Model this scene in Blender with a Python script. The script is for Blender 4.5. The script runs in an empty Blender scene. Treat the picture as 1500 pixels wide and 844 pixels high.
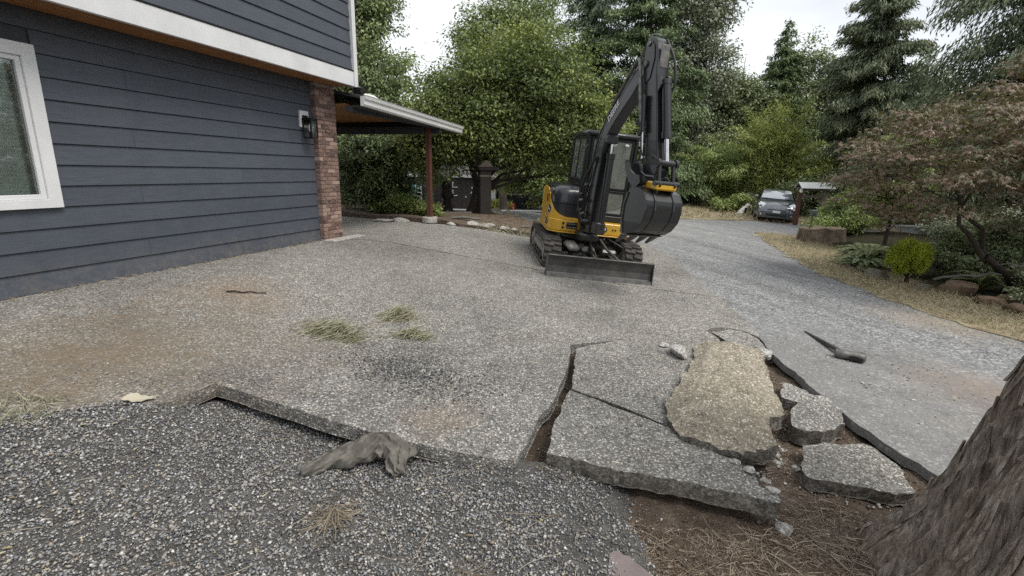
import bpy, math, random
import numpy as np
from mathutils import Matrix, Vector
from mathutils.geometry import delaunay_2d_cdt

# ---------------------------------------------------------------- camera, sky, sun
scene = bpy.context.scene
COL = scene.collection
cam_data = bpy.data.cameras.new('camera'); cam = bpy.data.objects.new('camera', cam_data); COL.objects.link(cam)
cam_data.sensor_fit = 'HORIZONTAL'; cam_data.sensor_width = 36.0; cam_data.lens = 17.09
cam_data.clip_start = 0.05; cam_data.clip_end = 2000
cam.matrix_world = Matrix(((0.999797, -0.020144, 0.0, 0.0),
                           (0.004683, 0.232441, -0.972599, 0.0),
                           (0.019592, 0.972402, 0.232488, 1.6),
                           (0, 0, 0, 1)))
scene.camera = cam
scene.view_settings.view_transform = 'Standard'; scene.view_settings.look = 'None'
scene.view_settings.exposure = 0.88; scene.view_settings.gamma = 1.0
scene.render.engine = 'CYCLES'
scene.cycles.max_bounces = 6; scene.cycles.diffuse_bounces = 3; scene.cycles.glossy_bounces = 3
scene.cycles.transparent_max_bounces = 12; scene.cycles.transmission_bounces = 4
scene.cycles.use_denoising = False
scene.cycles.caustics_reflective = False; scene.cycles.caustics_refractive = False

SUN_EL, SUN_AZ = math.radians(57), math.radians(125)      # azimuth clockwise from +Y
world = bpy.data.worlds.new('World'); scene.world = world; world.use_nodes = True
wn = world.node_tree; wn.nodes.clear()
def wnode(t, **k):
    n = wn.nodes.new(t)
    for a, b in k.items(): setattr(n, a, b)
    return n
sky = wnode('ShaderNodeTexSky', sky_type='NISHITA', sun_disc=False, sun_elevation=SUN_EL, sun_rotation=SUN_AZ)
tc = wnode('ShaderNodeTexCoord'); mp = wnode('ShaderNodeMapping'); mp.inputs['Scale'].default_value = (1, 1, 2.6)
n1 = wnode('ShaderNodeTexNoise'); n1.inputs['Scale'].default_value = 1.9; n1.inputs['Detail'].default_value = 6; n1.inputs['Roughness'].default_value = .5
wn.links.new(tc.outputs['Generated'], mp.inputs['Vector']); wn.links.new(mp.outputs[0], n1.inputs['Vector'])
cr = wnode('ShaderNodeValToRGB')
cr.color_ramp.elements[0].position = .34; cr.color_ramp.elements[0].color = (3.4, 3.58, 3.8, 1)
cr.color_ramp.elements[1].position = .62; cr.color_ramp.elements[1].color = (5.0, 5.1, 5.2, 1)
wn.links.new(n1.outputs['Fac'], cr.inputs['Fac'])
mx = wnode('ShaderNodeMixRGB'); mx.inputs['Fac'].default_value = .93                    # a nearly closed cloud deck over the blue
wn.links.new(sky.outputs[0], mx.inputs['Color1']); wn.links.new(cr.outputs[0], mx.inputs['Color2'])
bg = wnode('ShaderNodeBackground'); bg.inputs['Strength'].default_value = .125
wo = wnode('ShaderNodeOutputWorld')
wn.links.new(mx.outputs[0], bg.inputs['Color']); wn.links.new(bg.outputs[0], wo.inputs['Surface'])
sd = bpy.data.lights.new('sun', 'SUN'); sd.energy = 1.5; sd.angle = math.radians(26); sd.color = (1, .95, .87)
sun = bpy.data.objects.new('sun', sd); COL.objects.link(sun)
sdir = Vector((math.sin(SUN_AZ) * math.cos(SUN_EL), math.cos(SUN_AZ) * math.cos(SUN_EL), math.sin(SUN_EL)))
sun.rotation_euler = sdir.to_track_quat('Z', 'Y').to_euler(); sun.location = (0, 0, 30)

# ---------------------------------------------------------------- helpers
rng = np.random.default_rng(7); random.seed(7)

class G:                                                    # small node-tree builder
    def __init__(s, name):
        s.m = bpy.data.materials.new(name); s.m.use_nodes = True; s.t = s.m.node_tree; s.t.nodes.clear()
        s.out = s.n('ShaderNodeOutputMaterial')
    def n(s, t, ins=None, **k):
        x = s.t.nodes.new(t)
        for a, b in k.items(): setattr(x, a, b)
        for a, b in (ins or {}).items(): s.set(x, a, b)
        return x
    def set(s, x, a, b):
        i = x.inputs[a]
        if isinstance(b, bpy.types.NodeSocket): s.t.links.new(b, i)
        elif isinstance(b, bpy.types.Node): s.t.links.new(b.outputs[0], i)
        elif hasattr(i.default_value, '__len__') and not hasattr(b, '__len__'): i.default_value = (b,) * len(i.default_value)
        elif hasattr(b, '__len__') and len(b) == 3 and len(i.default_value) == 4: i.default_value = (*b, 1)
        else: i.default_value = b
    def math(s, op, a, b=0.0, c=False):
        x = s.n('ShaderNodeMath', operation=op, use_clamp=c); s.set(x, 0, a); s.set(x, 1, b); return x.outputs[0]
    def mix(s, f, a, b, mode='MIX'):
        x = s.n('ShaderNodeMixRGB', blend_type=mode); s.set(x, 'Fac', f); s.set(x, 'Color1', a); s.set(x, 'Color2', b); return x.outputs[0]
    def ramp(s, f, stops, interp='LINEAR'):
        x = s.n('ShaderNodeValToRGB'); s.set(x, 'Fac', f); r = x.color_ramp; r.interpolation = interp
        while len(r.elements) < len(stops): r.elements.new(.5)
        for e, (p, c) in zip(r.elements, stops): e.position = p; e.color = (*c, 1) if hasattr(c, '__len__') else (c, c, c, 1)
        return x.outputs[0]
    def pos(s): return s.n('ShaderNodeNewGeometry').outputs['Position']
    def obj(s): return s.n('ShaderNodeTexCoord').outputs['Object']
    def noise(s, v, scale, detail=4, rough=.55, dist=0):
        return s.n('ShaderNodeTexNoise', {'Vector': v, 'Scale': scale, 'Detail': detail, 'Roughness': rough, 'Distortion': dist}).outputs['Fac']
    def scaled(s, v, sc): return s.n('ShaderNodeMapping', {'Vector': v, 'Scale': sc}).outputs[0]
    def bump(s, h, strength=.5, dist=.01, normal=None):
        x = s.n('ShaderNodeBump', {'Height': h, 'Strength': strength, 'Distance': dist})
        if normal is not None: s.set(x, 'Normal', normal)
        return x.outputs[0]
    def spot(s, p, c, r, wob=.5, sc=2.5):                   # 1 at point c fading to 0 at radius r, ragged edge
        d = s.n('ShaderNodeVectorMath', operation='DISTANCE'); s.set(d, 0, p); s.set(d, 1, c)
        w = s.math('MULTIPLY', s.math('SUBTRACT', s.noise(p, sc, 5), .5), wob * 2 * r)
        x = s.math('DIVIDE', s.math('ADD', d.outputs['Value'], w), r)
        return s.math('SUBTRACT', 1.0, x, True)
    def princ(s, col, rough=.6, metal=0, normal=None, spec=.4, coat=0):
        b = s.n('ShaderNodeBsdfPrincipled', {'Base Color': col, 'Roughness': rough, 'Metallic': metal, 'Specular IOR Level': spec, 'Coat Weight': coat})
        if normal is not None: s.set(b, 'Normal', normal)
        s.t.links.new(b.outputs[0], s.out.inputs['Surface']); return s.m

def pm(name, c1, c2=None, rough=.6, metal=0, scale=6, bump=0, bscale=60, spec=.4, coat=0, rv=0.0, sc3=(1, 1, 1), rvar=.12):
    """plain surface: two tones mixed by noise, roughness that wanders, fine relief, optional change from object to object"""
    g = G(name); v = g.scaled(g.obj(), sc3)
    if c2 is None: c2 = tuple(x * .72 for x in c1)
    c = g.mix(g.ramp(g.noise(v, scale, 6, .6), [(.32, 0.), (.68, 1.)]), c1, c2)
    if rv:
        r = g.n('ShaderNodeObjectInfo').outputs['Random']
        hs = g.n('ShaderNodeHueSaturation', {'Color': c, 'Value': g.math('ADD', 1 - rv, g.math('MULTIPLY', r, 2 * rv))}); c = hs.outputs[0]
    ro = g.math('ADD', rough - rvar / 2, g.math('MULTIPLY', g.noise(v, scale * 2.3, 4), rvar), True)
    nm = g.bump(g.noise(v, bscale, 5, .65), bump, .01) if bump else None
    return g.princ(c, ro, metal, nm, spec, coat)

def link(name, me, mat=None, parent=None, smooth=False):
    if mat is not None and not me.materials: me.materials.append(mat)
    o = bpy.data.objects.new(name, me); COL.objects.link(o)
    if parent is not None: o.parent = parent
    if smooth: me.polygons.foreach_set('use_smooth', np.ones(len(me.polygons), bool))
    return o
def tag(o, label=None, cat=None, group=None, kind=None):
    if label: o['label'] = label
    if cat: o['category'] = cat
    if group: o['group'] = group
    if kind: o['kind'] = kind
    return o
def thing(name, label, cat, loc=(0, 0, 0), rotz=0.0, group=None):
    o = bpy.data.objects.new(name, None); COL.objects.link(o); o.empty_display_size = .2
    o.location = loc; o.rotation_euler = (0, 0, rotz)
    return tag(o, label, cat, group)
def copy_tree(o, parent=None):
    c = o.copy(); COL.objects.link(c)
    if parent is not None: c.parent = parent
    for ch in list(o.children): copy_tree(ch, c)
    return c

class MB:                                                   # collects shapes for ONE mesh
    def __init__(s): s.v = []; s.f = []
    def add(s, V, F):
        b = len(s.v); s.v += [tuple(map(float, p)) for p in V]; s.f += [tuple(int(i) + b for i in q) for q in F]; return s
    def box(s, a, b, bev=0.0, rot=None, piv=None):
        a = np.minimum(a, b) * 1.0, np.maximum(a, b) * 1.0; lo, hi = a
        if bev <= 0:
            V = [(x, y, z) for x in (lo[0], hi[0]) for y in (lo[1], hi[1]) for z in (lo[2], hi[2])]
            F = [(0, 1, 3, 2), (4, 6, 7, 5), (0, 4, 5, 1), (2, 3, 7, 6), (0, 2, 6, 4), (1, 5, 7, 3)]
        else:
            bev = min(bev, *(0.49 * (hi - lo)))
            V = []; idx = {}
            for i in range(8):
                sx, sy, sz = (i >> 2) & 1, (i >> 1) & 1, i & 1
                for ax in range(3):
                    p = np.array([hi[0] if sx else lo[0], hi[1] if sy else lo[1], hi[2] if sz else lo[2]])
                    for k in range(3):
                        if k != ax: p[k] += -bev if (sx, sy, sz)[k] else bev
                    idx[(i, ax)] = len(V); V.append(p)
            F = []
            Q = [[0, 1, 3, 2], [4, 6, 7, 5], [0, 4, 5, 1], [2, 3, 7, 6], [0, 2, 6, 4], [1, 5, 7, 3]]; AX = [0, 0, 1, 1, 2, 2]
            for q, ax in zip(Q, AX): F.append([idx[(i, ax)] for i in q])
            for i in range(8):
                F.append([idx[(i, 0)], idx[(i, 1)], idx[(i, 2)]])
                for bit, ax in ((4, 0), (2, 1), (1, 2)):
                    if not i & bit:
                        j = i | bit; o = [k for k in range(3) if k != ax]
                        F.append([idx[(i, o[0])], idx[(j, o[0])], idx[(j, o[1])], idx[(i, o[1])]])
        V = np.array(V)
        if rot is not None:
            p = np.array(piv if piv is not None else (lo + hi) / 2); V = (V - p) @ np.array(rot).T + p
        return s.add(V, F)
    def tube(s, path, r, n=8, cap=True):
        P = np.array(path, float); R = np.broadcast_to(np.array(r, float), (len(P),))
        T = np.gradient(P, axis=0); T /= np.linalg.norm(T, axis=1)[:, None] + 1e-12
        up = np.array([0, 0, 1.]) if abs(T[0][2]) < .9 else np.array([1., 0, 0])
        a = np.cross(T[0], up); a /= np.linalg.norm(a); V = []
        th = np.linspace(0, 2 * np.pi, n, endpoint=False)
        for p, t, rr in zip(P, T, R):
            a = a - t * a.dot(t); a /= np.linalg.norm(a); b = np.cross(t, a)
            V += [p + rr * (np.cos(k) * a + np.sin(k) * b) for k in th]
        F = [(i * n + j, i * n + (j + 1) % n, (i + 1) * n + (j + 1) % n, (i + 1) * n + j) for i in range(len(P) - 1) for j in range(n)]
        if cap: F += [tuple(range(n - 1, -1, -1)), tuple(range((len(P) - 1) * n, len(P) * n))]
        return s.add(V, F)
    def cyl(s, a, b, r, n=16, r2=None): return s.tube([a, b], [r, r if r2 is None else r2], n)
    def prism(s, prof, w0, w1, axis=0, f=None):
        """profile polygon (2-D) swept along an axis from w0 to w1; f maps (w, p, q) to xyz"""
        if f is None: f = {0: lambda w, p, q: (w, p, q), 1: lambda w, p, q: (p, w, q), 2: lambda w, p, q: (p, q, w)}[axis]
        n = len(prof); V = [f(w, *p) for w in (w0, w1) for p in prof]
        F = [tuple(range(n - 1, -1, -1)), tuple(range(n, 2 * n))] + [(i, (i + 1) % n, n + (i + 1) % n, n + i) for i in range(n)]
        return s.add(V, F)
    def lathe(s, prof, c=(0, 0, 0), n=16):
        V = [(c[0] + r * math.cos(2 * math.pi * k / n), c[1] + r * math.sin(2 * math.pi * k / n), c[2] + z) for r, z in prof for k in range(n)]
        F = [(i * n + j, i * n + (j + 1) % n, (i + 1) * n + (j + 1) % n, (i + 1) * n + j) for i in range(len(prof) - 1) for j in range(n)]
        F += [tuple(range(n - 1, -1, -1)), tuple(range((len(prof) - 1) * n, len(prof) * n))]
        return s.add(V, F)
    def loft(s, rings, close=True, cap=True):
        n = len(rings[0]); V = [p for r in rings for p in r]
        F = [(i * n + j, i * n + (j + 1) % n, (i + 1) * n + (j + 1) % n, (i + 1) * n + j) for i in range(len(rings) - 1) for j in range(n if close else n - 1)]
        if cap: F += [tuple(range(n - 1, -1, -1)), tuple(range((len(rings) - 1) * n, len(rings) * n))]
        return s.add(V, F)
    def xf(s, fn): s.v = [tuple(map(float, fn(p))) for p in s.v]; return s
    def build(s, name, mat, parent=None, smooth=False, bevel=0.0, seg=2, angle=35):
        me = bpy.data.meshes.new(name); me.from_pydata(s.v, [], s.f); me.materials.append(mat)
        import bmesh
        bm = bmesh.new(); bm.from_mesh(me); bmesh.ops.recalc_face_normals(bm, faces=bm.faces); bm.to_mesh(me); bm.free()
        o = link(name, me, mat, parent)
        if bevel:
            m = o.modifiers.new('bevel', 'BEVEL'); m.width = bevel; m.segments = seg; m.limit_method = 'ANGLE'; m.angle_limit = math.radians(angle)
        if smooth or bevel:
            me.polygons.foreach_set('use_smooth', np.ones(len(me.polygons), bool))
            try: me.set_sharp_from_angle(angle=math.radians(angle))
            except Exception: pass
        return o

def npmesh(name, V, F):                                     # fast mesh from arrays; F is (n, 3) or (n, 4)
    me = bpy.data.meshes.new(name); V = np.asarray(V, np.float32); F = np.asarray(F, np.int32); k = F.shape[1]
    me.vertices.add(len(V)); me.vertices.foreach_set('co', V.ravel())
    me.loops.add(F.size); me.loops.foreach_set('vertex_index', F.ravel())
    me.polygons.add(len(F)); me.polygons.foreach_set('loop_start', np.arange(0, F.size, k, dtype=np.int32))
    try: me.polygons.foreach_set('loop_total', np.full(len(F), k, np.int32))
    except Exception: pass
    me.update(calc_edges=True); return me

# value noise on numpy arrays (for relief and ragged edges)
_perm = rng.random((64, 64, 64)).astype(np.float32)
def vnoise(P, scale):
    Q = np.asarray(P, float) * scale
    if Q.shape[-1] == 2: Q = np.concatenate([Q, np.zeros(Q.shape[:-1] + (1,))], -1)
    i = np.floor(Q).astype(int); f = Q - i; f = f * f * (3 - 2 * f); r = 0
    for dx in (0, 1):
        for dy in (0, 1):
            for dz in (0, 1):
                w = (f[..., 0] if dx else 1 - f[..., 0]) * (f[..., 1] if dy else 1 - f[..., 1]) * (f[..., 2] if dz else 1 - f[..., 2])
                r = r + w * _perm[(i[..., 0] + dx) % 64, (i[..., 1] + dy) % 64, (i[..., 2] + dz) % 64]
    return r - .5
def fbm(P, scale, oct=3):
    return sum(vnoise(np.asarray(P) + 3.7 * k, scale * 2 ** k) / 2 ** k for k in range(oct))

# ---------------------------------------------------------------- lie of the land: falls away from the house wall towards the right
W0 = np.array([-4.738, 4.329]); WU = np.array([.2963, .9551]); WN = np.array([.9551, -.2963])
def Hh(x, y):
    x, y = np.asarray(x, float), np.asarray(y, float); d = (x + 4.6) * .958 - (y - 4.4) * .287
    return np.interp(d, [0, 1, 4.8, 5.67, 10.7, 30, 80], [.35, .34, -.1, -.17, -.46, -.7, -.9]) - .0725 * np.clip(y - 16, 0, 20) * np.clip((8 - x) / 5, 0, 1)
def inside(poly, X):
    x, y = X[:, 0], X[:, 1]; c = np.zeros(len(X), bool); n = len(poly)
    for i in range(n):
        x0, y0 = poly[i]; x1, y1 = poly[(i + 1) % n]
        k = (y0 > y) != (y1 > y)
        c ^= k & (x < (x1 - x0) * (y - y0) / ((y1 - y0) if y1 != y0 else 1e-9) + x0)
    return c
def segdist(X, pts):
    best = np.full(len(X), 1e9)
    for a, b in zip(pts[:-1], pts[1:]):
        a, b = np.array(a), np.array(b); t = np.clip(((X - a) @ (b - a)) / ((b - a) @ (b - a)), 0, 1)
        best = np.minimum(best, np.linalg.norm(X - a - t[:, None] * (b - a), axis=1))
    return best
def densify(poly, step, jag=0.0, closed=True):
    out = []; n = len(poly)
    for i in range(n if closed else n - 1):
        a, b = np.array(poly[i], float), np.array(poly[(i + 1) % n], float); L = np.linalg.norm(b - a); st = step(a) if callable(step) else step
        m = max(1, int(L / st)); nn = np.array([-(b - a)[1], (b - a)[0]]) / (L + 1e-9)
        for k in range(m):
            p = a + (b - a) * k / m
            if jag and k: p = p + nn * jag * 2 * float(fbm(p[None], 5, 3)[0]) 
            out.append(p)
    return out
def sheet(name, poly, zf, sp, mat, thick=0.0, parent=None, edge=None, jag=0.0, rough=0.0, under=None):
    """one sheet of ground or slab inside a plan outline, meshed at spacing sp (number or function of distance)"""
    spf = sp if callable(sp) else (lambda d: sp)
    B = densify(poly, edge or (lambda a: min(.5, max(.04, spf(math.hypot(*a))))), jag)
    Bn = np.array(B); lo, hi = Bn.min(0), Bn.max(0); I = []
    r0 = 0
    for r0, r1 in ((0, 4), (4, 8), (8, 16), (16, 40), (40, 400)):
        s = spf(r0 if r0 else 1); l2, h2 = np.maximum(lo, -r1), np.minimum(hi, r1)
        if (l2 >= h2).any(): continue
        gx, gy = np.meshgrid(np.arange(l2[0] + s * .5, h2[0], s), np.arange(l2[1] + s * .5, h2[1], s)); Q = np.stack([gx.ravel(), gy.ravel()], 1)
        Q = Q + (rng.random(Q.shape) - .5) * s * .5; d = np.linalg.norm(Q, axis=1); I.append(Q[(d >= r0) & (d < r1)])
    I = np.concatenate(I) if I else np.zeros((0, 2)); I = I[inside(B, I)]
    if len(I): I = I[segdist(I, B + [B[0]]) > spf(5) * .25] if len(I) * len(B) < 4e7 else I
    nb = len(B)
    vs, es, fs, *_ = delaunay_2d_cdt([Vector(p) for p in np.concatenate([Bn, I])], [(i, (i + 1) % nb) for i in range(nb)], [], 1, 1e-6)
    V = np.array([tuple(v) for v in vs]); z = zf(V[:, 0], V[:, 1])
    if rough: z = z + rough * fbm(V, 9, 3)
    T = np.column_stack([V, z]); F = [tuple(f) for f in fs]
    if thick:
        cnt = {}
        for f in F:
            for a, b in zip(f, f[1:] + f[:1]): cnt[(a, b)] = 1
        be = [(a, b) for (a, b) in cnt if (b, a) not in cnt]; bv = sorted({i for e in be for i in e}); nv = len(T)
        loc = {v: k for k, v in enumerate(bv)}; m = len(bv)
        P1 = T[bv].copy(); ctr = T.mean(0)
        inw = ctr[:2] - P1[:, :2]; inw /= np.linalg.norm(inw, axis=1)[:, None] + 1e-9
        P1[:, :2] += inw * (.010 + .05 * np.clip(fbm(P1 + 5, 22, 2), -.3, .4))[:, None] * .45; P1[:, 2] -= thick * .5
        P2 = T[bv].copy(); P2[:, :2] += inw * (.025 + .05 * fbm(P2 + 9, 16, 2))[:, None] * .5; P2[:, 2] -= thick * (1 + .25 * fbm(P2, 6, 2))
        T = np.concatenate([T, P1, P2]); 
        for a, b in be:
            F.append((b, a, nv + loc[a], nv + loc[b])); F.append((nv + loc[b], nv + loc[a], nv + m + loc[a], nv + m + loc[b]))
        if under:
            base = len(T); U = np.column_stack([V, z - thick]); T = np.concatenate([T, U]); F += [tuple(base + i for i in f[::-1]) for f in fs]
    me = bpy.data.meshes.new(name); me.from_pydata(T.tolist(), [], F); me.materials.append(mat)
    return link(name, me, mat, parent, smooth=not thick)
# ---------------------------------------------------------------- ground materials
def aggregate(name, stain=True, tan=False):
    """exposed-aggregate concrete: rounded pebbles standing out of a dark cement paste"""
    g = G(name); p = g.pos()
    wob = g.n('ShaderNodeVectorMath', operation='ADD'); g.set(wob, 0, p)
    g.set(wob, 1, g.n('ShaderNodeVectorMath', {0: g.n('ShaderNodeTexNoise', {'Vector': p, 'Scale': 40.0}).outputs['Color'], 1: .012}, operation='MULTIPLY').outputs[0])
    def layer(scale):
        v = g.n('ShaderNodeTexVoronoi', {'Vector': wob.outputs[0], 'Scale': scale, 'Randomness': 1.0})
        sep = g.n('ShaderNodeSeparateColor', {'Color': v.outputs['Color']})
        return v.outputs['Distance'], sep.outputs[0], sep.outputs[1]
    d1, c1, e1 = layer(62.0); d2, c2, e2 = layer(130.0)
    if tan:
        st = [(0, (.13, .11, .085)), (.35, (.34, .30, .235)), (.7, (.50, .455, .37)), (1, (.72, .69, .62))]; paste = (.27, .235, .175)
    else:
        st = [(0, (.07, .07, .07)), (.2, (.215, .21, .2)), (.5, (.42, .412, .388)), (.78, (.59, .58, .55)), (.93, (.60, .53, .44)), (1, (.83, .82, .79))]; paste = (.175, .167, .15)
    a = g.ramp(c1, st); b = g.ramp(c2, st)
    big = g.math('GREATER_THAN', e1, .38)
    col = g.mix(big, b, a); dist = g.mix(big, d2, d1)
    gap = g.ramp(dist, [(.42, 0.), (.62, 1.)])
    col = g.mix(gap, col, paste)
    patch = g.ramp(g.noise(p, .55, 6, .62), [(.3, .62), (.48, .92), (.72, 1.15)])
    col = g.mix(1.0, col, patch, 'MULTIPLY')
    fine = g.ramp(g.noise(p, 6.5, 5, .7), [(.3, .78), (.62, 1.08)]); col = g.mix(1.0, col, fine, 'MULTIPLY')
    if stain:
        tint = g.ramp(g.noise(p, .9, 3), [(.35, (1.0, .99, .97)), (.6, (1.0, 1.0, 1.0))]); col = g.mix(1.0, col, tint, 'MULTIPLY')
        for c, r, k, cc in [((-2.95, 4.95, .29), .9, .30, (.29, .19, .11)), ((-2.6, 3.5, .24), 1.5, .4, (.20, .155, .11)), ((-3.3, 3.1, .28), 1.3, .42, (.20, .155, .105)),
                            ((-.45, 3.0, 0), .35, .2, (.36, .25, .16)), ((-.6, 7.4, 0), 2.4, .16, (.2, .19, .17)), ((1.0, 5.8, 0), .5, .25, (.16, .15, .13))]:
            m = g.math('MULTIPLY', g.math('MULTIPLY', g.spot(p, c, r, .7), g.ramp(g.noise(p, 13, 4), [(.3, .35), (.6, 1.)])), k * 1.8, True)
            col = g.mix(m, col, cc)
    h = g.math('SUBTRACT', 1.0, g.math('MULTIPLY', dist, 1.4), True)
    nm = g.bump(h, .75, .008, g.bump(g.noise(p, 9, 5, .6), .3, .02))
    return g.princ(col, .85, 0, nm, .25)
M = {}
M['aggregate'] = aggregate('exposed_aggregate')
M['tan'] = aggregate('broken_concrete_underside', False, True)

def broken():                                               # fractured concrete edge
    g = G('broken_concrete'); p = g.pos()
    v = g.n('ShaderNodeTexVoronoi', {'Vector': p, 'Scale': 70.0}); e = g.n('ShaderNodeSeparateColor', {'Color': v.outputs['Color']}).outputs[0]
    col = g.ramp(e, [(0, (.12, .112, .10)), (.5, (.24, .225, .2)), (1, (.40, .38, .345))])
    col = g.mix(g.ramp(g.noise(p, 8, 6, .7), [(.35, .7), (.65, 0.)]), col, (.085, .07, .055))
    return g.princ(col, .9, 0, g.bump(g.noise(p, 60, 6, .75), .9, .02), .2)
M['broken'] = broken()
def pale():
    g = G('pale_broken_concrete'); p = g.pos()
    v = g.n('ShaderNodeTexVoronoi', {'Vector': p, 'Scale': 85.0}); e = g.n('ShaderNodeSeparateColor', {'Color': v.outputs['Color']}).outputs[0]
    col = g.ramp(e, [(0, (.2, .195, .185)), (.4, (.48, .47, .45)), (1, (.74, .73, .70))])
    col = g.mix(g.ramp(g.noise(p, 11, 5, .7), [(.4, .5), (.62, 0.)]), col, (.2, .165, .13))
    return g.princ(col, .88, 0, g.bump(g.noise(p, 70, 6, .75), .8, .015), .2)
M['pale'] = pale()

def gravel_drive():
    """worn asphalt near the camera, covered by loose grey gravel further out"""
    g = G('gravel_drive'); p = g.pos()
    v = g.n('ShaderNodeTexVoronoi', {'Vector': p, 'Scale': 42.0}); e = g.n('ShaderNodeSeparateColor', {'Color': v.outputs['Color']}).outputs[0]
    v2 = g.n('ShaderNodeTexVoronoi', {'Vector': p, 'Scale': 95.0}); e2 = g.n('ShaderNodeSeparateColor', {'Color': v2.outputs['Color']}).outputs[0]
    stones = g.ramp(e, [(0, (.13, .132, .135)), (.45, (.235, .237, .24)), (.8, (.31, .312, .312)), (1, (.50, .50, .49))])
    tar = g.ramp(e2, [(0, (.165, .164, .162)), (.5, (.215, .213, .208)), (.92, (.25, .247, .24)), (1, (.38, .375, .36))])
    sp = g.n('ShaderNodeSeparateXYZ', {'Vector': p})
    # loose gravel takes over away from the broken slabs; wheel tracks keep it off
    away = g.math('MULTIPLY', g.math('SUBTRACT', g.math('ADD', g.math('MULTIPLY', sp.outputs[1], .75), g.math('MULTIPLY', sp.outputs[0], .42)), 5.0), .55)
    fac = g.ramp(g.math('ADD', away, g.math('MULTIPLY', g.math('SUBTRACT', g.noise(p, 1.3, 5, .65), .5), 1.9)), [(.2, 0.), (.75, 1.)])
    speck = g.math('MULTIPLY', g.math('GREATER_THAN', e, .93), .4)
    col = g.mix(speck, tar, stones); col = g.mix(fac, col, stones)
    trk = g.noise(g.scaled(g.n('ShaderNodeMapping', {'Vector': p, 'Rotation': (0, 0, -.35)}).outputs[0], (1.0, .09, 1)), 1.6, 4, .6)
    col = g.mix(1.0, col, g.ramp(trk, [(.3, .72), (.5, .97), (.7, 1.12)]), 'MULTIPLY')
    col = g.mix(1.0, col, g.ramp(g.noise(p, 3.5, 6, .7), [(.3, .82), (.65, 1.06)]), 'MULTIPLY')
    for c, r, k, cc in [((4.6, 4.4, -.3), .9, .3, (.33, .25, .19)), ((4.0, 3.4, -.3), .6, .25, (.25, .20, .16)), ((6.2, 6.8, -.4), 1.0, .35, (.37, .3, .2)), ((2.2, 19, 0), 6, .35, (.5, .48, .44))]:
        col = g.mix(g.math('MULTIPLY', g.spot(p, c, r, .8), k * 1.5, True), col, cc)
    nm = g.bump(g.math('MULTIPLY', g.math('SUBTRACT', 1.0, v.outputs['Distance'], True), g.math('ADD', g.math('MULTIPLY', fac, .9), .1)), .8, .012, g.bump(g.noise(p, 22, 6, .7), .35, .02))
    return g.princ(col, .9, 0, nm, .25)
M['drive'] = gravel_drive()

def earth(name, a, b, c, sc=5.0, bump=.9):
    g = G(name); p = g.pos()
    col = g.ramp(g.noise(p, sc, 8, .72), [(.3, a), (.52, b), (.72, c)])
    col = g.mix(g.math('MULTIPLY', g.math('GREATER_THAN', g.noise(p, 95, 3, .7), .62), .6), col, tuple(min(1, x * 2.2) for x in c))
    return g.princ(col, .95, 0, g.bump(g.noise(p, 28, 8, .75), bump, .05), .15)
M['soil'] = earth('soil', (.075, .055, .042), (.16, .122, .093), (.29, .235, .185), 7)
M['forest'] = earth('forest_floor', (.02, .02, .012), (.045, .042, .024), (.09, .075, .045))
M['gravelbed'] = earth('gravel_bed', (.09, .087, .082), (.16, .155, .146), (.26, .25, .23), 9)
M['dry'] = earth('dry_grass_ground', (.19, .155, .10), (.37, .31, .205), (.52, .455, .33), 3.2, .8)

def stonemat(name, stops):
    g = G(name); r = g.n('ShaderNodeNewGeometry').outputs['Random Per Island']
    col = g.ramp(r, stops)
    col = g.mix(1.0, col, g.ramp(g.noise(g.pos(), 160, 3), [(.3, .8), (.7, 1.15)]), 'MULTIPLY')
    return g.princ(col, .72, 0, None, .35)
M['stones'] = stonemat('crushed_stone', [(0, (.075, .076, .079)), (.22, (.165, .167, .171)), (.5, (.275, .276, .28)), (.7, (.34, .34, .34)), (.8, (.40, .365, .30)), (.84, (.31, .25, .19)), (.93, (.50, .495, .48)), (1, (.64, .63, .61))])
M['twig'] = stonemat('dry_twig', [(0, (.12, .09, .06)), (.5, (.30, .245, .175)), (1, (.52, .46, .36))])
M['needle'] = stonemat('dry_needles', [(0, (.09, .06, .042)), (.35, (.21, .15, .105)), (.7, (.38, .30, .22)), (1, (.66, .58, .46))])
M['straw'] = stonemat('dry_grass_blades', [(0, (.22, .175, .105)), (.4, (.42, .355, .225)), (.8, (.57, .50, .35)), (.93, (.30, .30, .15)), (1, (.22, .26, .11))])
M['cutgrass'] = stonemat('cut_weed_stems', [(0, (.13, .13, .07)), (.4, (.28, .28, .16)), (.75, (.46, .45, .31)), (1, (.64, .61, .48))])
M['fallen'] = stonemat('fallen_leaf', [(0, (.2, .16, .1)), (.4, (.36, .31, .2)), (.8, (.52, .49, .38)), (1, (.5, .42, .18))])

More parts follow.
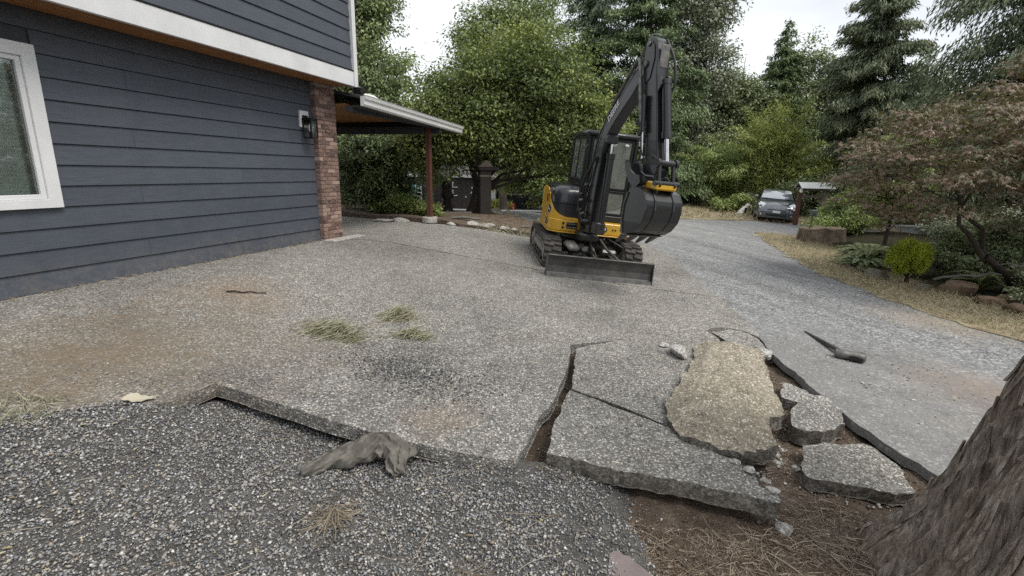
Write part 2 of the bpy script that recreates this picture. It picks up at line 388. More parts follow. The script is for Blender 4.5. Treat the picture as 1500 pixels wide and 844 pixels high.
# ---------------------------------------------------------------- ground sheets
AB = [(-1.987, 3.024), (-1.534, 2.885), (-1.042, 2.732), (-.662, 2.64), (-.184, 2.597), (.041, 2.6)]
CRL = [(.041, 2.6), (.13, 2.86), (.205, 3.126), (.33, 3.40), (.40, 3.675), (.47, 3.9), (.519, 4.107), (.56, 4.35), (.588, 4.498), (.605, 4.69)]
def pad_z(x, y):
    X = np.column_stack([x, y]); d = segdist(X, AB + CRL[1:5])
    k = np.clip((1.0 - np.asarray(x)) / 1.8, .25, 1); return Hh(x, y) + .055 * k * np.clip((np.asarray(x) + 2.3) / .3, 0, 1) * np.exp(-(d / .5) ** 2) + .006 * fbm(X, 1.2, 2)
def gravel_z(x, y):
    X = np.column_stack([x, y]); d = segdist(X, AB)
    left = np.clip((np.asarray(x) + 2.25) / .35, 0, 1); rgt = np.clip((.1 - np.asarray(x)) / 1.2, 0, 1); fall = np.clip((np.asarray(x) - .35) / .5, 0, 1)
    return Hh(x, y) - .006 * (1 - left) - .004 - (.03 + .03 * rgt) * left - .05 * np.exp(-(d / .3) ** 2) * left * rgt - .16 * fall * fall + .03 * fbm(X, 1.7, 3) + .012 * fbm(X, 6, 2)
def soil_z(x, y):
    X = np.column_stack([x, y]); return Hh(x, y) - .125 + .05 * fbm(X, 2.4, 4) + .018 * fbm(X, 9, 2)
def ground_z(x, y):
    k = np.clip((8.5 - np.hypot(x, y)) / 2, 0, 1); k = k * k * (3 - 2 * k)
    return Hh(x, y) - .16 - .12 * k
tag(sheet('ground', [(-300, -200), (300, -200), (300, 400), (-300, 400)], ground_z, lambda d: .5 if d < 4 else .8 if d < 8 else 1.5 if d < 16 else 5 if d < 40 else 40, M['forest'], edge=20), kind='structure')

joint_side = [(2.93, 5.46), (3.0, 5.6), (3.211, 7.137), (3.213, 7.536), (3.416, 9.6), (3.635, 10.945)]
pad_far = [(3.384, 12.6), (1.863, 12.186), (.358, 11.299), (-.465, 11.528), (-1.283, 11.46), (-2.183, 11.95), (-3.029, 12.302), (-4.612, 13.097), (-7.5, 13.6)]
# the slab was poured in two panels; the joint between them runs from the brick pier to the drive
J0, J1, J2 = (-3.55, 9.0), (.55, 7.95), (3.21, 7.33)
pad_near = [(-7.0, 1.0), (-5.8, 1.0), (-4.2, 1.5), (-2.909, 2.043), (-2.788, 2.399), (-2.72, 2.563), (-2.57, 2.662), (-2.404, 2.761), (-2.134, 2.794)] + AB + CRL[1:] + [(1.107, 4.962), (1.909, 5.39), (2.339, 5.57), (2.5, 5.72), (2.671, 5.75), (2.843, 5.64), joint_side[0], joint_side[1], joint_side[2], (3.21, 7.30), (.55, 7.92), (-3.55, 8.965), (-8.5, 8.965)]
pad_back = [(-8.5, 9.003), (-3.55, 9.003), (.55, 7.953), (3.211, 7.333), joint_side[3], joint_side[4], joint_side[5]] + pad_far + [(-8.5, 13.6)]
padsp = lambda d: .09 if d < 4 else .16 if d < 8 else .35
tag(sheet('concrete_pad', pad_near, pad_z, padsp, M['aggregate'], .095, jag=.012, under=True), kind='structure')
tag(sheet('concrete_pad', pad_back, pad_z, lambda d: .3, M['aggregate'], .095, edge=.2, jag=.006), kind='structure')
tag(sheet('gravel_ground', [(-7.5, -2.5), (1.2, -2.5), (1.1, 2.2), (.75, 2.62), (.35, 2.70), (.1, 2.68), (-.1, 2.8), (-.6, 2.9), (-1.0, 3.0), (-1.9, 3.2), (-2.05, 2.95), (-2.2, 2.80), (-2.5, 2.70), (-2.68, 2.58), (-2.82, 2.42), (-3.0, 2.05), (-4.2, 1.53), (-5, 1.2), (-7.5, .6)], gravel_z, .07, M['gravelbed'], jag=.07), kind='structure')
tag(sheet('soil', [(.2, 2.5), (.7, 1.4), (.9, -2), (5.5, -2), (4.2, 2.0), (2.97, 2.55), (2.8, 3.15), (2.8, 4.0), (2.86, 4.8), (3.0, 5.5), (2.9, 6.0), (2.3, 6.0), (.6, 4.9), (.35, 4.2), (.02, 3.0), (-.03, 2.68), (.1, 2.6)], soil_z, .06, M['soil']), kind='structure')
asph_edge = [(2.93, 5.46), (2.91, 5.325), (2.84, 5.05), (2.806, 4.799), (2.79, 4.4), (2.754, 4.006), (2.75, 3.7), (2.739, 3.456), (2.76, 3.3), (2.773, 3.148), (2.82, 2.98), (2.833, 2.824), (2.894, 2.548), (3.1, 2.2), (4.2, 1.2), (6.5, -1)]
drive_poly = asph_edge + [(9.5, 0), (8.2, 5), (7.6, 8), (8.2, 11), (9.0, 14.5), (11.5, 18), (14.5, 19.5), (22, 20), (22, 24), (12.5, 24.2), (8.6, 22.2), (6, 23.5), (4.5, 30), (4, 37), (-10, 37), (-12, 15.8), (-3, 15.6), (-1.0, 14.7), (.2, 13.8), (1.5, 13.0), (1.9, 12.2), (3.38, 12.61), (3.63, 10.95), (3.42, 9.6), (3.213, 7.53), (3.211, 7.137), (3.0, 5.6)]
tag(sheet('gravel_drive', drive_poly, lambda x, y: Hh(x, y) - .012 + .02 * fbm(np.column_stack([x, y]), .8, 2), lambda d: .12 if d < 8 else .4, M['drive'], .075, edge=lambda a: .07 if math.hypot(*a) < 7 else .3, jag=.02), kind='structure')
grass_in = [(8.7, 17.6), (7.565, 14.158), (6.9, 11.6), (6.519, 10.148), (6.359, 7.985), (6.59, 6.929), (6.777, 6.114), (6.919, 5.452), (7.3, 3.5), (8.2, 0)]
grass_out = [(12, 0), (9.2, 5), (8.5, 7.4), (8.3, 8.8), (8.4, 9.8), (8.9, 11.9), (9.9, 14.7), (10.6, 16.0), (10.2, 17.5)]
tag(sheet('grass_verge', grass_in + grass_out, lambda x, y: Hh(x, y) - .002 + .02 * fbm(np.column_stack([x, y]), 1.5, 3), .2, M['dry'], .06, jag=.16), kind='structure')
grass_far = [(4.6, 30), (6.1, 23.4), (7.0, 21.6), (8.6, 21.6), (11.2, 22.9), (12.8, 22.6), (13.6, 21.2), (16, 20), (18, 25), (18, 36), (8, 37), (4.0, 35)]
tag(sheet('grass_lawn', grass_far, lambda x, y: Hh(x, y) + .02 + .06 * fbm(np.column_stack([x, y]), 1.2, 3), .35, M['dry'], .1, jag=.15), kind='structure')
bed_poly = [(-8, 13.7), (-4.6, 13.15), (-3.03, 12.35), (-2.18, 12.0), (-1.28, 11.5), (-.465, 11.57), (.358, 11.34), (1.86, 12.22), (1.5, 13.1), (.3, 13.9), (-1, 14.8), (-3, 15.7), (-8, 16)]
bed_z = lambda x, y: Hh(x, y) + .02 + .09 * fbm(np.column_stack([x, y]), 1.1, 3) + .05
tag(sheet('planting_bed', bed_poly, bed_z, .25, M['soil'], .22), kind='structure')
bank_z = lambda x, y: Hh(x, y) - .02 + .2 * np.clip((np.asarray(x) - 9.0) / 3, 0, 1) + (.02 + .12 * np.clip((np.asarray(x) - 9.2) / 2, 0, 1)) * fbm(np.column_stack([x, y]), .9, 4)
tag(sheet('planting_bed', [(12, 0), (9.1, 5), (8.35, 7.4), (8.1, 8.8), (8.2, 9.8), (8.7, 11.9), (9.7, 14.7), (10.4, 16.2), (10.6, 17.2), (13, 18.2), (20, 18.5), (20, 0)], bank_z, .3, M['forest'], .25, jag=.1), kind='structure')

# ---------------------------------------------------------------- loose stones, twigs and needles (nobody could count them)
def stones(name, P, size, mat, flat=.7):
    n = len(P); base = np.array([(1, 0, 0), (0, 1, 0), (-1, 0, 0), (0, -1, 0), (0, 0, 1), (0, 0, -1)], float)
    F0 = np.array([(0, 1, 4), (1, 2, 4), (2, 3, 4), (3, 0, 4), (1, 0, 5), (2, 1, 5), (3, 2, 5), (0, 3, 5)])
    V = base[None] * (1 + .55 * (rng.random((n, 6, 1)) - .5)) + .35 * (rng.random((n, 6, 3)) - .5)
    V = V * np.stack([.7 + .6 * rng.random(n), .5 + .5 * rng.random(n), flat * (.6 + .5 * rng.random(n))], 1)[:, None]
    a, b = rng.random(n) * 6.28, (rng.random(n) - .5) * 1.6
    ca, sa, cb, sb = np.cos(a), np.sin(a), np.cos(b), np.sin(b); z0 = np.zeros(n); o = np.ones(n)
    R = np.stack([np.stack([ca, -sa * cb, sa * sb], 1), np.stack([sa, ca * cb, -ca * sb], 1), np.stack([z0, sb, cb], 1)], 1)
    V = np.einsum('nij,nkj->nki', R, V) * np.asarray(size)[:, None, None] * .5 + P[:, None]
    F = F0[None] + (np.arange(n) * 6)[:, None, None]
    return tag(link(name, npmesh(name, V.reshape(-1, 3), F.reshape(-1, 3)), mat), kind='stuff')
def strips(name, P, ang, L, w, mat, tilt=None, curl=.25, h=.004, parent=None):
    """thin blades or twigs lying about: three-segment triangular ribbons with thickness"""
    n = len(P); k = 4; t = np.linspace(-.5, .5, k)
    d = np.stack([np.cos(ang), np.sin(ang), np.zeros(n)], 1); s = np.stack([-np.sin(ang), np.cos(ang), np.zeros(n)], 1); up = np.array([0, 0, 1.])
    tl = np.zeros(n) if tilt is None else tilt; cu = (rng.random(n) - .5) * 2 * curl
    C = P[:, None] + d[:, None] * (t[None, :, None] * L[:, None, None]) + s[:, None] * ((t ** 2 - .1)[None, :, None] * (cu * L)[:, None, None]) + up * ((t + .5)[None, :, None] * (tl * L)[:, None, None])
    ww = (np.broadcast_to(w, (n,)))[:, None, None] * np.array([.8, 1, .9, .5])[None, :, None] * .5
    V = np.stack([C - s[:, None] * ww, C + s[:, None] * ww, C + up * ww * 1.3 + up * 0], 2)       # n,k,3,3
    V[..., 2] += h
    F = []
    for i in range(k - 1):
        for j in range(3): F.append((i * 3 + j, i * 3 + (j + 1) % 3, (i + 1) * 3 + (j + 1) % 3, (i + 1) * 3 + j))
    F = np.array(F)[None] + (np.arange(n) * k * 3)[:, None, None]
    return link(name, npmesh(name, V.reshape(-1, 3), F.reshape(-1, 4)), mat, parent)
def scatter(poly, n):
    poly = np.array(poly); lo, hi = poly.min(0), poly.max(0); out = []
    while sum(map(len, out)) < n:
        Q = lo + rng.random((n * 2, 2)) * (hi - lo); out.append(Q[inside(poly, Q)])
    return np.concatenate(out)[:n]
def on(zf, Q, dz=0.0): return np.column_stack([Q, zf(Q[:, 0], Q[:, 1]) + dz])
gpoly = [(-3.3, .7), (1.3, .6), (1.2, 2.1), (.7, 2.6), (.3, 2.66), (.12, 2.62), (.04, 2.58), (-.2, 2.65), (-.662, 2.70), (-1.04, 2.80), (-1.53, 2.95), (-1.95, 3.08), (-2.1, 2.90), (-2.5, 2.76), (-2.72, 2.62), (-2.9, 2.25), (-3.05, 2.08), (-3.6, 1.75)]
Q = scatter(gpoly, 100000); keep = rng.random(len(Q)) < np.clip(1.1 - (Q[:, 0] - .3) / .55 + fbm(Q, 3, 2) * 1.4, .03, 1); Q = Q[keep]
gsz = lambda x, y: np.where(np.asarray(x) > .3, np.maximum(gravel_z(x, y), np.where(np.asarray(x) > .45, soil_z(x, y), -9)), gravel_z(x, y))
stones('gravel', on(gsz, Q, .003) + np.column_stack([np.zeros((len(Q), 2)), rng.random(len(Q)) * .008]), .006 + .020 * rng.random(len(Q)) ** 2.6, M['stones'])
Q = rng.normal(size=(2600, 2)) * (.30, .17) @ np.array([[.93, -.36], [.36, .93]]) + (-.78, 3.62); stones('gravel', on(pad_z, Q, .004), .006 + .013 * rng.random(len(Q)) ** 2, stonemat('dark_gravel', [(0, (.03, .032, .038)), (.6, (.075, .078, .088)), (.9, (.16, .165, .175)), (1, (.45, .45, .45))]))
Q = scatter([(-2.9, 2.9), (-1.9, 3.05), (-1.0, 2.8), (-1.2, 3.1), (-2.4, 3.6), (-3.6, 3.4), (-3.8, 2.0), (-3, 2.1)], 7000); Q = Q[rng.random(len(Q)) < np.clip(1.1 - segdist(Q, [(-3.2, 2.1), (-2.72, 2.56), (-2.1, 2.8), (-1.9, 3.0)]) / .75, .04, 1) ** 1.6]; stones('gravel', on(pad_z, Q, .004), .005 + .013 * rng.random(len(Q)) ** 2, M['stones'])
Q = scatter([(3, 3.2), (3.1, 5.5), (3.4, 8), (3.5, 11), (6.2, 10), (6.3, 8), (6.6, 6), (7, 4), (5, 2)], 7000); Q = Q[rng.random(len(Q)) < np.clip((Q[:, 0] * .42 + Q[:, 1] * .75 - 4.6) * .5 + fbm(Q, .8, 3) * 2, .04, 1)]
stones('gravel', on(Hh, Q, -.004), .008 + .016 * rng.random(len(Q)) ** 2, stonemat('loose_gravel', [(0, (.09, .095, .1)), (.5, (.25, .255, .26)), (.85, (.42, .42, .42)), (1, (.66, .65, .63))]))
soilpoly = [(.55, 2.5), (.5, 1.7), (.8, .8), (3.4, .8), (2.95, 2.5), (2.72, 3.1), (2.70, 4.0), (2.74, 4.8), (2.6, 5.2), (2.2, 4.5), (2.2, 3.9), (2.0, 3.3), (1.5, 2.6), (1.3, 2.3)]
Q = scatter(soilpoly, 900); stones('soil_clods', on(soil_z, Q, .004), .008 + .03 * rng.random(len(Q)) ** 3, stonemat('soil_clod', [(0, (.03, .022, .016)), (.6, (.1, .075, .055)), (.9, (.2, .17, .135)), (1, (.5, .48, .44))]))
Q = scatter([(.55, 2.35), (.5, 1.6), (.8, .8), (2.3, .8), (2.6, 2.1), (2.0, 2.7), (1.55, 2.5), (1.3, 2.3)], 10500)
n = len(Q); tag(strips('needle_litter', on(soil_z, Q, .002 + .012 * 0), rng.random(n) * 6.28, .03 + .09 * rng.random(n) ** 2, .0028, M['needle'], (rng.random(n) - .4) * .35, .5), kind='stuff')
Q = scatter([(1.6, 2.6), (2.1, 2.7), (2.75, 3.2), (2.6, 5.1), (2.2, 4.4), (2.15, 3.8), (1.9, 3.3)], 3000); n = len(Q)
tag(strips('needle_litter', on(soil_z, Q, .002), rng.random(n) * 6.28, .02 + .06 * rng.random(n) ** 2, .0024, M['needle'], (rng.random(n) - .4) * .3, .5), kind='stuff')
Q = scatter(gpoly, 170); n = len(Q); tag(strips('twig_litter', on(gravel_z, Q, .012), rng.random(n) * 6.28, .05 + .26 * rng.random(n) ** 2.5, .0036, M['twig'], (rng.random(n) - .45) * .08, .35), kind='stuff')
Q = scatter([(.6, 2.3), (.7, .9), (2.4, .9), (2.1, 2.4), (1.5, 2.3)], 170); n = len(Q); tag(strips('twig_litter', on(soil_z, Q, .015), rng.random(n) * 6.28, .06 + .3 * rng.random(n) ** 2, .005, M['twig'], (rng.random(n) - .4) * .12, .5), kind='stuff')
Q = scatter([(-3.9, 2.2), (-2.1, 2.9), (-1, 2.9), (0, 2.9), (.5, 5), (-1.5, 6), (-3.5, 5)], 160); n = len(Q); tag(strips('twig_litter', on(pad_z, Q, .004), rng.random(n) * 6.28, .03 + .12 * rng.random(n) ** 2, .003, M['twig'], None, .4), kind='stuff')
Q = scatter([(3, 2.9), (3.1, 5), (6, 6), (6.6, 5), (4.5, 2.4)], 120); n = len(Q); tag(strips('twig_litter', on(Hh, Q, 0.0), rng.random(n) * 6.28, .03 + .12 * rng.random(n) ** 2, .003, M['twig'], None, .4), kind='stuff')
Q = np.concatenate([scatter([(-3.2, 1.6), (-2.4, 2.6), (-1.6, 2.2), (-1.4, 1.0), (-3, .8)], 80), scatter(gpoly, 70)]); n = len(Q)
tag(strips('leaf_litter', on(gravel_z, Q, .011), rng.random(n) * 6.28, .012 + .022 * rng.random(n), .008 + .006 * rng.random(n), M['fallen'], (rng.random(n) - .3) * .3, .3), kind='stuff')
# dry grass on the verge and far lawn
def blades(name, Q, zf, hmin, hmax, w, mat):
    n = len(Q); return tag(strips(name, on(zf, Q, 0), rng.random(n) * 6.28, hmin + (hmax - hmin) * rng.random(n), w, mat, .15 + rng.random(n) * .9, .6), kind='stuff')
Q = scatter(grass_in + grass_out, 16000); blades('dry_grass', Q, lambda x, y: Hh(x, y) - .002 + .02 * fbm(np.column_stack([x, y]), 1.5, 3), .04, .14, .008, M['straw'])
Q = scatter(grass_far, 9000); blades('dry_grass', Q, lambda x, y: Hh(x, y) + .02, .08, .25, .02, M['straw'])
Q = scatter([(.4, 11.15), (1.9, 12.0), (1.8, 12.6), (.2, 12.2), (-1.0, 11.9), (-1.0, 11.5)], 900); blades('weeds', Q, Hh, .05, .16, .012, M['cutgrass'])
Q = scatter([(-3.0, 2.25), (-2.6, 2.45), (-2.7, 2.75), (-3.3, 2.6)], 350); blades('weeds', Q, pad_z, .02, .08, .004, M['cutgrass'])

# leaf and grit line where the wall meets the slab
t = rng.random(520) * 8 - 3.2; dd = .03 + .10 * rng.random(520) ** 2; Q = W0 + WU * t[:, None] + WN * dd[:, None]; n = len(Q)
tag(strips('needle_litter', on(pad_z, Q, .002), rng.random(n) * 6.28, .015 + .05 * rng.random(n), .005, M['needle'], (rng.random(n) - .4) * .3, .4), kind='stuff')
# ---------------------------------------------------------------- house (local x runs along the wall, y goes into the house, z up)
def siding(name, c):
    g = G(name); v = g.obj()
    grain = g.noise(g.scaled(v, (1.2, 1, 34)), 3.0, 7, .68)
    tone = g.noise(g.scaled(v, (.5, 1, .8)), 1.4, 4)
    col = g.mix(1.0, c, g.ramp(grain, [(.3, .80), (.5, 1.0), (.72, 1.2)]), 'MULTIPLY')
    col = g.mix(1.0, col, g.ramp(tone, [(.35, .9), (.65, 1.08)]), 'MULTIPLY')
    r = g.n('ShaderNodeObjectInfo').outputs['Random']
    col = g.n('ShaderNodeHueSaturation', {'Color': col, 'Value': g.math('ADD', .94, g.math('MULTIPLY', r, .12))}).outputs[0]
    col = g.mix(g.math('MULTIPLY', g.math('GREATER_THAN', g.noise(g.scaled(v, (3, 1, 50)), 12, 3, .7), .66), .12), col, (.3, .31, .33))
    zw = g.n('ShaderNodeSeparateXYZ', {'Vector': g.pos()}).outputs[2]                       # mud splashed up from the slab
    spl = g.math('MULTIPLY', g.math('SUBTRACT', 1.0, g.math('DIVIDE', g.math('SUBTRACT', zw, .33), .38), True), g.ramp(g.noise(g.pos(), 9, 6, .75), [(.42, 0.), (.7, .75)]))
    col = g.mix(spl, col, (.20, .175, .145)); col = g.mix(g.ramp(g.noise(g.scaled(g.pos(), (1, 1, .25)), 2.2, 5, .7), [(.5, 0.), (.75, .22)]), col, (.13, .13, .135))
    return g.princ(col, .52, 0, g.bump(grain, .35, .006), .45)
M['siding'] = siding('blue_grey_lap_siding', (.070, .080, .100))
M['trim'] = pm('white_trim', (.74, .745, .75), (.64, .645, .655), .5, 0, 3, .12, 120)
M['graytrim'] = pm('dark_grey_board', (.052, .056, .064), (.042, .046, .053), .55, 0, 4, .2, 70)
def wood(name, a, b):
    g = G(name); v = g.obj(); gr = g.noise(g.scaled(v, (.6, 9, 9)), 3.0, 6, .6, 1.2)
    r = g.n('ShaderNodeObjectInfo').outputs['Random']
    col = g.n('ShaderNodeHueSaturation', {'Color': g.mix(g.ramp(gr, [(.35, 0.), (.65, 1.)]), a, b), 'Value': g.math('ADD', .85, g.math('MULTIPLY', r, .3))}).outputs[0]
    return g.princ(col, .5, 0, g.bump(gr, .15, .004), .35)
M['cedar_wood'] = wood('stained_cedar', (.36, .17, .065), (.22, .095, .036))
M['redpost'] = wood('red_brown_post', (.125, .055, .038), (.08, .035, .026))
M['graywood'] = wood('weathered_wood', (.21, .17, .14), (.12, .095, .075))
M['black'] = pm('black_metal', (.012, .012, .013), (.02, .02, .021), .42, .3, 8)
M['mortar'] = pm('mortar', (.36, .33, .30), (.27, .25, .225), .95, 0, 20, .5, 200)
def brickmat():
    g = G('brick'); r = g.n('ShaderNodeObjectInfo').outputs['Random']
    base = g.ramp(r, [(0, (.06, .03, .026)), (.3, (.125, .065, .053)), (.6, (.20, .115, .092)), (.85, (.29, .185, .15)), (1, (.38, .28, .235))])
    p = g.pos(); n = g.noise(p, 30, 6, .7); col = g.mix(g.ramp(n, [(.42, 0.), (.75, .75)]), base, (.44, .36, .31))
    return g.princ(col, .9, 0, g.bump(g.noise(p, 90, 5, .7), .5, .008), .2)
M['brick'] = brickmat()
def glassmat(name, tint, rough=.03, mixf=.35, dust=.05):
    g = G(name); t = g.n('ShaderNodeBsdfTransparent', {'Color': tint}); s = g.n('ShaderNodeBsdfGlossy', {'Color': (.9, .95, .95), 'Roughness': rough})
    fr = g.n('ShaderNodeFresnel', {'IOR': 1.5}); f = g.math('ADD', g.math('MULTIPLY', fr.outputs[0], 1.0), mixf * .25, True)
    m = g.n('ShaderNodeMixShader', {0: f}); g.t.links.new(t.outputs[0], m.inputs[1]); g.t.links.new(s.outputs[0], m.inputs[2])
    d = g.n('ShaderNodeBsdfDiffuse', {'Color': (.60, .64, .60)}); m2 = g.n('ShaderNodeMixShader', {0: g.math('MULTIPLY', g.ramp(g.noise(g.obj(), 4, 5, .7), [(.3, .5), (.7, 1.3)]), dust)})   # pale diffuse layer brightens the glass in place of reflected light
    g.t.links.new(m.outputs[0], m2.inputs[1]); g.t.links.new(d.outputs[0], m2.inputs[2]); g.t.links.new(m2.outputs[0], g.out.inputs['Surface']); return g.m
M['glass'] = glassmat('window_glass', (.88, .93, .91))
M['blind'] = pm('window_blind', (.74, .80, .77), (.68, .74, .71), .6)
M['shingle'] = pm('asphalt_shingle', (.17, .165, .155), (.085, .083, .08), .95, 0, 14, .5, 90, rv=.2)
M['gutter'] = pm('white_gutter', (.76, .76, .75), (.66, .66, .65), .42, 0, 2, .05)

yaw = math.atan2(WU[1], WU[0])
house = thing('house', 'blue grey lap sided house with overhanging upper storey and porch roof', 'house', (W0[0], W0[1], 0), yaw)
ZG, ZS = .30, 2.985
# lower wall: a sheathing body, then every lap board on its own
win0, win1, wz0, wz1 = -1.2, .632, 1.165, 2.665
wall = MB().box((-5.5, .02, ZG - .3), (win0 + .05, .155, ZS + .02)).box((win1 - .05, .02, ZG - .3), (4.60, .155, ZS + .02)).box((win0 + .05, .02, ZG - .3), (win1 - .05, .155, wz0 + .05)).box((win0 + .05, .02, wz1 - .05), (win1 - .05, .155, ZS + .02)).build('lower_wall', M['graytrim'], house)
def board_mesh(L, h=.198, t=.009):
    # lap board: thin at the top, proud at the butt
    return MB().prism([(0.0, 0), (-.030, 0), (-.031, .004), (-.014, h), (0, h)], 0, L, f=lambda w, p, q: (w, p, q))  # stops short of the next board; dark sheathing there stands for lap shadow
bs = 0; z = ZG + .05; k = 0
MB().box((-5.5, -.024, ZG - .02), (4.45, .02, ZG + .055)).build('starter_board', M['graytrim'], wall)
while z < ZS - .05:
    h = min(.198, ZS - z)
    segs = [(-5.5, 4.46)]
    if z + .205 > wz0 and z < wz1: segs = [(-5.5, win0), (win1, 4.46)] if (z > wz0 - .02 and z + h < wz1 + .2) else segs
    out = []
    for a, b in segs:
        cuts = [a] + [c for c in (([-2.2, 1.45, 3.9][k % 3]), ([-.6, -4.0, 2.9][k % 3])) if a + .3 < c < b - .3]
        cuts = sorted(cuts) + [b]; out += list(zip(cuts[:-1], cuts[1:]))
    for a, b in out:
        o = board_mesh(b - a - .003, h).build('plank', M['siding'], wall); o.location = (a, .02, z)
    z += .205; k += 1
# window
wd = MB()
for a, b in (((win0, -.042, wz0), (win0 + .11, .03, wz1)), ((win1 - .115, -.042, wz0), (win1, .03, wz1)), ((win0 + .11, -.042, wz1 - .115), (win1 - .115, .03, wz1)), ((win0 + .11, -.042, wz0), (win1 - .115, .03, wz0 + .085))): wd.box(a, b, .003)
win = wd.build('window', M['trim'], house)
f = MB(); i0, i1, j0, j1 = win0 + .111, win1 - .116, wz0 + .086, wz1 - .116
for a, b in (((i0, -.02, j0), (i0 + .045, .06, j1)), ((i1 - .045, -.02, j0), (i1, .06, j1)), ((i0 + .045, -.02, j1 - .045), (i1 - .045, .06, j1)), ((i0 + .045, -.02, j0), (i1 - .045, .06, j0 + .045)), (((i0 + i1) / 2 - .03, -.018, j0 + .045), ((i0 + i1) / 2 + .03, .058, j1 - .045))): f.box(a, b, .004)
f.build('window_frame', M['trim'], win)
MB().box((i0 + .04, .012, j0 + .04), (i1 - .04, .018, j1 - .04)).build('pane', M['glass'], win)
MB().box((i0 + .02, .158, j0 + .02), (i1 - .02, .162, j1 - .02)).build('backing', M['blind'], win)
sl = MB().box((0, -.002, -.0015), (i1 - i0 - .13, .045, .0015), 0, rot=((1, 0, 0), (0, .22, -.975), (0, .975, .22)), piv=(0, .02, 0)).build('slat', M['blind'], win); sl.location = (i0 + .045, .05, j0 + .06)
for q in range(1, 34):
    c = sl.copy(); COL.objects.link(c); c.location = (i0 + .045, .05, j0 + .06 + q * .0375)
# brick pier at the corner, every brick on its own
pier = MB().box((4.465, -.088, ZG - .05), (4.955, .30, ZS - .003)).build('brick_pillar', M['mortar'], house)
def brick_mesh(L, D, H): return MB().box((0, 0, 0), (L, D, H), .004)
cache = {}
def brick(x, y, z, L, D, H=.057):
    key = (round(L, 3), round(D, 3))
    if key not in cache:
        o = brick_mesh(L, D, H).build('brick', M['brick'], pier); cache[key] = o
    else:
        o = cache[key].copy(); COL.objects.link(o)
    o.location = (x + random.uniform(-.002, .002), y + random.uniform(-.0025, .0025), z); o.rotation_euler = (0, 0, random.uniform(-.006, .006))
z = ZG + .012; k = 0
while z < ZS - .06:
    if k % 2 == 0:
        for a, L in ((4.457, .193), (4.66, .193), (4.863, .098)): brick(a, -.1, z, L, .095)
        brick(4.457, .005, z, .06, .193)
    else:
        for a, L in ((4.457, .093), (4.56, .193), (4.763, .198)): brick(a, -.1, z, L, .193 if a < 4.5 else .095)
        brick(4.457, .103, z, .06, .095)
    z += .067; k += 1
# rest of the lower storey (plain back part), then the overhanging upper storey
MB().box((-5.5, .16, ZG - .3), (4.9, 6.0, ZS)).build('back_wall', M['graytrim'], house)
OV = -.5
for q, (a, b) in enumerate(((-.16, -.008), (-.32, -.165), (-.49, -.325))):
    for x0, x1 in ((-5.5, -1.2), (-1.197, 2.2), (2.203, 5.03)): MB().box((x0, a, ZS), (x1, b, ZS + .018), .002).build('soffit_plank', M['cedar_wood'], house)
MB().box((4.96, .0, ZS + .02), (5.04, 6, ZS + .03)).build('soffit_edge', M['graytrim'], house)
up = MB().box((-5.5, OV + .04, ZS + .02), (4.99, 6.0, 6.2)).build('upper_wall', M['graytrim'], house)
for x0, x1 in ((-5.5, -1.4), (-1.398, 2.6), (2.602, 4.96)): MB().box((x0, OV - .012, ZS - .012), (x1, OV + .038, ZS + .225), .004).build('fascia_board', M['trim'], up)
MB().box((4.965, OV - .03, ZS - .02), (5.06, OV + .09, 6.2), .004).build('corner_board', M['trim'], up)
MB().box((-5.5, OV - .02, ZS + .227), (4.96, OV + .03, ZS + .245)).build('drip_edge', M['black'], up)
z = ZS + .246; k = 0
while z < 5.9:
    for a, b in ((-5.5, [-.8, 1.6][k % 2]), ([-.8, 1.6][k % 2], 4.955)):
        o = board_mesh(b - a - .003).build('plank', M['siding'], up); o.location = (a, OV + .038, z)
    z += .205; k += 1
rf = MB().prism([(-1.1, 6.1), (-1.1, 6.28), (2.8, 7.9), (6.6, 6.28), (6.6, 6.1)], -5.9, 5.5, f=lambda w, p, q: (w, p, q)).build('roof', M['shingle'], house)

# porch roof beyond the pier: gutter, shingled slope, beams, plank ceiling, post on a concrete foot
porch = MB().prism([(-.66, 2.775), (-.66, 2.805), (1.2, 3.16), (3.0, 3.16), (3.0, 3.12), (1.2, 3.12)], 4.97, 9.05, f=lambda w, p, q: (w, p, q - (w - 4.97) * .033)).build('porch_roof', M['graytrim'], house)
sag = lambda p: (p[0], p[1], p[2] - (p[0] - 4.97) * .033)
sl = .355 / 1.86
for r in range(13):
    y0 = -.675 + r * .145; zz = 2.812 + (y0 + .66) * sl; mb = MB(); x = 4.975
    while x < 9.06:
        w = random.uniform(.14, .3); mb.box((x, y0, zz), (min(x + w, 9.08) - .004, y0 + .17, zz + .012 + random.random() * .012), rot=((1, 0, 0), (0, .985, -.16), (0, .16, .985)), piv=(x, y0, zz)); x += w
    mb.xf(sag); tag(mb.build('shingle_course', M['shingle'], porch), kind='stuff')
gp = [(-.66, 2.645), (-.715, 2.645), (-.735, 2.672), (-.738, 2.735), (-.765, 2.76), (-.775, 2.80), (-.785, 2.818), (-.775, 2.818), (-.765, 2.802), (-.66, 2.80)]
gm = MB().prism(gp, 4.9, 9.12, f=lambda w, p, q: (w, p, q)).xf(sag).build('gutter', M['gutter'], porch)
MB().tube([(5.12, -.5, 2.99), (5.12, -.5, 2.90), (5.14, -.55, 2.86), (5.2, -.6, 2.85), (5.3, -.66, 2.84), (5.36, -.7, 2.80)], .035, 10).build('downspout', M['gutter'], porch, smooth=True)
MB().box((5.0, -.62, 2.86), (5.11, -.45, 2.97), .01).build('flashing', M['black'], porch)
MB().box((4.98, -.655, 2.64), (9.0, -.60, 2.774)).xf(sag).build('fascia_board', M['graytrim'], porch)
MB().box((4.98, -.598, 2.648), (9.0, -.43, 2.668)).xf(sag).build('soffit', M['graytrim'], porch)
MB().box((4.98, -.428, 2.575), (8.1, -.29, 2.665)).build('header_beam', M['graytrim'], porch)
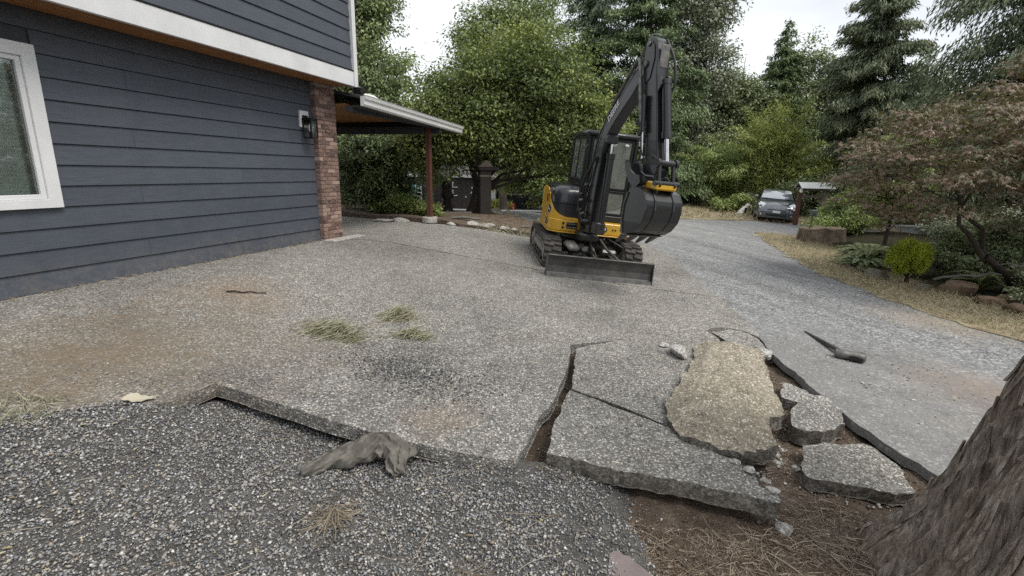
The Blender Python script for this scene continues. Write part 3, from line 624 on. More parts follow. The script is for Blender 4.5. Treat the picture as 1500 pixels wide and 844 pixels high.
MB().box((7.94, -.287, 2.42), (8.08, 3.0, 2.58)).build('cross_beam', M['graytrim'], porch)
MB().box((7.96, -.287, 2.583), (8.06, 3.0, 2.82)).build('gable_panel', M['black'], porch)
MB().box((8.083, -.60, 2.43), (8.12, 3.0, 2.75)).build('gable_board', M['graytrim'], porch)
for q in range(24):
    y0 = -.285 + q * .137; MB().box((4.98, y0, 2.69), (7.935, y0 + .133, 2.708), .002).build('ceiling_plank', M['cedar_wood'], porch)
MB().box((7.945, -.415, .5), (8.055, -.305, 2.574), .006).build('post', M['redpost'], porch)
MB().lathe([(.17, 0), (.19, .02), (.185, .13), (.17, .15), (0.001, .15)], (8.0, -.36, .352), 20).build('post_footing', M['pale'], porch)
MB().box((4.4, -.32, ZG + .035), (5.35, -.1, ZG + .06), .005).build('stone_step', M['pale'], house)

# wall lantern
lan = thing('wall_lantern', 'black open frame wall lantern on white block beside the brick pillar', 'lamp', (W0[0] + WU[0] * 4.235, W0[1] + WU[1] * 4.235, 2.24), yaw)
MB().box((-.10, -.036, .0), (.10, .0, .26), .004).build('mounting_block', M['trim'], lan)
MB().box((-.058, -.062, .04), (.058, -.037, .19), .004).build('back_plate', M['black'], lan)
fr = MB(); r_ = .009
for x in (-.075, .075):
    for y in (-.21, -.062):
        fr.box((x - r_, y - r_, -.16), (x + r_, y + r_, .13))
for zz in (-.16, .12):
    for x in (-.075, .075): fr.box((x - .007, -.203, zz - .008), (x + .007, -.069, zz + .008))
    for y in (-.21, -.062): fr.box((-.068, y - .007, zz - .008), (.068, y + .007, zz + .008))
fr.box((-.085, -.22, .13), (.085, -.05, .145)); fr.build('lantern_frame', M['black'], lan)
MB().box((-.06, -.195, -.14), (.06, -.193, .11)).build('pane', M['glass'], lan)
MB().lathe([(.018, 0), (.03, .05), (.02, .1), (.004, .12)], (0, -.13, -.06), 12).build('bulb', M['trim'], lan, smooth=True)
# ---------------------------------------------------------------- broken slabs and rubble
def slab(name, label, poly, zf, thick, mat, sidemat, cat='concrete slab', sp=.05, jag=.016, group=None, rough=.006):
    o = sheet(name, poly, zf, sp, mat, thick, jag=jag, under=True, edge=.028, rough=rough)
    me = o.data; me.materials.append(sidemat)
    nz = np.zeros(len(me.polygons) * 3, np.float32); me.polygons.foreach_get('normal', nz); nz = nz.reshape(-1, 3)[:, 2]
    me.polygons.foreach_set('material_index', (nz < .55).astype(np.int32))
    return tag(o, label, cat, group)
M['greychunk'] = aggregate('grey_broken_concrete', False)
CRR = [(.235, 2.672), (.27, 2.86), (.315, 3.071), (.40, 3.35), (.475, 3.598)]
CRR2 = [(.50, 3.66), (.561, 4.039), (.61, 4.3), (.65, 4.54)]
fz = lambda x, y: Hh(x, y) + .035 + .02 * np.exp(-((np.asarray(y) - 2.55) / .4) ** 2)
slab('broken_slab', 'long raised front piece of broken pebbled slab with thick dark edge', CRR + [(.655, 3.485), (.93, 3.29), (1.15, 3.115), (1.226, 2.985), (1.33, 2.86), (1.44, 2.76), (1.5, 2.62), (1.46, 2.5), (1.535, 2.37), (1.35, 2.41), (1.0, 2.487), (.8, 2.53), (.629, 2.551), (.4, 2.61)], fz, .105, M['aggregate'], M['broken'], group='broken slab pieces')
slab('broken_slab', 'flat pebbled slab piece behind the cracks, partly under the tan chunk', CRR2 + [(1.107, 4.925), (1.909, 5.345), (2.3, 5.52), (2.35, 5.3), (2.2, 4.6), (1.9, 3.6), (1.55, 3.1), (1.24, 3.02), (1.18, 3.17), (.952, 3.345), (.672, 3.548)], lambda x, y: Hh(x, y) + .018, .1, M['aggregate'], M['broken'], group='broken slab pieces')
slab('broken_slab', 'narrow pebbled strip of slab left at the asphalt edge, cracked across', [(2.4, 5.52), (2.42, 5.2), (2.62, 5.03), (2.72, 5.12), (2.83, 5.12), (2.88, 5.4), (2.83, 5.6), (2.68, 5.7)], lambda x, y: Hh(x, y) + .0, .09, M['aggregate'], M['broken'], group='broken slab pieces')
chunk = [(2.0, 4.97), (2.2, 5.06), (2.34, 5.02), (2.52, 4.95), (2.6, 4.8), (2.561, 4.6), (2.42, 4.3), (2.293, 3.997), (2.2, 3.7), (2.095, 3.416), (1.93, 3.3), (1.844, 3.104), (1.82, 2.95), (1.731, 2.89), (1.6, 2.82), (1.5, 2.778), (1.36, 2.82), (1.199, 2.916), (1.16, 3.02), (1.154, 3.133), (1.194, 3.444), (1.36, 3.72), (1.54, 4.011), (1.68, 4.28), (1.82, 4.55), (1.9, 4.8)]
def chunk_z(x, y):
    X = np.column_stack([x, y]); d = segdist(X, chunk + chunk[:1])
    return Hh(x, y) + .135 - .05 * np.exp(-(d / .12) ** 2) + .03 * fbm(X, 2.2, 4) - .05 * np.clip((np.asarray(y) - 4.2), 0, 1)
slab('concrete_chunk', 'big upturned slab chunk with rough tan earthy top lying on the broken pieces', chunk, chunk_z, .11, M['tan'], M['broken'], 'concrete chunk', sp=.025, jag=.022, rough=.042)
slab('concrete_chunk', 'small grey chunk behind another one, touching the right flank of the tan chunk', [(2.45, 4.05), (2.54, 4.22), (2.66, 4.25), (2.74, 4.14), (2.69, 3.95), (2.58, 3.86), (2.44, 3.80), (2.36, 3.9)], lambda x, y: Hh(x, y) - .02 + .05 * fbm(np.column_stack([x, y]), 7, 3) - .12 * (np.asarray(x) - 2.55), .1, M['greychunk'], M['greychunk'], 'concrete chunk', sp=.03, rough=.02)
slab('concrete_chunk', 'small grey block with flat lit top, right of the tan chunk above the wedge', [(2.25, 3.56), (2.43, 3.72), (2.6, 3.82), (2.70, 3.80), (2.7, 3.62), (2.59, 3.41), (2.45, 3.33), (2.338, 3.28), (2.2, 3.3), (2.15, 3.36)], lambda x, y: Hh(x, y) + .02 + .02 * fbm(np.column_stack([x, y]), 6, 3) + .1 * (np.asarray(y) - 3.5), .125, M['greychunk'], M['broken'], 'concrete chunk', sp=.03, rough=.012)
slab('concrete_chunk', 'flat wedge of pebbled slab on the soil nearest the big tree trunk', [(1.935, 2.85), (2.02, 3.0), (2.1, 3.13), (2.245, 3.175), (2.45, 3.2), (2.66, 3.21), (2.66, 2.98), (2.56, 2.68), (2.4, 2.64), (2.33, 2.66), (2.1, 2.70), (1.92, 2.74)], lambda x, y: Hh(x, y) - .03 + .02 * fbm(np.column_stack([x, y]), 4, 3), .085, M['aggregate'], M['broken'], 'concrete chunk', sp=.035, rough=.012)
def rock(name, label, cat, c, r, mat, seed=0, group=None, sub=3, n=.28, parent=None, squash=1):
    import bmesh
    bm = bmesh.new(); bmesh.ops.create_icosphere(bm, subdivisions=sub if max(r) > .06 else 2, radius=1)
    P = np.array([v.co for v in bm.verts]); q = fbm(P + seed * 7.3, 1.1, 4); P = P * (1 + n * 2 * q)[:, None]
    # a few flat facets
    rs = np.random.default_rng(seed)
    for _ in range(7):
        d = rs.normal(size=3); d /= np.linalg.norm(d); k = P @ d; lim = .6; P = P - np.clip(k - lim, 0, None)[:, None] * d * .85
    P = P * np.array(r) 
    for v, p in zip(bm.verts, P): v.co = p
    me = bpy.data.meshes.new(name); bm.to_mesh(me); bm.free(); o = link(name, me, mat, parent); o.location = c
    return tag(o, label, cat, group)
def pebble_at(name, label, cat, x, y, r, mat, seed, zf=soil_z, group=None, up=.5):
    z = float(zf(np.array([x]), np.array([y]))[0]); return rock(name, label, cat, (x, y, z + r[2] * up), r, mat, seed, group)
pebble_at('rubble', 'white crumbled lump of concrete at the left flank of the tan chunk', 'rubble', 1.70, 4.62, (.10, .17, .06), M['pale'], 3, lambda x, y: Hh(x, y) + .02)
pebble_at('rubble', 'thin white flake lying beside the crumbled lump on the slab', 'rubble', 1.62, 4.86, (.06, .07, .02), M['pale'], 4, lambda x, y: Hh(x, y) + .02)
pebble_at('rubble', 'pale jagged lump at the head of the dark gap along the asphalt', 'rubble', 2.70, 4.95, (.11, .12, .06), M['pale'], 5, lambda x, y: Hh(x, y) - .05)
pebble_at('rubble', 'white chip at the front right tip of the raised slab', 'rubble', 1.56, 2.37, (.05, .05, .04), M['pale'], 6)
for i, (x, y, s) in enumerate([(1.47, 2.64, .04), (1.42, 2.72, .035), (1.52, 2.54, .03), (1.53, 2.45, .035), (1.9, 3.12, .04), (1.86, 3.0, .035), (1.97, 2.96, .03), (2.02, 3.22, .03), (2.3, 3.2, .03), (2.5, 3.22, .03), (2.73, 3.3, .03), (2.84, 4.95, .03), (2.8, 5.05, .035), (2.75, 5.15, .03)]):
    pebble_at('rubble_bit', 'small pale chip of broken concrete scattered between the slab pieces', 'rubble', x, y, (s * 1.2, s, s * .6), M['pale'], 20 + i, soil_z if i != 0 and i > 3 else fz, 'concrete chips')
for i, (x, y) in enumerate([(3.35, 4.3), (3.3, 3.55), (3.05, 2.9), (3.6, 4.0)]):
    pebble_at('rubble_bit', 'white chip of stone lying loose on the asphalt', 'rubble', x, y, (.022, .02, .013), M['pale'], 40 + i, lambda x, y: Hh(x, y) - .012, 'white chips on the asphalt')
# flat reddish stone at the bottom edge
M['redstone'] = pm('pinkish_grey_stone', (.24, .195, .19), (.16, .135, .13), .85, 0, 7, .6, 70)
slab('flat_stone', 'flat pinkish grey stone set in the gravel at the edge of the soil', [(.50, 2.0), (.545, 2.03), (.60, 2.0), (.715, 1.86), (.74, 1.72), (.60, 1.60), (.46, 1.66), (.47, 1.85)], lambda x, y: Hh(x, y) - .03 + .015 * fbm(np.column_stack([x, y]), 5, 2), .07, M['redstone'], M['redstone'], 'stone', sp=.03, rough=.008)

# crumbs broken off along the edges
M['crumb'] = stonemat('concrete_crumb', [(0, (.10, .09, .08)), (.5, (.30, .28, .25)), (1, (.66, .64, .6))])
E1 = densify([(1.55, 2.38), (1.46, 2.52), (1.5, 2.65), (1.33, 2.86), (1.5, 2.75), (1.75, 2.86), (1.86, 3.0), (1.95, 3.28), (2.12, 3.36), (2.3, 3.95), (2.5, 4.4), (2.62, 4.85), (2.72, 5.0)], .01, closed=False) + densify([(1.92, 2.72), (2.4, 2.62), (2.7, 2.9), (2.72, 3.25), (2.3, 3.22)], .01, closed=False) + densify([(.24, 2.75), (.33, 3.1), (.45, 3.5), (.55, 4.0)], .02, closed=False)
Q = np.array(E1)[rng.integers(0, len(E1), 900)] + rng.normal(size=(900, 2)) * .05
stones('rubble_crumbs', on(soil_z, Q, .012), .006 + .034 * rng.random(900) ** 3.2, M['crumb'])
E2 = densify([(1.6, 4.75), (1.72, 4.4), (1.5, 3.95), (1.3, 3.62)], .01, closed=False) + densify([(2.0, 5.1), (2.5, 5.1), (2.75, 5.3)], .01, closed=False) + densify([(1.2, 2.86), (1.45, 2.6), (1.5, 2.42)], .01, closed=False)
Q = np.array(E2)[rng.integers(0, len(E2), 170)] + rng.normal(size=(170, 2)) * .035
stones('rubble_crumbs', on(lambda x, y: Hh(x, y) + .025, Q, .006), .005 + .025 * rng.random(170) ** 3, M['crumb'])
# ---------------------------------------------------------------- mini excavator (local x = picture right, -y = forward, z up)
def paint(name, c, rough=.42, dust=.35, coat=.25, dustc=(.30, .27, .22)):
    g = G(name); v = g.obj(); p = g.n('ShaderNodeSeparateXYZ', {'Vector': v}).outputs[2]
    n = g.noise(v, 5, 6, .68); n2 = g.noise(v, 38, 5, .7)
    low = g.ramp(p, [(.0, 1.0), (.55, .35), (1.0, .12)])
    d = g.math('MULTIPLY', g.math('MULTIPLY', g.ramp(n, [(.38, .15), (.7, 1.)]), low), dust)
    col = g.mix(d, c, dustc); col = g.mix(g.math('MULTIPLY', g.math('GREATER_THAN', n2, .74), .2), col, tuple(min(1, x * 2 + .05) for x in c))
    ro = g.math('ADD', rough, g.math('MULTIPLY', d, .5), True)
    return g.princ(col, ro, 0, g.bump(n2, .03, .004), .45, coat)
M['exblack'] = paint('black_machine_paint', (.011, .012, .014), .34, .22)
M['exgray'] = paint('dark_hood_plastic', (.016, .018, .023), .30, .12, .3)
M['exyellow'] = paint('yellow_machine_paint', (.66, .38, .03), .34, .16, .35)
M['rubber'] = paint('track_rubber', (.035, .034, .033), .8, .8, 0, (.26, .235, .20))
M['steel'] = pm('worn_steel', (.23, .225, .215), (.11, .105, .098), .45, .75, 12, .2, 80)
M['bladepaint'] = paint('scuffed_blade_paint', (.030, .031, .033), .4, .3, .1)
M['chrome'] = pm('chrome_rod', (.75, .75, .76), (.6, .6, .61), .12, 1.0, 10)
M['hose'] = pm('hydraulic_hose', (.016, .016, .017), (.03, .03, .03), .5, 0, 20)
M['dusty'] = pm('dusty_cast_steel', (.38, .36, .33), (.2, .185, .165), .85, 0, 9, .3, 50)
M['cabglass'] = glassmat('cab_glass', (.74, .86, .80), .03, 1.2, .20)
M['white'] = pm('white_print', (.78, .78, .76), (.7, .7, .68), .5)
M['decalblack'] = pm('black_print', (.012, .012, .012), (.016, .016, .016), .4)
M['orange'] = pm('amber_print', (.62, .27, .04), (.5, .2, .03), .4)
M['lamp'] = pm('lamp_lens', (.72, .74, .74), (.6, .62, .62), .15)
ex = thing('excavator', 'yellow and black mini excavator on rubber tracks with raised folded arm', 'excavator')
exR = np.array([[.99259, -.07698, .09400], [.08051, .99616, -.03439], [-.09099, .04171, .99498]])
ex.matrix_world = Matrix([[*exR[0], 1.285], [*exR[1], 9.315], [*exR[2], -.055], [0, 0, 0, 1]])
# --- tracks
def stad(r, n=14, y=.80, zc=.265):
    return [(-y + r * math.cos(a), zc + r * math.sin(a)) for a in np.linspace(math.pi / 2, 3 * math.pi / 2, n)] + [(y + r * math.cos(a), zc + r * math.sin(a)) for a in np.linspace(-math.pi / 2, math.pi / 2, n)]
def path_pts(r, m):
    P = stad(r, 24); P = np.array(P + [P[0]]); L = np.r_[0, np.cumsum(np.linalg.norm(np.diff(P, axis=0), axis=1))]
    t = np.linspace(0, L[-1], m, endpoint=False); return np.stack([np.interp(t, L, P[:, 0]), np.interp(t, L, P[:, 1])], 1)
for sx in (-1, 1):
    x0, x1 = sx * .72 - .15, sx * .72 + .15
    n = 60; outer, inner = path_pts(.24, n), path_pts(.205, n)
    b = MB(); V = []; 
    for i in range(n): V += [(x0, *outer[i]), (x1, *outer[i]), (x1, *inner[i]), (x0, *inner[i])]
    b.add(V, [(i * 4 + j, i * 4 + (j + 1) % 4, ((i + 1) % n) * 4 + (j + 1) % 4, ((i + 1) % n) * 4 + j) for i in range(n) for j in range(4)])
    tr = b.build('track', M['rubber'], ex)
    lg = MB(); m = 46; pp = path_pts(.262, m); tn = np.roll(pp, -1, 0) - np.roll(pp, 1, 0); tn /= np.linalg.norm(tn, axis=1)[:, None]
    for i in range(m):
        p, t = pp[i], tn[i]; nrm = np.array([t[1], -t[0]])
        for (a, c, sh) in ((x0 + .004, x0 + .165, .018), (x1 - .165, x1 - .004, -.018)):
            if (i % 2 == 0) == (sh > 0): a2, c2 = a, c
            else: a2, c2 = (a, c - .05) if sh > 0 else (a + .05, c)
            V = []
            for x in (a2, c2):
                k = sh if abs(x - (x0 + x1) / 2) < .05 else 0
                for u, h in ((-.026, -.03), (.026, -.03), (.017, .014), (-.017, .014)): q = p + t * (u + k) + nrm * h; V.append((x, *q))
            lg.add(V, [(0, 1, 2, 3), (7, 6, 5, 4), (0, 4, 5, 1), (1, 5, 6, 2), (2, 6, 7, 3), (3, 7, 4, 0)])
    tag(lg.build('track_lugs', M['rubber'], tr), kind='stuff')
    fr = MB().box((sx * .72 - .09, -.62, .17), (sx * .72 + .09, .62, .36), .03); fr.box((sx * .72 - .13, -.5, .21), (sx * .72 + .13, .5, .31), .02); fr.build('track_frame', M['dusty'], tr)
    for y, r in ((-.80, .195), (.80, .185)): MB().cyl((sx * .72 - .11, y, .265), (sx * .72 + .11, y, .265), r, 24).cyl((sx * .72 - .135, y, .265), (sx * .72 + .135, y, .265), .09, 16).build('track_wheel', M['dusty'], tr, bevel=.008)
    for y in (-.42, -.14, .14, .42): MB().cyl((sx * .72 - .12, y, .12), (sx * .72 + .12, y, .12), .072, 16).build('roller', M['exblack'], tr, bevel=.005)
uc = MB().box((-.5, -.5, .24), (.5, .5, .46), .04); 
for sx in (-1, 1):
    for y in (-.4, .4): uc.box((min(sx * .3, sx * .64), y - .09, .26), (max(sx * .3, sx * .64), y + .09, .42), .02)
ud = uc.build('undercarriage', M['exblack'], ex)
MB().cyl((0, 0, .461), (0, 0, .60), .43, 32).build('swing_ring', M['exblack'], ud, bevel=.01)
MB().box((-.46, -1.02, .36), (-.25, -.52, .47), .04).build('frame_cover', M['dusty'], ud); MB().box((-.2, -1.0, .34), (.02, -.58, .45), .04).build('frame_cover', M['dusty'], ud)
MB().box((.12, -.95, .3), (.44, -.56, .42), .04).build('frame_cover', M['exblack'], ud)
# --- dozer blade
prof = [(-1.60, .03), (-1.555, .10), (-1.535, .20), (-1.545, .30), (-1.575, .372), (-1.545, .378), (-1.505, .30), (-1.495, .2), (-1.515, .10), (-1.55, .03)]
bl = MB().prism(prof, -.872, .872).build('dozer_blade', M['bladepaint'], ex)
MB().prism([(-1.622, .002), (-1.604, .088), (-1.592, .088), (-1.597, .002)], -.868, .868).build('cutting_edge', M['steel'], bl)
MB().prism([(-1.58, .374), (-1.575, .386), (-1.535, .386), (-1.535, .379)], -.87, .87).build('blade_rim', M['steel'], bl)
for sx in (-1, 1): MB().prism([(-1.63, .003), (-1.575, .38), (-1.48, .38), (-1.45, .003)], sx * .873, sx * .887).build('blade_end_plate', M['bladepaint'], bl)
for sx in (-1, 1):
    a = MB(); a.loft([[(sx * .34 - .05, -1.5, .14), (sx * .34 + .05, -1.5, .14), (sx * .34 + .05, -1.5, .27), (sx * .34 - .05, -1.5, .27)], [(sx * .3 - .05, -.45, .26), (sx * .3 + .05, -.45, .26), (sx * .3 + .05, -.45, .4), (sx * .3 - .05, -.45, .4)]]); a.build('blade_arm', M['exblack'], bl)
cy = MB().cyl((-.06, -.62, .50), (-.06, -1.12, .36), .055, 14).build('blade_cylinder', M['exblack'], bl, smooth=True); MB().cyl((-.06, -1.12, .36), (-.06, -1.5, .255), .03, 12).build('rod', M['chrome'], cy, smooth=True)
MB().box((-.20, -1.22, .40), (.06, -.70, .425), .008, rot=((1, 0, 0), (0, .96, -.28), (0, .28, .96)), piv=(0, -.7, .42)).build('cylinder_guard', M['exblack'], bl)
MB().tube([(.16, -.7, .55), (.2, -1.1, .45), (.36, -1.48, .33)], .022, 8).build('guard_bar', M['steel'], bl, smooth=True)
# --- upper structure: plan outline with rounded nose corners and round tail
def plan(inset=0.0, rc=.22):
    P = []; hw = .775 - inset; f = -.63 + inset
    for a in np.linspace(-math.pi / 2, -math.pi, 8): P.append((-hw + rc + rc * math.cos(a), f + rc + rc * math.sin(a)))
    R = .98 - inset
    for a in np.linspace(math.pi - math.asin(.56), math.asin(.56), 18):
        P.append((max(-hw, min(hw, R * math.cos(a) * 1.02)), R * math.sin(a)))
    for a in np.linspace(0, -math.pi / 2, 6): P.append((hw - .12 + .12 * math.cos(a), f + .12 + .12 * math.sin(a)))
    return P
body = MB().prism(plan(), .63, .84, f=lambda w, p, q: (p, q, w)).build('body', M['exyellow'], ex, bevel=.018)
MB().prism(plan(-.012), .605, .627, f=lambda w, p, q: (p, q, w)).build('bumper_strip', M['exyellow'], body, bevel=.006)
cw = [p for p in plan() if p[1] > .42]
MB().prism(cw + [], .842, 1.33, f=lambda w, p, q: (p, q, w)).build('counterweight', M['exyellow'], body, bevel=.05, seg=3)
def front_strip(inset):                                     # outline from the right flank round the nose corner to the boom
    P = [(-.775 + inset, .42), (-.775 + inset, .2), (-.775 + inset, 0), (-.775 + inset, -.2)]; rc = .24
    P += [(-.775 + inset + rc + (rc) * math.cos(a), -.63 + inset + rc + rc * math.sin(a)) for a in np.linspace(-math.pi, -math.pi / 2, 9)]
    return P + [(-.42, -.63 + inset), (-.30, -.63 + inset)]
def hood_part(name, z0, z1, top, mat):
    S0 = front_strip(.022); rings = []
    levels = [(z0, 0), (z1, 0)] if not top else [(z0, 0), (z1 - .16, .0), (z1 - .07, .03), (z1 - .02, .08), (z1, .15)]
    for z, ins in levels:
        r = [(min(x + ins if x < -.35 else x, -.3), y + ins * (1.5 if y < -.2 else .3), z) for x, y in S0]
        rings.append(r + [(-.28, .42, z)])
    return MB().loft(rings).build(name, mat, body, smooth=True, angle=50)
hl = hood_part('lower_hood', .842, 1.105, False, M['exgray']); hu = hood_part('upper_hood', 1.113, 1.42, True, M['exgray'])
MB().cyl((-.72, -.36, 1.30), (-.775, -.40, 1.31), .045, 16).build('fuel_cap', M['steel'], hu, bevel=.006)
# yellow side skin sweeping down round the nose corner
S = np.array(front_strip(0.0)); d = np.r_[0, np.cumsum(np.linalg.norm(np.diff(S, axis=0), axis=1))]; tt = np.linspace(0, d[-1], 40)
SX, SY = np.interp(tt, d, S[:, 0]), np.interp(tt, d, S[:, 1]); zc = np.interp(tt, [0, .45, .62, .78, .90, 1.0, 1.1, 1.2, 1.3], [1.345, 1.33, 1.29, 1.20, 1.10, .985, .92, .89, .88])
sk = MB(); ctr = np.array([-.4, 0]); V = []
for x, y, z in zip(SX, SY, zc):
    o = np.array([x, y]); dn = ctr - o; dn /= np.linalg.norm(dn); i = o + dn * .02; V += [(*o, .838), (*o, z), (*i, z), (*i, .838)]
sk.add(V, [(i * 4 + j, i * 4 + (j + 1) % 4, (i + 1) * 4 + (j + 1) % 4, (i + 1) * 4 + j) for i in range(39) for j in range(4)])
skin = sk.build('side_panel', M['exyellow'], body, smooth=True, angle=40)
def on_skin(t, z, off=.003):                                # point and outward normal on the skin at arc length t
    x, y = np.interp(t, tt, SX), np.interp(t, tt, SY); x2, y2 = np.interp(t + .01, tt, SX), np.interp(t + .01, tt, SY)
    tx, ty = (x2 - x), (y2 - y); L = math.hypot(tx, ty); tx /= L; ty /= L; nx, ny = ty, -tx
    if nx * (x + .4) + ny * y < 0: nx, ny = -nx, -ny
    return np.array([x + nx * off, y + ny * off, z]), np.array([tx, ty, 0.]), np.array([nx, ny, 0.])
def skin_patch(pts, name, mat, parent, off, t0, z0, fan=True):  # flat print wrapped on the curved skin: pts = (along, up) around (t0, z0)
    pts = [np.array(p) for p in pts]; n = len(pts); P = lambda q: on_skin(t0 + q[0], z0 + q[1], off)[0]
    if not fan: return MB().add([P(q) for q in pts], [tuple(range(n))]).build(name, mat, parent)
    c = sum(pts) / n; fr = [c + (q - c) * k for k in (.25, .5, .75, 1) for q in pts]
    F = [tuple(range(n))] + [(i * n + j, i * n + (j + 1) % n, (i + 1) * n + (j + 1) % n, (i + 1) * n + j) for i in range(3) for j in range(n)]
    return MB().add([P(q) for q in fr], F).build(name, mat, parent)
DEER = [(-.052, -.018), (-.038, -.026), (-.02, -.006), (.004, .002), (.012, -.014), (.03, -.034), (.04, -.030), (.026, -.008), (.03, .008), (.046, .014), (.052, .026), (.036, .026), (.028, .034), (.022, .05), (.016, .048), (.016, .03), (.006, .018), (-.012, .012), (-.03, .004), (-.04, .004)]
circ = lambda r, n=24: [(r * math.cos(a), r * math.sin(a)) for a in np.linspace(0, 2 * math.pi, n, endpoint=False)]
skin_patch(circ(.082), 'emblem', M['white'], skin, .004, .84, .985); skin_patch(circ(.076), 'emblem', M['decalblack'], skin, .007, .84, .985)
skin_patch([(-a, b) for a, b in DEER][::-1], 'deer_emblem', M['white'], skin, .016, .84, .985, False)
skin_patch([(-.012, -.05), (.012, -.05), (.012, .06), (-.012, .06)], 'grip', M['decalblack'], skin, .006, .66, 1.17)
MB().tube([on_skin(.66, 1.10, .01)[0], on_skin(.65, 1.13, .03)[0], on_skin(.65, 1.20, .03)[0], on_skin(.66, 1.23, .01)[0]], .010, 8).build('grab_handle', M['black'], skin, smooth=True)
def text_mesh(txt, size, shear=0.0, bold=.0):
    cu = bpy.data.curves.new('lettering', 'FONT'); cu.body = txt; cu.size = size; cu.shear = shear; cu.offset = bold; cu.align_x = 'CENTER'; cu.align_y = 'CENTER'
    o = bpy.data.objects.new('lettering', cu); COL.objects.link(o); bpy.context.view_layer.update()
    me = bpy.data.meshes.new_from_object(o.evaluated_get(bpy.context.evaluated_depsgraph_get())); bpy.data.objects.remove(o); bpy.data.curves.remove(cu); me.materials.clear(); return me
def lettering(txt, size, o, ax, nrm, mat, parent, shear=0.0, bold=0.0):
    me = text_mesh(txt, size, shear, bold); ax = np.array(ax, float); ax /= np.linalg.norm(ax); nrm = np.array(nrm, float); nrm /= np.linalg.norm(nrm); upv = np.cross(nrm, ax)
    for v in me.vertices: v.co = Vector(np.array(o) + ax * v.co.x + upv * v.co.y)
    return link('lettering', me, mat, parent)
def body_patch(t, z, pts, mat, off=.003):
    return skin_patch(pts, 'decal', mat, body, off, t, z)
body_patch(.64, .745, [(-.12, -.062), (.12, -.062), (.06, .06), (-.12, .06)], M['decalblack'])
p, tx, nn = on_skin(.61, .745, .012); lettering('35', .11, p, -np.cross(nn, (0, 0, 1)), nn, M['white'], body, .2, .002)
body_patch(.88, .745, [(-.13, .04), (.0, .04), (.0, -.03), (-.06, -.03)], M['decalblack']); p, tx, nn = on_skin(.83, .752, .012); lettering('P', .06, p, -np.cross(nn, (0, 0, 1)), nn, M['white'], body)
body_patch(.98, .745, [(-.06, -.035), (.05, -.035), (.05, .04), (-.06, .04)], M['decalblack']); body_patch(.98, .745, [(-.045, -.024), (.035, -.024), (.035, .028), (-.045, .028)], M['orange'], .006)
for zz in (.775, .700): MB().cyl((-.53, -.60, zz), (-.53, -.642, zz), .022, 12).build('bolt', M['exblack'], body)
# nose: dark pocket with steel handles beside the boom foot, front plate with small emblem
MB().box((-.47, -.645, .69), (-.27, -.58, .80), .01).build('step_pocket', M['black'], body)
for zz in (.72, .775): MB().tube([(-.46, -.66, zz), (-.45, -.70, zz), (-.30, -.70, zz), (-.29, -.66, zz)], .012, 8).build('step_bar', M['steel'], body, smooth=True)
e0 = np.array([.22, -.637, .735])
MB().add([(e0[0] + a, e0[1], e0[2] + b) for a, b in circ(.056)], [tuple(range(24))]).build('emblem', M['decalblack'], body)
MB().add([(e0[0] + a * .8, e0[1] - .003, e0[2] + b * .8) for a, b in DEER], [tuple(range(len(DEER)))]).build('deer_emblem', M['white'], body)
for x in (.38, .43, .52): MB().cyl((x, -.62, .74 + .02 * (x > .5)), (x, -.637, .74 + .02 * (x > .5)), .016, 10).build('bolt', M['exblack'], body)
MB().box((.56, -.66, .625), (.70, -.60, .66), .008).build('corner_step', M['steel'], body)
# --- cab
cx0, cx1, cy0, cy1, cz0, cz1 = -.262, .665, -.40, .90, .845, 2.40
cab = MB().box((cx0, cy0, cz0), (cx1, cy1, .96), .015).build('cab', M['exblack'], ex)
t_ = .075
for x in (cx0, cx1 - t_):
    MB().box((x, cy0, .961), (x + t_, cy0 + .085, 2.32), .022).build('cab_post', M['exblack'], cab); MB().box((x, cy1 - .09, .961), (x + t_, cy1, 2.32), .022).build('cab_post', M['exblack'], cab)
MB().box((cx0 - .012, cy0 - .03, 2.305), (cx1 + .012, cy1 + .01, 2.40), .035).build('cab_roof', M['exblack'], cab, smooth=True, angle=50)
MB().box((cx0 + .002, cy0 + .085, .961), (cx0 + .06, cy1 - .09, 1.50), .006).build('side_wall', M['exblack'], cab)
MB().box((cx1 - .06, cy0 + .085, .961), (cx1 - .002, cy1 - .09, 1.20), .006).build('door_panel', M['exblack'], cab)
MB().box((cx0 + t_, cy1 - .06, .961), (cx1 - t_, cy1 - .01, 1.45), .006).build('rear_wall', M['exblack'], cab)
def frame_of(x0, x1, z0, z1, y, w, name='window_frame'):
    m = MB(); m.box((x0, y, z0), (x0 + w, y + .03, z1), .006).box((x1 - w, y, z0), (x1, y + .03, z1), .006).box((x0 + w, y, z1 - w), (x1 - w, y + .03, z1), .006).box((x0 + w, y, z0), (x1 - w, y + .03, z0 + w), .006); return m
wf = frame_of(cx0 + t_ + .002, cx1 - t_ - .002, 1.41, 2.30, cy0 + .004, .05).build('window_frame', M['black'], cab); MB().box((cx0 + .13, cy0 + .015, 1.46), (cx1 - .13, cy0 + .021, 2.25)).build('pane', M['cabglass'], wf)
wf = frame_of(cx0 + t_ + .002, cx1 - t_ - .002, .963, 1.405, cy0 + .004, .045).build('window_frame', M['black'], cab); MB().box((cx0 + .13, cy0 + .015, 1.01), (cx1 - .13, cy0 + .021, 1.36)).build('pane', M['cabglass'], wf)
MB().box((cx0 + .16, cy0 - .003, 1.02), (cx0 + .25, cy0 + .003, 1.075)).build('label', M['white'], cab).location = (.18, 0, 0)
sw = MB(); y0, y1, z0, z1, w = cy0 + .087, cy1 - .092, 1.503, 2.302, .045
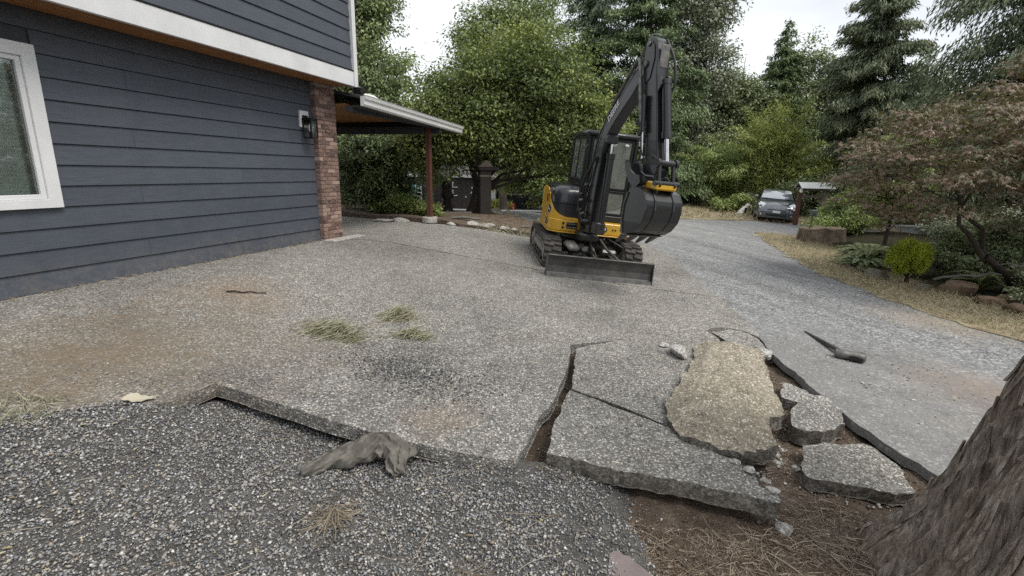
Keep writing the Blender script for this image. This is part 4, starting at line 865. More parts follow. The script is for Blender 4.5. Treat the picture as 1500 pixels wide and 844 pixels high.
for a, b in (((cx0 + .004, y0, z0), (cx0 + .04, y0 + w, z1)), ((cx0 + .004, y1 - w, z0), (cx0 + .04, y1, z1)), ((cx0 + .004, y0 + w, z1 - w), (cx0 + .04, y1 - w, z1)), ((cx0 + .004, y0 + w, z0), (cx0 + .04, y1 - w, z0 + w)), ((cx0 + .004, (y0 + y1) / 2 - .02, z0 + w), (cx0 + .04, (y0 + y1) / 2 + .02, z1 - w))): sw.box(a, b, .005)
sw = sw.build('side_window', M['black'], cab); MB().box((cx0 + .018, y0 + .03, z0 + .03), (cx0 + .024, y1 - .03, z1 - .03)).build('pane', M['cabglass'], sw)
MB().box((cx1 - .026, y0 + .02, 1.22), (cx1 - .02, y1 - .02, 2.29)).build('pane', M['cabglass'], cab); MB().box((cx0 + .1, cy1 - .04, 1.47), (cx1 - .1, cy1 - .034, 2.29)).build('pane', M['cabglass'], cab)
M['seat'] = pm('seat_fabric', (.05, .05, .052), (.035, .035, .037), .9, 0, 20, .3)
MB().box((.0, .1, 1.1), (.48, .58, 1.24), .05).box((.02, .50, 1.22), (.46, .64, 1.86), .05).box((.12, .54, 1.88), (.36, .62, 2.04), .03).build('seat', M['seat'], cab, smooth=True, angle=50)
MB().box((-.13, -.05, .97), (.05, .5, 1.30), .03).box((.47, -.05, .97), (.58, .5, 1.30), .03).build('console', M['exgray'], cab)
for x in (-.04, .52): MB().tube([(x, .0, 1.28), (x, -.04, 1.42), (x + .01, -.03, 1.52)], [.016, .016, .026], 8).build('lever', M['black'], cab, smooth=True)
for x, r in ((.20, .052), (.44, .03)): MB().loft([[(x + r * 1.15 * math.cos(a), cy0 - .008 - dy, 2.20 + r * .85 * s * math.sin(a)) for a in np.linspace(0, 6.283, 16, endpoint=False)] for dy, s in ((0, 1), (.03, .95), (.04, .6))]).build('work_lamp', M['lamp'], cab, smooth=True, angle=60)
for x in (cx0 + .01, cx1 - .01): MB().tube([(x, cy0 - .02, 1.55), (x + (.03 if x > 0 else -.03), cy0 - .05, 1.6), (x + (.03 if x > 0 else -.03), cy0 - .05, 2.1), (x, cy0 - .02, 2.15)], .012, 8).build('grab_rail', M['black'], cab, smooth=True)
mi = MB().tube([(cx1, cy0, 2.0), (cx1 + .1, cy0 - .08, 1.98)], .01, 6).box((cx1 + .06, cy0 - .12, 1.88), (cx1 + .2, cy0 - .08, 2.06), .02).build('mirror', M['exblack'], cab)
MB().lathe([(.03, 0), (.05, .01), (.05, .06), (.03, .08)], (cx1 + .03, cy0 + .02, 2.22), 14).build('corner_lamp', M['lamp'], cab, smooth=True)
# --- boom, stick, bucket in a slewed plane: s forward from the boom foot, z up, w across
YW = .28; FW = np.array([math.sin(YW), -math.cos(YW)]); LT = np.array([math.cos(YW), math.sin(YW)]); PV = np.array([-.16, -.8])
def at(w, s, z): q = PV + FW * s + LT * w; return (q[0], q[1], z)
def L3(pts, w=0.0): return [at(w if len(p) == 2 else p[2], p[0], p[1]) for p in pts]
MB().box((-.30, -1.10, .56), (.02, -.60, .69), .03).box((-.30, -1.05, .84), (.02, -.62, .93), .03).cyl((-.165, -.80, .54), (-.165, -.80, .95), .10, 20).build('swing_bracket', M['exblack'], ex, smooth=True, angle=40)
back = [(.06, .70), (.09, 1.2), (.10, 1.69), (.10, 2.03), (.16, 2.28), (.27, 2.49), (.42, 2.68), (.68, 2.98), (.95, 3.24), (1.05, 3.34), (1.14, 3.37)]
front = [(1.2, 3.3), (1.2, 3.2), (1.10, 3.09), (.91, 2.85), (.64, 2.59), (.49, 2.43), (.39, 2.29), (.33, 2.09), (.30, 1.61), (.28, 1.1), (.28, .70)]
boom = MB().prism(back + front, -.095, .095, f=at).build('boom', M['exblack'], ex, bevel=.014)
for w in (-.099, .099): MB().prism([(a + .02, b - .03) for a, b in back[3:10]] + [(.93, 3.17), (.66, 2.90), (.40, 2.60), (.26, 2.40), (.15, 2.03)], min(w, w * .97), max(w, w * .97), f=at).build('boom_rib', M['exblack'], boom)
n_l = -np.array([*LT, 0]); ax = np.array([*(FW * .66), .75]); lettering('DEERE', .125, np.array(at(-.1025, .48, 2.645)), ax, n_l, M['white'], boom, .15, .003)
def cylinder(name, a, b, frac, r, rr, w=0.0, parent=ex, mat=None):
    A, B = np.array(at(w, *a)), np.array(at(w, *b)); m = A + (B - A) * frac; d = (B - A) / np.linalg.norm(B - A)
    c = MB().cyl(A, m, r, 18).cyl(m - d * .07, m + d * .012, r * 1.18, 18).cyl(A - d * .02, A + d * .05, r * 1.1, 18).build(name, mat or M['exblack'], parent, smooth=True, angle=40)
    MB().cyl(m + d * .005, B, rr, 14).build('rod', M['chrome'], c, smooth=True); return c
cylinder('boom_cylinder', (.44, .84), (.40, 2.2), .86, .062, .032, .02)
MB().box((-.1, -.05, -.07), (.1, .05, .07), .02).xf(lambda p: at(p[0], .40 + p[1], 2.24 + p[2])).build('cylinder_eye', M['exblack'], boom)
MB().box((-.09, -.1, -.1), (.09, .08, .1), .02).xf(lambda p: at(p[0], .42 + p[1], .82 + p[2])).build('cylinder_foot', M['exblack'], ex)
cylinder('arm_cylinder', (.25, 2.60), (1.14, 3.52), .66, .062, .033)
# stick
SB = [(1.07, 3.50), (1.10, 3.56), (1.16, 3.60), (1.23, 3.58), (1.32, 3.50), (1.38, 3.36), (1.44, 3.05), (1.56, 2.70), (1.70, 2.26), (1.83, 1.86), (1.79, 1.75), (1.68, 1.71), (1.60, 1.75), (1.52, 1.88), (1.40, 2.40), (1.26, 2.76), (1.12, 3.07), (1.06, 3.30)]
stick = MB().prism(SB, -.10, .10, f=at).build('stick', M['exblack'], ex, bevel=.014)
for w in (-.112, .112): MB().prism([(1.10, 3.48), (1.14, 3.55), (1.22, 3.53), (1.29, 3.46), (1.33, 3.3), (1.30, 3.05), (1.2, 2.98), (1.1, 3.2)], min(w, w * .9), max(w, w * .9), f=at).build('pivot_plate', M['exblack'], stick)
MB().cyl(at(-.135, 1.16, 3.24), at(.135, 1.16, 3.24), .05, 16).build('pivot_pin', M['steel'], stick, smooth=True, angle=40); MB().cyl(at(-.13, 1.16, 3.50), at(.13, 1.16, 3.50), .035, 14).build('pivot_pin', M['steel'], stick, smooth=True, angle=40)
MB().box((-.07, -.012, -.15), (.07, .012, .15), .01).xf(lambda p: at(p[0], 1.40 + p[1] - .06 * p[2], 3.33 + p[2])).build('stick_rib', M['steel'], stick)
for w in (-.075, .075): MB().prism([(1.42, 3.10), (1.52, 3.06), (1.56, 2.96), (1.50, 2.85)], w - .014, w + .014, f=at).build('cylinder_lug', M['exblack'], stick)
cylinder('bucket_cylinder', (1.545, 3.0), (1.87, 1.97), .70, .062, .034)
cylinder('thumb_cylinder', (1.30, 2.80), (1.50, 1.98), .55, .035, .02, -.145)
# linkage and coupler
MB().cyl(at(-.13, 1.87, 1.95), at(.15, 1.87, 1.95), .042, 14).cyl(at(-.16, 1.87, 1.95), at(-.12, 1.87, 1.95), .06, 14).cyl(at(.13, 1.87, 1.95), at(.17, 1.87, 1.95), .06, 14).build('link_pin', M['exblack'], ex, smooth=True, angle=40)
for w in (-.11, .12):
    MB().cyl(at(w, 1.87, 1.95), at(w, 1.93, 1.70), .03, 10).build('bucket_link', M['exblack'], ex, smooth=True); MB().cyl(at(w * .8, 1.87, 1.95), at(w * .8, 1.66, 2.04), .026, 10).build('bucket_link', M['exblack'], ex, smooth=True)
cp = MB().box((-.17, -.17, -.055), (.17, .12, .05), .02).xf(lambda p: at(p[0], 1.86 + p[1], 1.655 + p[2])).build('coupler', M['exyellow'], ex)
MB().box((-.13, -.2, .055), (.13, .02, .16), .02).xf(lambda p: at(p[0], 1.80 + p[1], 1.62 + p[2])).build('coupler_body', M['exblack'], cp)
MB().cyl(at(-.22, 1.70, 1.69), at(.22, 1.70, 1.69), .05, 14).cyl(at(-.25, 1.70, 1.69), at(-.21, 1.70, 1.69), .07, 14).cyl(at(-.2, 1.95, 1.69), at(.2, 1.95, 1.69), .035, 12).build('coupler_pin', M['exblack'], cp, smooth=True, angle=40)
# bucket: bent shell, two cheek plates, wear ribs, four teeth
sh = [(1.60, 1.61), (1.80, 1.60), (1.91, 1.555), (1.985, 1.46), (2.01, 1.33), (1.975, 1.18), (1.87, 1.05), (1.74, .975), (1.56, .935)]
shi = [(a - .022 * ((a - 1.6) > .2), b - .022 if b > 1.4 else b + .02) for a, b in sh]
bk = MB().prism(sh + shi[::-1], -.285, .285, f=at).build('bucket', M['exblack'], ex, smooth=True, angle=25)
for w in (-.297, .277): MB().prism(sh + [(1.50, 1.10), (1.49, 1.32), (1.54, 1.52)], w, w + .02, f=at).build('bucket_side', M['exblack'], bk)
for w in (-.15, .15): MB().prism([(a + .012 * (a > 1.8), b + .006) for a, b in sh[2:]] + [(a - .01, b - .01) for a, b in sh[2:]][::-1], w - .012, w + .012, f=at).build('wear_strip', M['exblack'], bk)
MB().prism([(1.60, .955), (1.52, .918), (1.60, .915), (1.72, .95)], -.30, .30, f=at).build('bucket_lip', M['steel'], bk)
for w in (-.31, .30): MB().prism([(1.50, 1.10), (1.49, 1.32), (1.54, 1.52), (1.565, 1.52), (1.515, 1.32), (1.525, 1.10), (1.58, .95), (1.55, .94)], w - .004, w + .012, f=at).build('side_cutter', M['steel'], bk)
for w in (-.255, -.085, .085, .255): MB().loft([[at(w - .035, 1.60, .965), at(w + .035, 1.60, .965), at(w + .035, 1.60, .91), at(w - .035, 1.60, .91)], [at(w - .03, 1.52, .92), at(w + .03, 1.52, .92), at(w + .03, 1.54, .865), at(w - .03, 1.54, .865)], [at(w - .018, 1.40, .80), at(w + .018, 1.40, .80), at(w + .018, 1.41, .785), at(w - .018, 1.41, .785)]]).build('tooth', M['exblack'], bk)
for w in (-.12, .12): MB().prism([(1.60, 1.60), (1.66, 1.74), (1.74, 1.75), (1.95, 1.72), (2.0, 1.68), (1.93, 1.54), (1.8, 1.59)], w - .014, w + .014, f=at).build('bucket_ear', M['exblack'], bk)
# thumb folded back against the stick
th = MB()
for w in (-.27, -.10, .04): th.prism([(1.74, 1.66), (1.64, 1.58), (1.48, 1.66), (1.36, 1.80), (1.30, 1.93), (1.37, 1.95), (1.47, 1.82), (1.58, 1.77), (1.70, 1.76)], w - .012, w + .012, f=at)
th.prism([(1.40, 1.74), (1.31, 1.90), (1.335, 1.915), (1.43, 1.76)], -.25, .03, f=at); th.build('thumb', M['exblack'], ex)
# hoses and hard lines
def hose(pts, r=.016, mat='hose', parent=boom):
    P = np.array(pts, float); t = np.linspace(0, 1, len(P)); tq = np.linspace(0, 1, len(P) * 5)
    # Catmull-Rom through the points
    out = []
    for i in range(len(P) - 1):
        p0, p1, p2, p3 = P[max(i - 1, 0)], P[i], P[i + 1], P[min(i + 2, len(P) - 1)]
        for u in np.linspace(0, 1, 6, endpoint=False): out.append(.5 * ((2 * p1) + (-p0 + p2) * u + (2 * p0 - 5 * p1 + 4 * p2 - p3) * u * u + (-p0 + 3 * p1 - 3 * p2 + p3) * u ** 3))
    out.append(P[-1]); return MB().tube(out, r, 8).build('hose', M[mat], parent, smooth=True)
for k in range(3):
    hose(L3([(.10 - .03 * k, .75, -.12 + .05 * k), (-.03 - .02 * k, 1.0, -.16 + .06 * k), (.0, 1.4, -.15 + .06 * k), (.05, 1.75, -.1 + .05 * k), (.075, 2.05, -.08 + .05 * k), (.15, 2.32, -.08 + .05 * k), (.39, 2.71, -.07 + .045 * k)]), .019)
hose(L3([(.1, .9, -.17), (-.02, 1.15, -.2), (.0, 1.5, -.19), (.1, 1.75, -.15), (.2, 1.95, -.12)]), .022); 
for s, z, w in ((.0, 1.05, -.18), (-.02, 1.32, -.18), (.04, 1.22, -.2), (.06, 1.48, -.15), (.1, 1.0, -.17)): MB().cyl(at(w - .03, s, z), at(w + .03, s, z + .02), .026, 8).build('hose_clamp', M['steel'], boom)
hose(L3([(.40, 2.74, -.09), (.7, 3.06, -.10), (.93, 3.27, -.13), (1.02, 3.31, -.15), (1.10, 3.18, -.155), (1.18, 2.9, -.15), (1.30, 2.55, -.15), (1.36, 2.42, -.15)]), .024, 'steel')
hose(L3([(.36, 2.74, -.04), (.85, 3.28, -.05), (1.02, 3.5, -.06), (1.15, 3.62, -.06), (1.32, 3.58, -.03)]), .015, 'steel')
hose(L3([(1.30, 3.56, .06), (1.46, 3.3, .12), (1.55, 3.0, .13), (1.52, 2.85, .1)]), .018); hose(L3([(1.36, 2.42, -.15), (1.44, 2.2, -.16), (1.50, 2.02, -.15)]), .014)
for s, z in ((1.34, 2.44), (1.38, 2.32), (1.28, 2.47)): MB().box((-.035, -.035, -.04), (.035, .035, .04), .012).xf(lambda p: at(-.15 + p[0], s + p[1], z + p[2])).build('hose_fitting', M['black'], stick)
# ---------------------------------------------------------------- trees, shrubs and ground plants
def leafmat(name, stops, trans=.3, clump=.35, rough=.55):
    g = G(name); r = g.n('ShaderNodeNewGeometry').outputs['Random Per Island']; p = g.pos()
    n = g.noise(p, clump * 2.2, 3, .6)
    f = g.math('ADD', g.math('MULTIPLY', r, .55), g.math('MULTIPLY', g.math('SUBTRACT', n, .27), .98), True)
    col = g.ramp(f, stops)
    b = g.n('ShaderNodeBsdfPrincipled', {'Base Color': col, 'Roughness': rough, 'Specular IOR Level': .35})
    t = g.n('ShaderNodeBsdfTranslucent', {'Color': g.mix(.5, col, (.35, .42, .08), 'MIX') if trans > .2 else col})
    m = g.n('ShaderNodeMixShader', {0: trans * .55}); g.t.links.new(b.outputs[0], m.inputs[1]); g.t.links.new(t.outputs[0], m.inputs[2]); g.t.links.new(m.outputs[0], g.out.inputs['Surface']); return g.m
def barkmat(name, a, b, c):
    g = G(name); v = g.obj(); n = g.noise(g.scaled(v, (9, 9, 1.4)), 3, 7, .7); n2 = g.noise(v, 2, 4)
    col = g.mix(g.ramp(n2, [(.45, 0.), (.7, .6)]), g.ramp(n, [(.3, a), (.6, b), (.8, c)]), c)
    return g.princ(col, .9, 0, g.bump(n, .6, .02), .15)
M['bark'] = barkmat('dark_bark', (.025, .02, .016), (.06, .05, .042), (.11, .095, .08))
M['palebark'] = barkmat('pale_bark', (.10, .095, .085), (.2, .19, .17), (.30, .29, .265))
LM = {
 'maple': leafmat('broad_green_leaf', [(0, (0.046, 0.064, 0.036)), (.35, (0.113, 0.152, 0.063)), (.65, (0.248, 0.304, 0.100)), (.9, (0.498, 0.500, 0.145)), (1, (0.577, 0.560, 0.200))], .35, .22),
 'alder': leafmat('light_alder_leaf', [(0, (0.108, 0.137, 0.074)), (.4, (0.224, 0.282, 0.134)), (.75, (0.407, 0.461, 0.231)), (1, (0.620, 0.620, 0.414))], .35, .2),
 'poplar': leafmat('grey_poplar_leaf', [(0, (0.113, 0.127, 0.094)), (.4, (0.244, 0.272, 0.197)), (.75, (0.412, 0.439, 0.337)), (1, (0.620, 0.620, 0.581))], .25, .2),
 'grove': leafmat('grey_green_leaf', [(0, (0.075, 0.096, 0.058)), (.4, (0.190, 0.229, 0.132)), (.75, (0.355, 0.406, 0.238)), (1, (0.620, 0.620, 0.474))], .3, .18),
 'conifer': leafmat('dark_needles', [(0, (0.062, 0.088, 0.057)), (.45, (0.157, 0.208, 0.131)), (.8, (0.282, 0.339, 0.219)), (1, (0.439, 0.486, 0.344))], .1, .25, .7),
 'olive': leafmat('olive_needles', [(0, (0.057, 0.084, 0.043)), (.45, (0.146, 0.200, 0.091)), (.8, (0.244, 0.300, 0.144)), (1, (0.358, 0.420, 0.240))], .15, .22, .7),
 'spruce': leafmat('blue_green_needles', [(0, (0.055, 0.076, 0.044)), (.45, (0.148, 0.178, 0.105)), (.8, (0.270, 0.299, 0.178)), (1, (0.435, 0.454, 0.280))], .1, .3, .7),
 'cedar': leafmat('cedar_sprays', [(0, (0.049, 0.066, 0.035)), (.45, (0.135, 0.165, 0.090)), (.8, (0.250, 0.286, 0.164)), (1, (0.450, 0.483, 0.311))], .12, .3, .65),
 'red': leafmat('red_maple_leaf', [(0, (.065, .07, .042)), (.3, (.125, .13, .075)), (.5, (.165, .125, .088)), (.72, (.22, .135, .105)), (.9, (.32, .225, .19)), (1, (.28, .16, .06))], .25, .55, .5),
 'bamboo': leafmat('bamboo_leaf', [(0, (.14, .165, .05)), (.35, (.32, .37, .11)), (.7, (.52, .56, .20)), (1, (.68, .69, .34))], .45, .3),
 'shrub': leafmat('fresh_green_leaf', [(0, (0.086, 0.121, 0.044)), (.4, (0.215, 0.275, 0.095)), (.75, (0.396, 0.465, 0.171)), (1, (0.620, 0.620, 0.344))], .35, .5),
 'rhodo': leafmat('glossy_dark_leaf', [(0, (0.040, 0.057, 0.031)), (.4, (0.112, 0.149, 0.068)), (.75, (0.247, 0.305, 0.125)), (1, (0.540, 0.585, 0.270))], .2, .6, .35),
 'dwarf': leafmat('yellow_green_sprays', [(0, (0.154, 0.196, 0.025)), (.4, (0.330, 0.391, 0.040)), (.8, (0.495, 0.564, 0.060)), (1, (0.620, 0.620, 0.110))], .35, 2.0, .6),
 'fern': leafmat('fern_frond', [(0, (0.055, 0.074, 0.037)), (.4, (0.139, 0.167, 0.074)), (.8, (0.259, 0.287, 0.139)), (1, (0.480, 0.462, 0.259))], .25, 1.5),
 'wood': leafmat('woodland_leaf', [(0, (0.060, 0.080, 0.043)), (.45, (0.157, 0.193, 0.100)), (.8, (0.302, 0.363, 0.189)), (1, (0.514, 0.574, 0.345))], .25, .15),
 'flower': leafmat('day_lily', [(0, (0.200, 0.240, 0.060)), (.6, (0.400, 0.420, 0.120)), (.8, (0.600, 0.450, 0.100)), (1, (0.620, 0.350, 0.080))], .3, 1.0),
}
def unit(v): return v / (np.linalg.norm(v, axis=-1, keepdims=True) + 1e-9)
def quads(C, D, N, Ln, Wd, fold=.18, tipw=.0):
    D = unit(D); S = unit(np.cross(D, N)); N2 = np.cross(S, D); Ln = np.broadcast_to(Ln, (len(C),))[:, None]; Wd = np.broadcast_to(Wd, (len(C),))[:, None]
    V = np.stack([C - D * Ln * .5, C + S * Wd * .5 + N2 * Wd * fold - D * Ln * .08, C + D * Ln * .5 - N2 * Ln * .08, C - S * Wd * .5 + N2 * Wd * fold - D * Ln * .08], 1)
    return V.reshape(-1, 3)
def leafobj(name, V, mat, parent, kind=None):
    F = np.arange(len(V)).reshape(-1, 4); o = link(name, npmesh(name, V, F), mat, parent)
    return tag(o, kind=kind) if kind else o
def wob_path(a, b, sag=.0, wob=.1, n=6):
    a, b = np.array(a, float), np.array(b, float); t = np.linspace(0, 1, n)[:, None]; L = np.linalg.norm(b - a)
    P = a + (b - a) * t; P[:, 2] += sag * L * 4 * t[:, 0] * (1 - t[:, 0]); r = (rng.random((n, 3)) - .5) * wob * L * .5; r[0] = r[-1] = 0; return P + r
def blob_clusters(blobs, nc, edge=.3):
    vol = np.array([b[3] * b[4] * b[5] * (b[6] if len(b) > 6 else 1) for b in blobs]) ** .8; k = rng.choice(len(blobs), nc, p=vol / vol.sum()); B = np.array([b[:6] for b in blobs])[k]
    d = unit(rng.normal(size=(nc, 3))); u = (.12 + .88 * rng.random(nc)) ** (1 / 2.3)
    m = 1 + edge * 1.8 * fbm(d * 1.7 + k[:, None] * 5.1, 1.3, 3)
    return B[:, :3] + d * B[:, 3:6] * (u * m)[:, None], d
def broadleaf(name, label, cat, base, tr, blobs, n, L, mat, group=None, clump=.4, flat=.5, droop=.35, limbs=22, bark='bark', trunk_to=None, wl=.5, stems=None, edge=.3, per=110, fold=.18):
    """trunk with limbs running to the leaf clumps, and a crown of single leaves gathered in clumps with gaps between"""
    base = np.array(base, float); root = thing(name, label, cat, tuple(base), 0, group)
    nc = max(12, n // per); C, d = blob_clusters([(b[0] - base[0], b[1] - base[1], b[2] - base[2], *b[3:]) for b in blobs], nc, edge)
    cs = clump * (.55 + .9 * rng.random(nc))
    k = rng.choice(nc, n, p=cs ** 2 / (cs ** 2).sum()); off = rng.normal(size=(n, 3)) * (1, 1, flat) * cs[k][:, None] * .55
    P = C[k] + off; out = unit(off * (1, 1, .3) + d[k] * .25 * cs[k][:, None])
    N = unit(np.array([0, 0, 1.]) + rng.normal(size=(n, 3)) * .55 + out * .35)
    D = unit(out + rng.normal(size=(n, 3)) * .6 - np.array([0, 0, droop]) )
    V = quads(P, D, N, L * (.6 + .8 * rng.random(n)), L * wl * (.7 + .6 * rng.random(n)), fold)
    leafobj('crown', V, mat, root)
    t = MB(); ctr = np.mean([b[:3] for b in blobs], 0) - base; top = np.array([ctr[0], ctr[1], ctr[2]]) if trunk_to is None else np.array(trunk_to) - base
    for st in (stems or [((0, 0, 0), tr)]):
        P0 = wob_path(st[0], top + (rng.random(3) - .5) * (.6, .6, .2) * clump, 0, .12, 8); r = np.linspace(st[1], st[1] * .35, 8); r[0] *= 1.35; t.tube(P0, r, 9)
        for q in rng.choice(nc, min(nc, limbs // len(stems or [1])), replace=False):
            i = rng.integers(2, 8); a = P0[i]; t.tube(wob_path(a, C[q], .06, .22, 6), np.linspace(max(.012, r[i] * .5), .008 + tr * .05, 6), 5)
    t.build('trunk', M[bark], root, smooth=True); return root
def conifer(name, label, cat, base, h, rad, n, mat, group=None, z0=.08, whorl=.42, per=6, droop=.35, tw=.26, ww=.07, hang=.4, top_pow=.85, tr=None, bark='bark', irr=.25, upt=.0, lean=(0, 0)):
    """straight trunk; whorls of drooping boughs, each carrying flat hanging sprays"""
    root = thing(name, label, cat, base, 0, group); zs = np.arange(h * z0, h * .985, whorl); bs = []; br = MB()
    A, Bv, Rr = [], [], []
    for z in zs:
        f = 1 - (z / h); L0 = rad * (f ** top_pow)
        for j in range(per):
            a = rng.random() * 6.283; L = L0 * (1 - irr + 2 * irr * rng.random()); 
            if L < .1: continue
            t = np.linspace(0, 1, 7); dr = droop * (.6 + .8 * rng.random()) * (.5 + .5 * f)
            zz = z + rng.random() * whorl + L * (upt * t + .12 * t - dr * t ** 1.5); P = np.stack([np.cos(a) * L * t, np.sin(a) * L * t, zz], 1)
            P[:, :2] += np.array(lean) * (z / h)
            A.append(P); Rr.append(L)
            if rng.random() < .5: br.tube(P[::2], np.linspace(.012 + .008 * L, .004, 4), 4, False)
    A = np.array(A); Rr = np.array(Rr); k = rng.choice(len(A), n, p=Rr ** 1.35 / (Rr ** 1.35).sum()); u = np.clip(.1 + .9 * rng.random(n) ** .75, 0, .999) * 6
    i = u.astype(int); f = (u - i)[:, None]; P = A[k, i] * (1 - f) + A[k, i + 1] * f; T = unit(A[k, i + 1] - A[k, i])
    S = np.stack([-T[:, 1], T[:, 0], np.zeros(n)], 1); sg = np.where(rng.random(n) < .5, -1, 1)[:, None]; lat = (rng.random(n)[:, None]) * .26 * np.sqrt(Rr[k])[:, None]
    P = P + S * sg * lat + rng.normal(size=(n, 3)) * .055 * math.sqrt(rad); P[:, 2] -= lat[:, 0] * .45 * (1 + hang)
    D = unit(T * .8 + S * sg * (.4 + .6 * rng.random(n))[:, None] - np.array([0, 0, 1.]) * (hang * (.5 + rng.random(n)))[:, None]); D = unit(D + rng.normal(size=(n, 3)) * .3); N = unit(np.array([0, 0, 1.]) + rng.normal(size=(n, 3)) * .5 + S * sg * .3)
    leafobj('crown', quads(P, D, N, tw * (.6 + .8 * rng.random(n)), ww * (.7 + .6 * rng.random(n)), .1), mat, root)
    tr = tr or h * .018; br.tube([(0, 0, -.2), (lean[0] * .5, lean[1] * .5, h * .5), (lean[0], lean[1], h)], [tr * 1.2, tr * .6, .01], 9); br.build('trunk', M[bark], root, smooth=True); return root
gz = lambda x, y: float(Hh(np.array([x]), np.array([y]))[0]) - .05
# ---- the big spreading tree behind the excavator
broadleaf('maple_tree', 'large dense spreading green tree behind the excavator, dark underneath', 'tree', (-1.25, 14.3, gz(-1.25, 14.3)), .16,
    [(-.1, 15.2, 3.9, 2.3, 1.9, 1.5), (-1.5, 15.0, 3.2, 1.5, 1.6, 1.2), (1.6, 15.2, 3.0, 1.5, 1.6, 1.2), (.4, 15.4, 4.9, 1.4, 1.2, .75), (-1.9, 14.6, 2.35, 1.2, 1.2, .75), (-.4, 14.6, 2.45, 1.5, 1.1, .6), (1.4, 14.8, 2.2, 1.3, 1.1, .6), (2.3, 15.4, 2.3, .9, 1, .9)],
    115000, .105, LM['maple'], None, .48, .42, .4, 60, stems=[((0, 0, 0), .16), ((.2, .05, 0), .13)], trunk_to=(-.6, 14.8, 3.0), edge=.28, per=140)
broadleaf('maple_sapling', 'low leafy branches hanging right of the big tree, by the excavator cab', 'tree', (2.3, 19.5, gz(2.3, 19.5)), .06, [(1.9, 19.5, 1.2, 1.5, 1.1, 1.2), (3.0, 20, 1.9, 1.2, 1.0, 1.3), (.7, 19.8, 1.6, 1.2, 1, .9)], 26000, .14, LM['maple'], None, .4, .45, .4, 14)
# ---- left: trees over the porch roof, shrubs below it
broadleaf('alder_tree', 'tall pale green tree rising above the porch roof beside the house', 'tree', (-7.4, 24.5, gz(-7.4, 24.5)), .2, [(-8.1, 24.5, 8.6, 2.5, 2.2, 2.6), (-6.6, 24.3, 6.0, 1.9, 2, 1.7), (-7.3, 24.5, 9.2, 1.8, 1.8, 2.2), (-8.8, 24, 5.5, 2, 2, 2), (-5.7, 24.2, 4.2, 1.5, 1.6, 1.2)], 52000, .17, LM['alder'], None, .55, .6, .6, 40, edge=.35)
broadleaf('alder_tree', 'airy tall tree with sky showing through, directly above the big spreading tree', 'tree', (-.6, 31, gz(-.6, 31)), .22, [(-.5, 31, 9.6, 2.9, 2.2, 2.6), (.9, 31, 8.2, 2.4, 2, 2), (-2.0, 31, 8.6, 2.2, 2, 1.6), (.6, 31, 11.2, 2, 1.8, 1.6), (-.4, 31, 6.0, 3, 2, 1.8)], 29000, .2, LM['alder'], None, .6, .6, .5, 40, edge=.45)
broadleaf('rhododendron_bush', 'tall dark glossy shrub right behind the brick pillar', 'shrub', (-4.1, 14.6, gz(-4.1, 14.6)), .07, [(-4.3, 14.6, 1.35, 1.0, .9, .95), (-3.7, 14.5, .95, .8, .8, .75), (-4.3, 14.7, 2.2, .95, .9, .7), (-3.2, 14.9, 2.1, .8, .8, .6)], 17000, .15, LM['rhodo'], None, .3, .6, .3, 20, wl=.34)
broadleaf('understory_tree', 'light green small tree seen under the porch roof above the dark shrub', 'tree', (-4.6, 17.5, gz(-4.6, 17.5)), .1, [(-4.8, 17.5, 2.5, 1.4, 1.2, 1.0), (-3.4, 17.4, 2.5, 1.3, 1.1, .9), (-5.9, 17.5, 3.0, 1.3, 1.2, 1.1), (-2.9, 17.5, 1.7, .7, .8, .7)], 24000, .13, LM['alder'], None, .35, .5, .4, 18)
broadleaf('low_shrub', 'low sprawling shrub with upright leaves left of the porch post', 'shrub', (-3.1, 13.9, gz(-3.1, 13.9)), .03, [(-3.35, 13.9, .62, .5, .45, .33), (-2.75, 13.8, .52, .5, .4, .26)], 4200, .12, LM['shrub'], None, .2, .6, -.3, 10, wl=.32)
broadleaf('low_shrub', 'small leafy plant at the foot of the porch post', 'shrub', (-2.3, 13.2, gz(-2.3, 13.2)), .02, [(-2.3, 13.2, .5, .35, .3, .2)], 900, .11, LM['shrub'], None, .15, .6, -.3, 6, wl=.32)
rng2 = np.random.default_rng(3)
# ---- tall backdrop trees, left to right
conifer('cedar_tree', 'tall dark grey green conifer directly right of the big spreading tree', 'tree', (5.1, 35, gz(5.1, 35) - .3), 19, 3.2, 70000, LM['conifer'], None, .08, .16, 3, .4, .27, .075, .9, .7, irr=.6)
conifer('cedar_tree', 'tall olive brown conifer just behind the excavator boom', 'tree', (7.9, 32, gz(7.9, 32)), 19, 3.3, 80000, LM['olive'], None, .05, .16, 3, .3, .24, .075, .6, .6, irr=.6)
broadleaf('poplar_tree', 'tall thin grey leaved tree beside the excavator stick, sky through it', 'tree', (12.0, 35, gz(12, 35)), .2, [(11.5, 35, 11.5, 2.0, 1.8, 3.4), (12.4, 35, 8.6, 2.0, 1.8, 2.2), (11.2, 35, 6.2, 2.0, 1.8, 2.2), (12.8, 35, 12.4, 1.4, 1.4, 2.0)], 27000, .22, LM['poplar'], None, .6, .8, .3, 40, 'palebark', edge=.4)
broadleaf('grove_tree', 'grey green broadleaf tree right of the poplar, lower than it', 'tree', (15.6, 38, gz(15.6, 38)), .2, [(15.4, 38, 7.4, 2.7, 2, 2.4), (17.2, 38, 6.2, 2.4, 2, 2.3), (14.2, 38, 5.0, 2.4, 2, 2.4)], 34000, .22, LM['grove'], 'grey green grove behind the bamboo', .65, .7, .3, 30, 'palebark', edge=.4)
conifer('fir_tree', 'slim pointed conifer standing above the bamboo', 'tree', (19.3, 38, gz(19.3, 38)), 13.2, 3.0, 46000, LM['olive'], None, .1, .18, 3, .2, .25, .08, .4, .8, irr=.55)
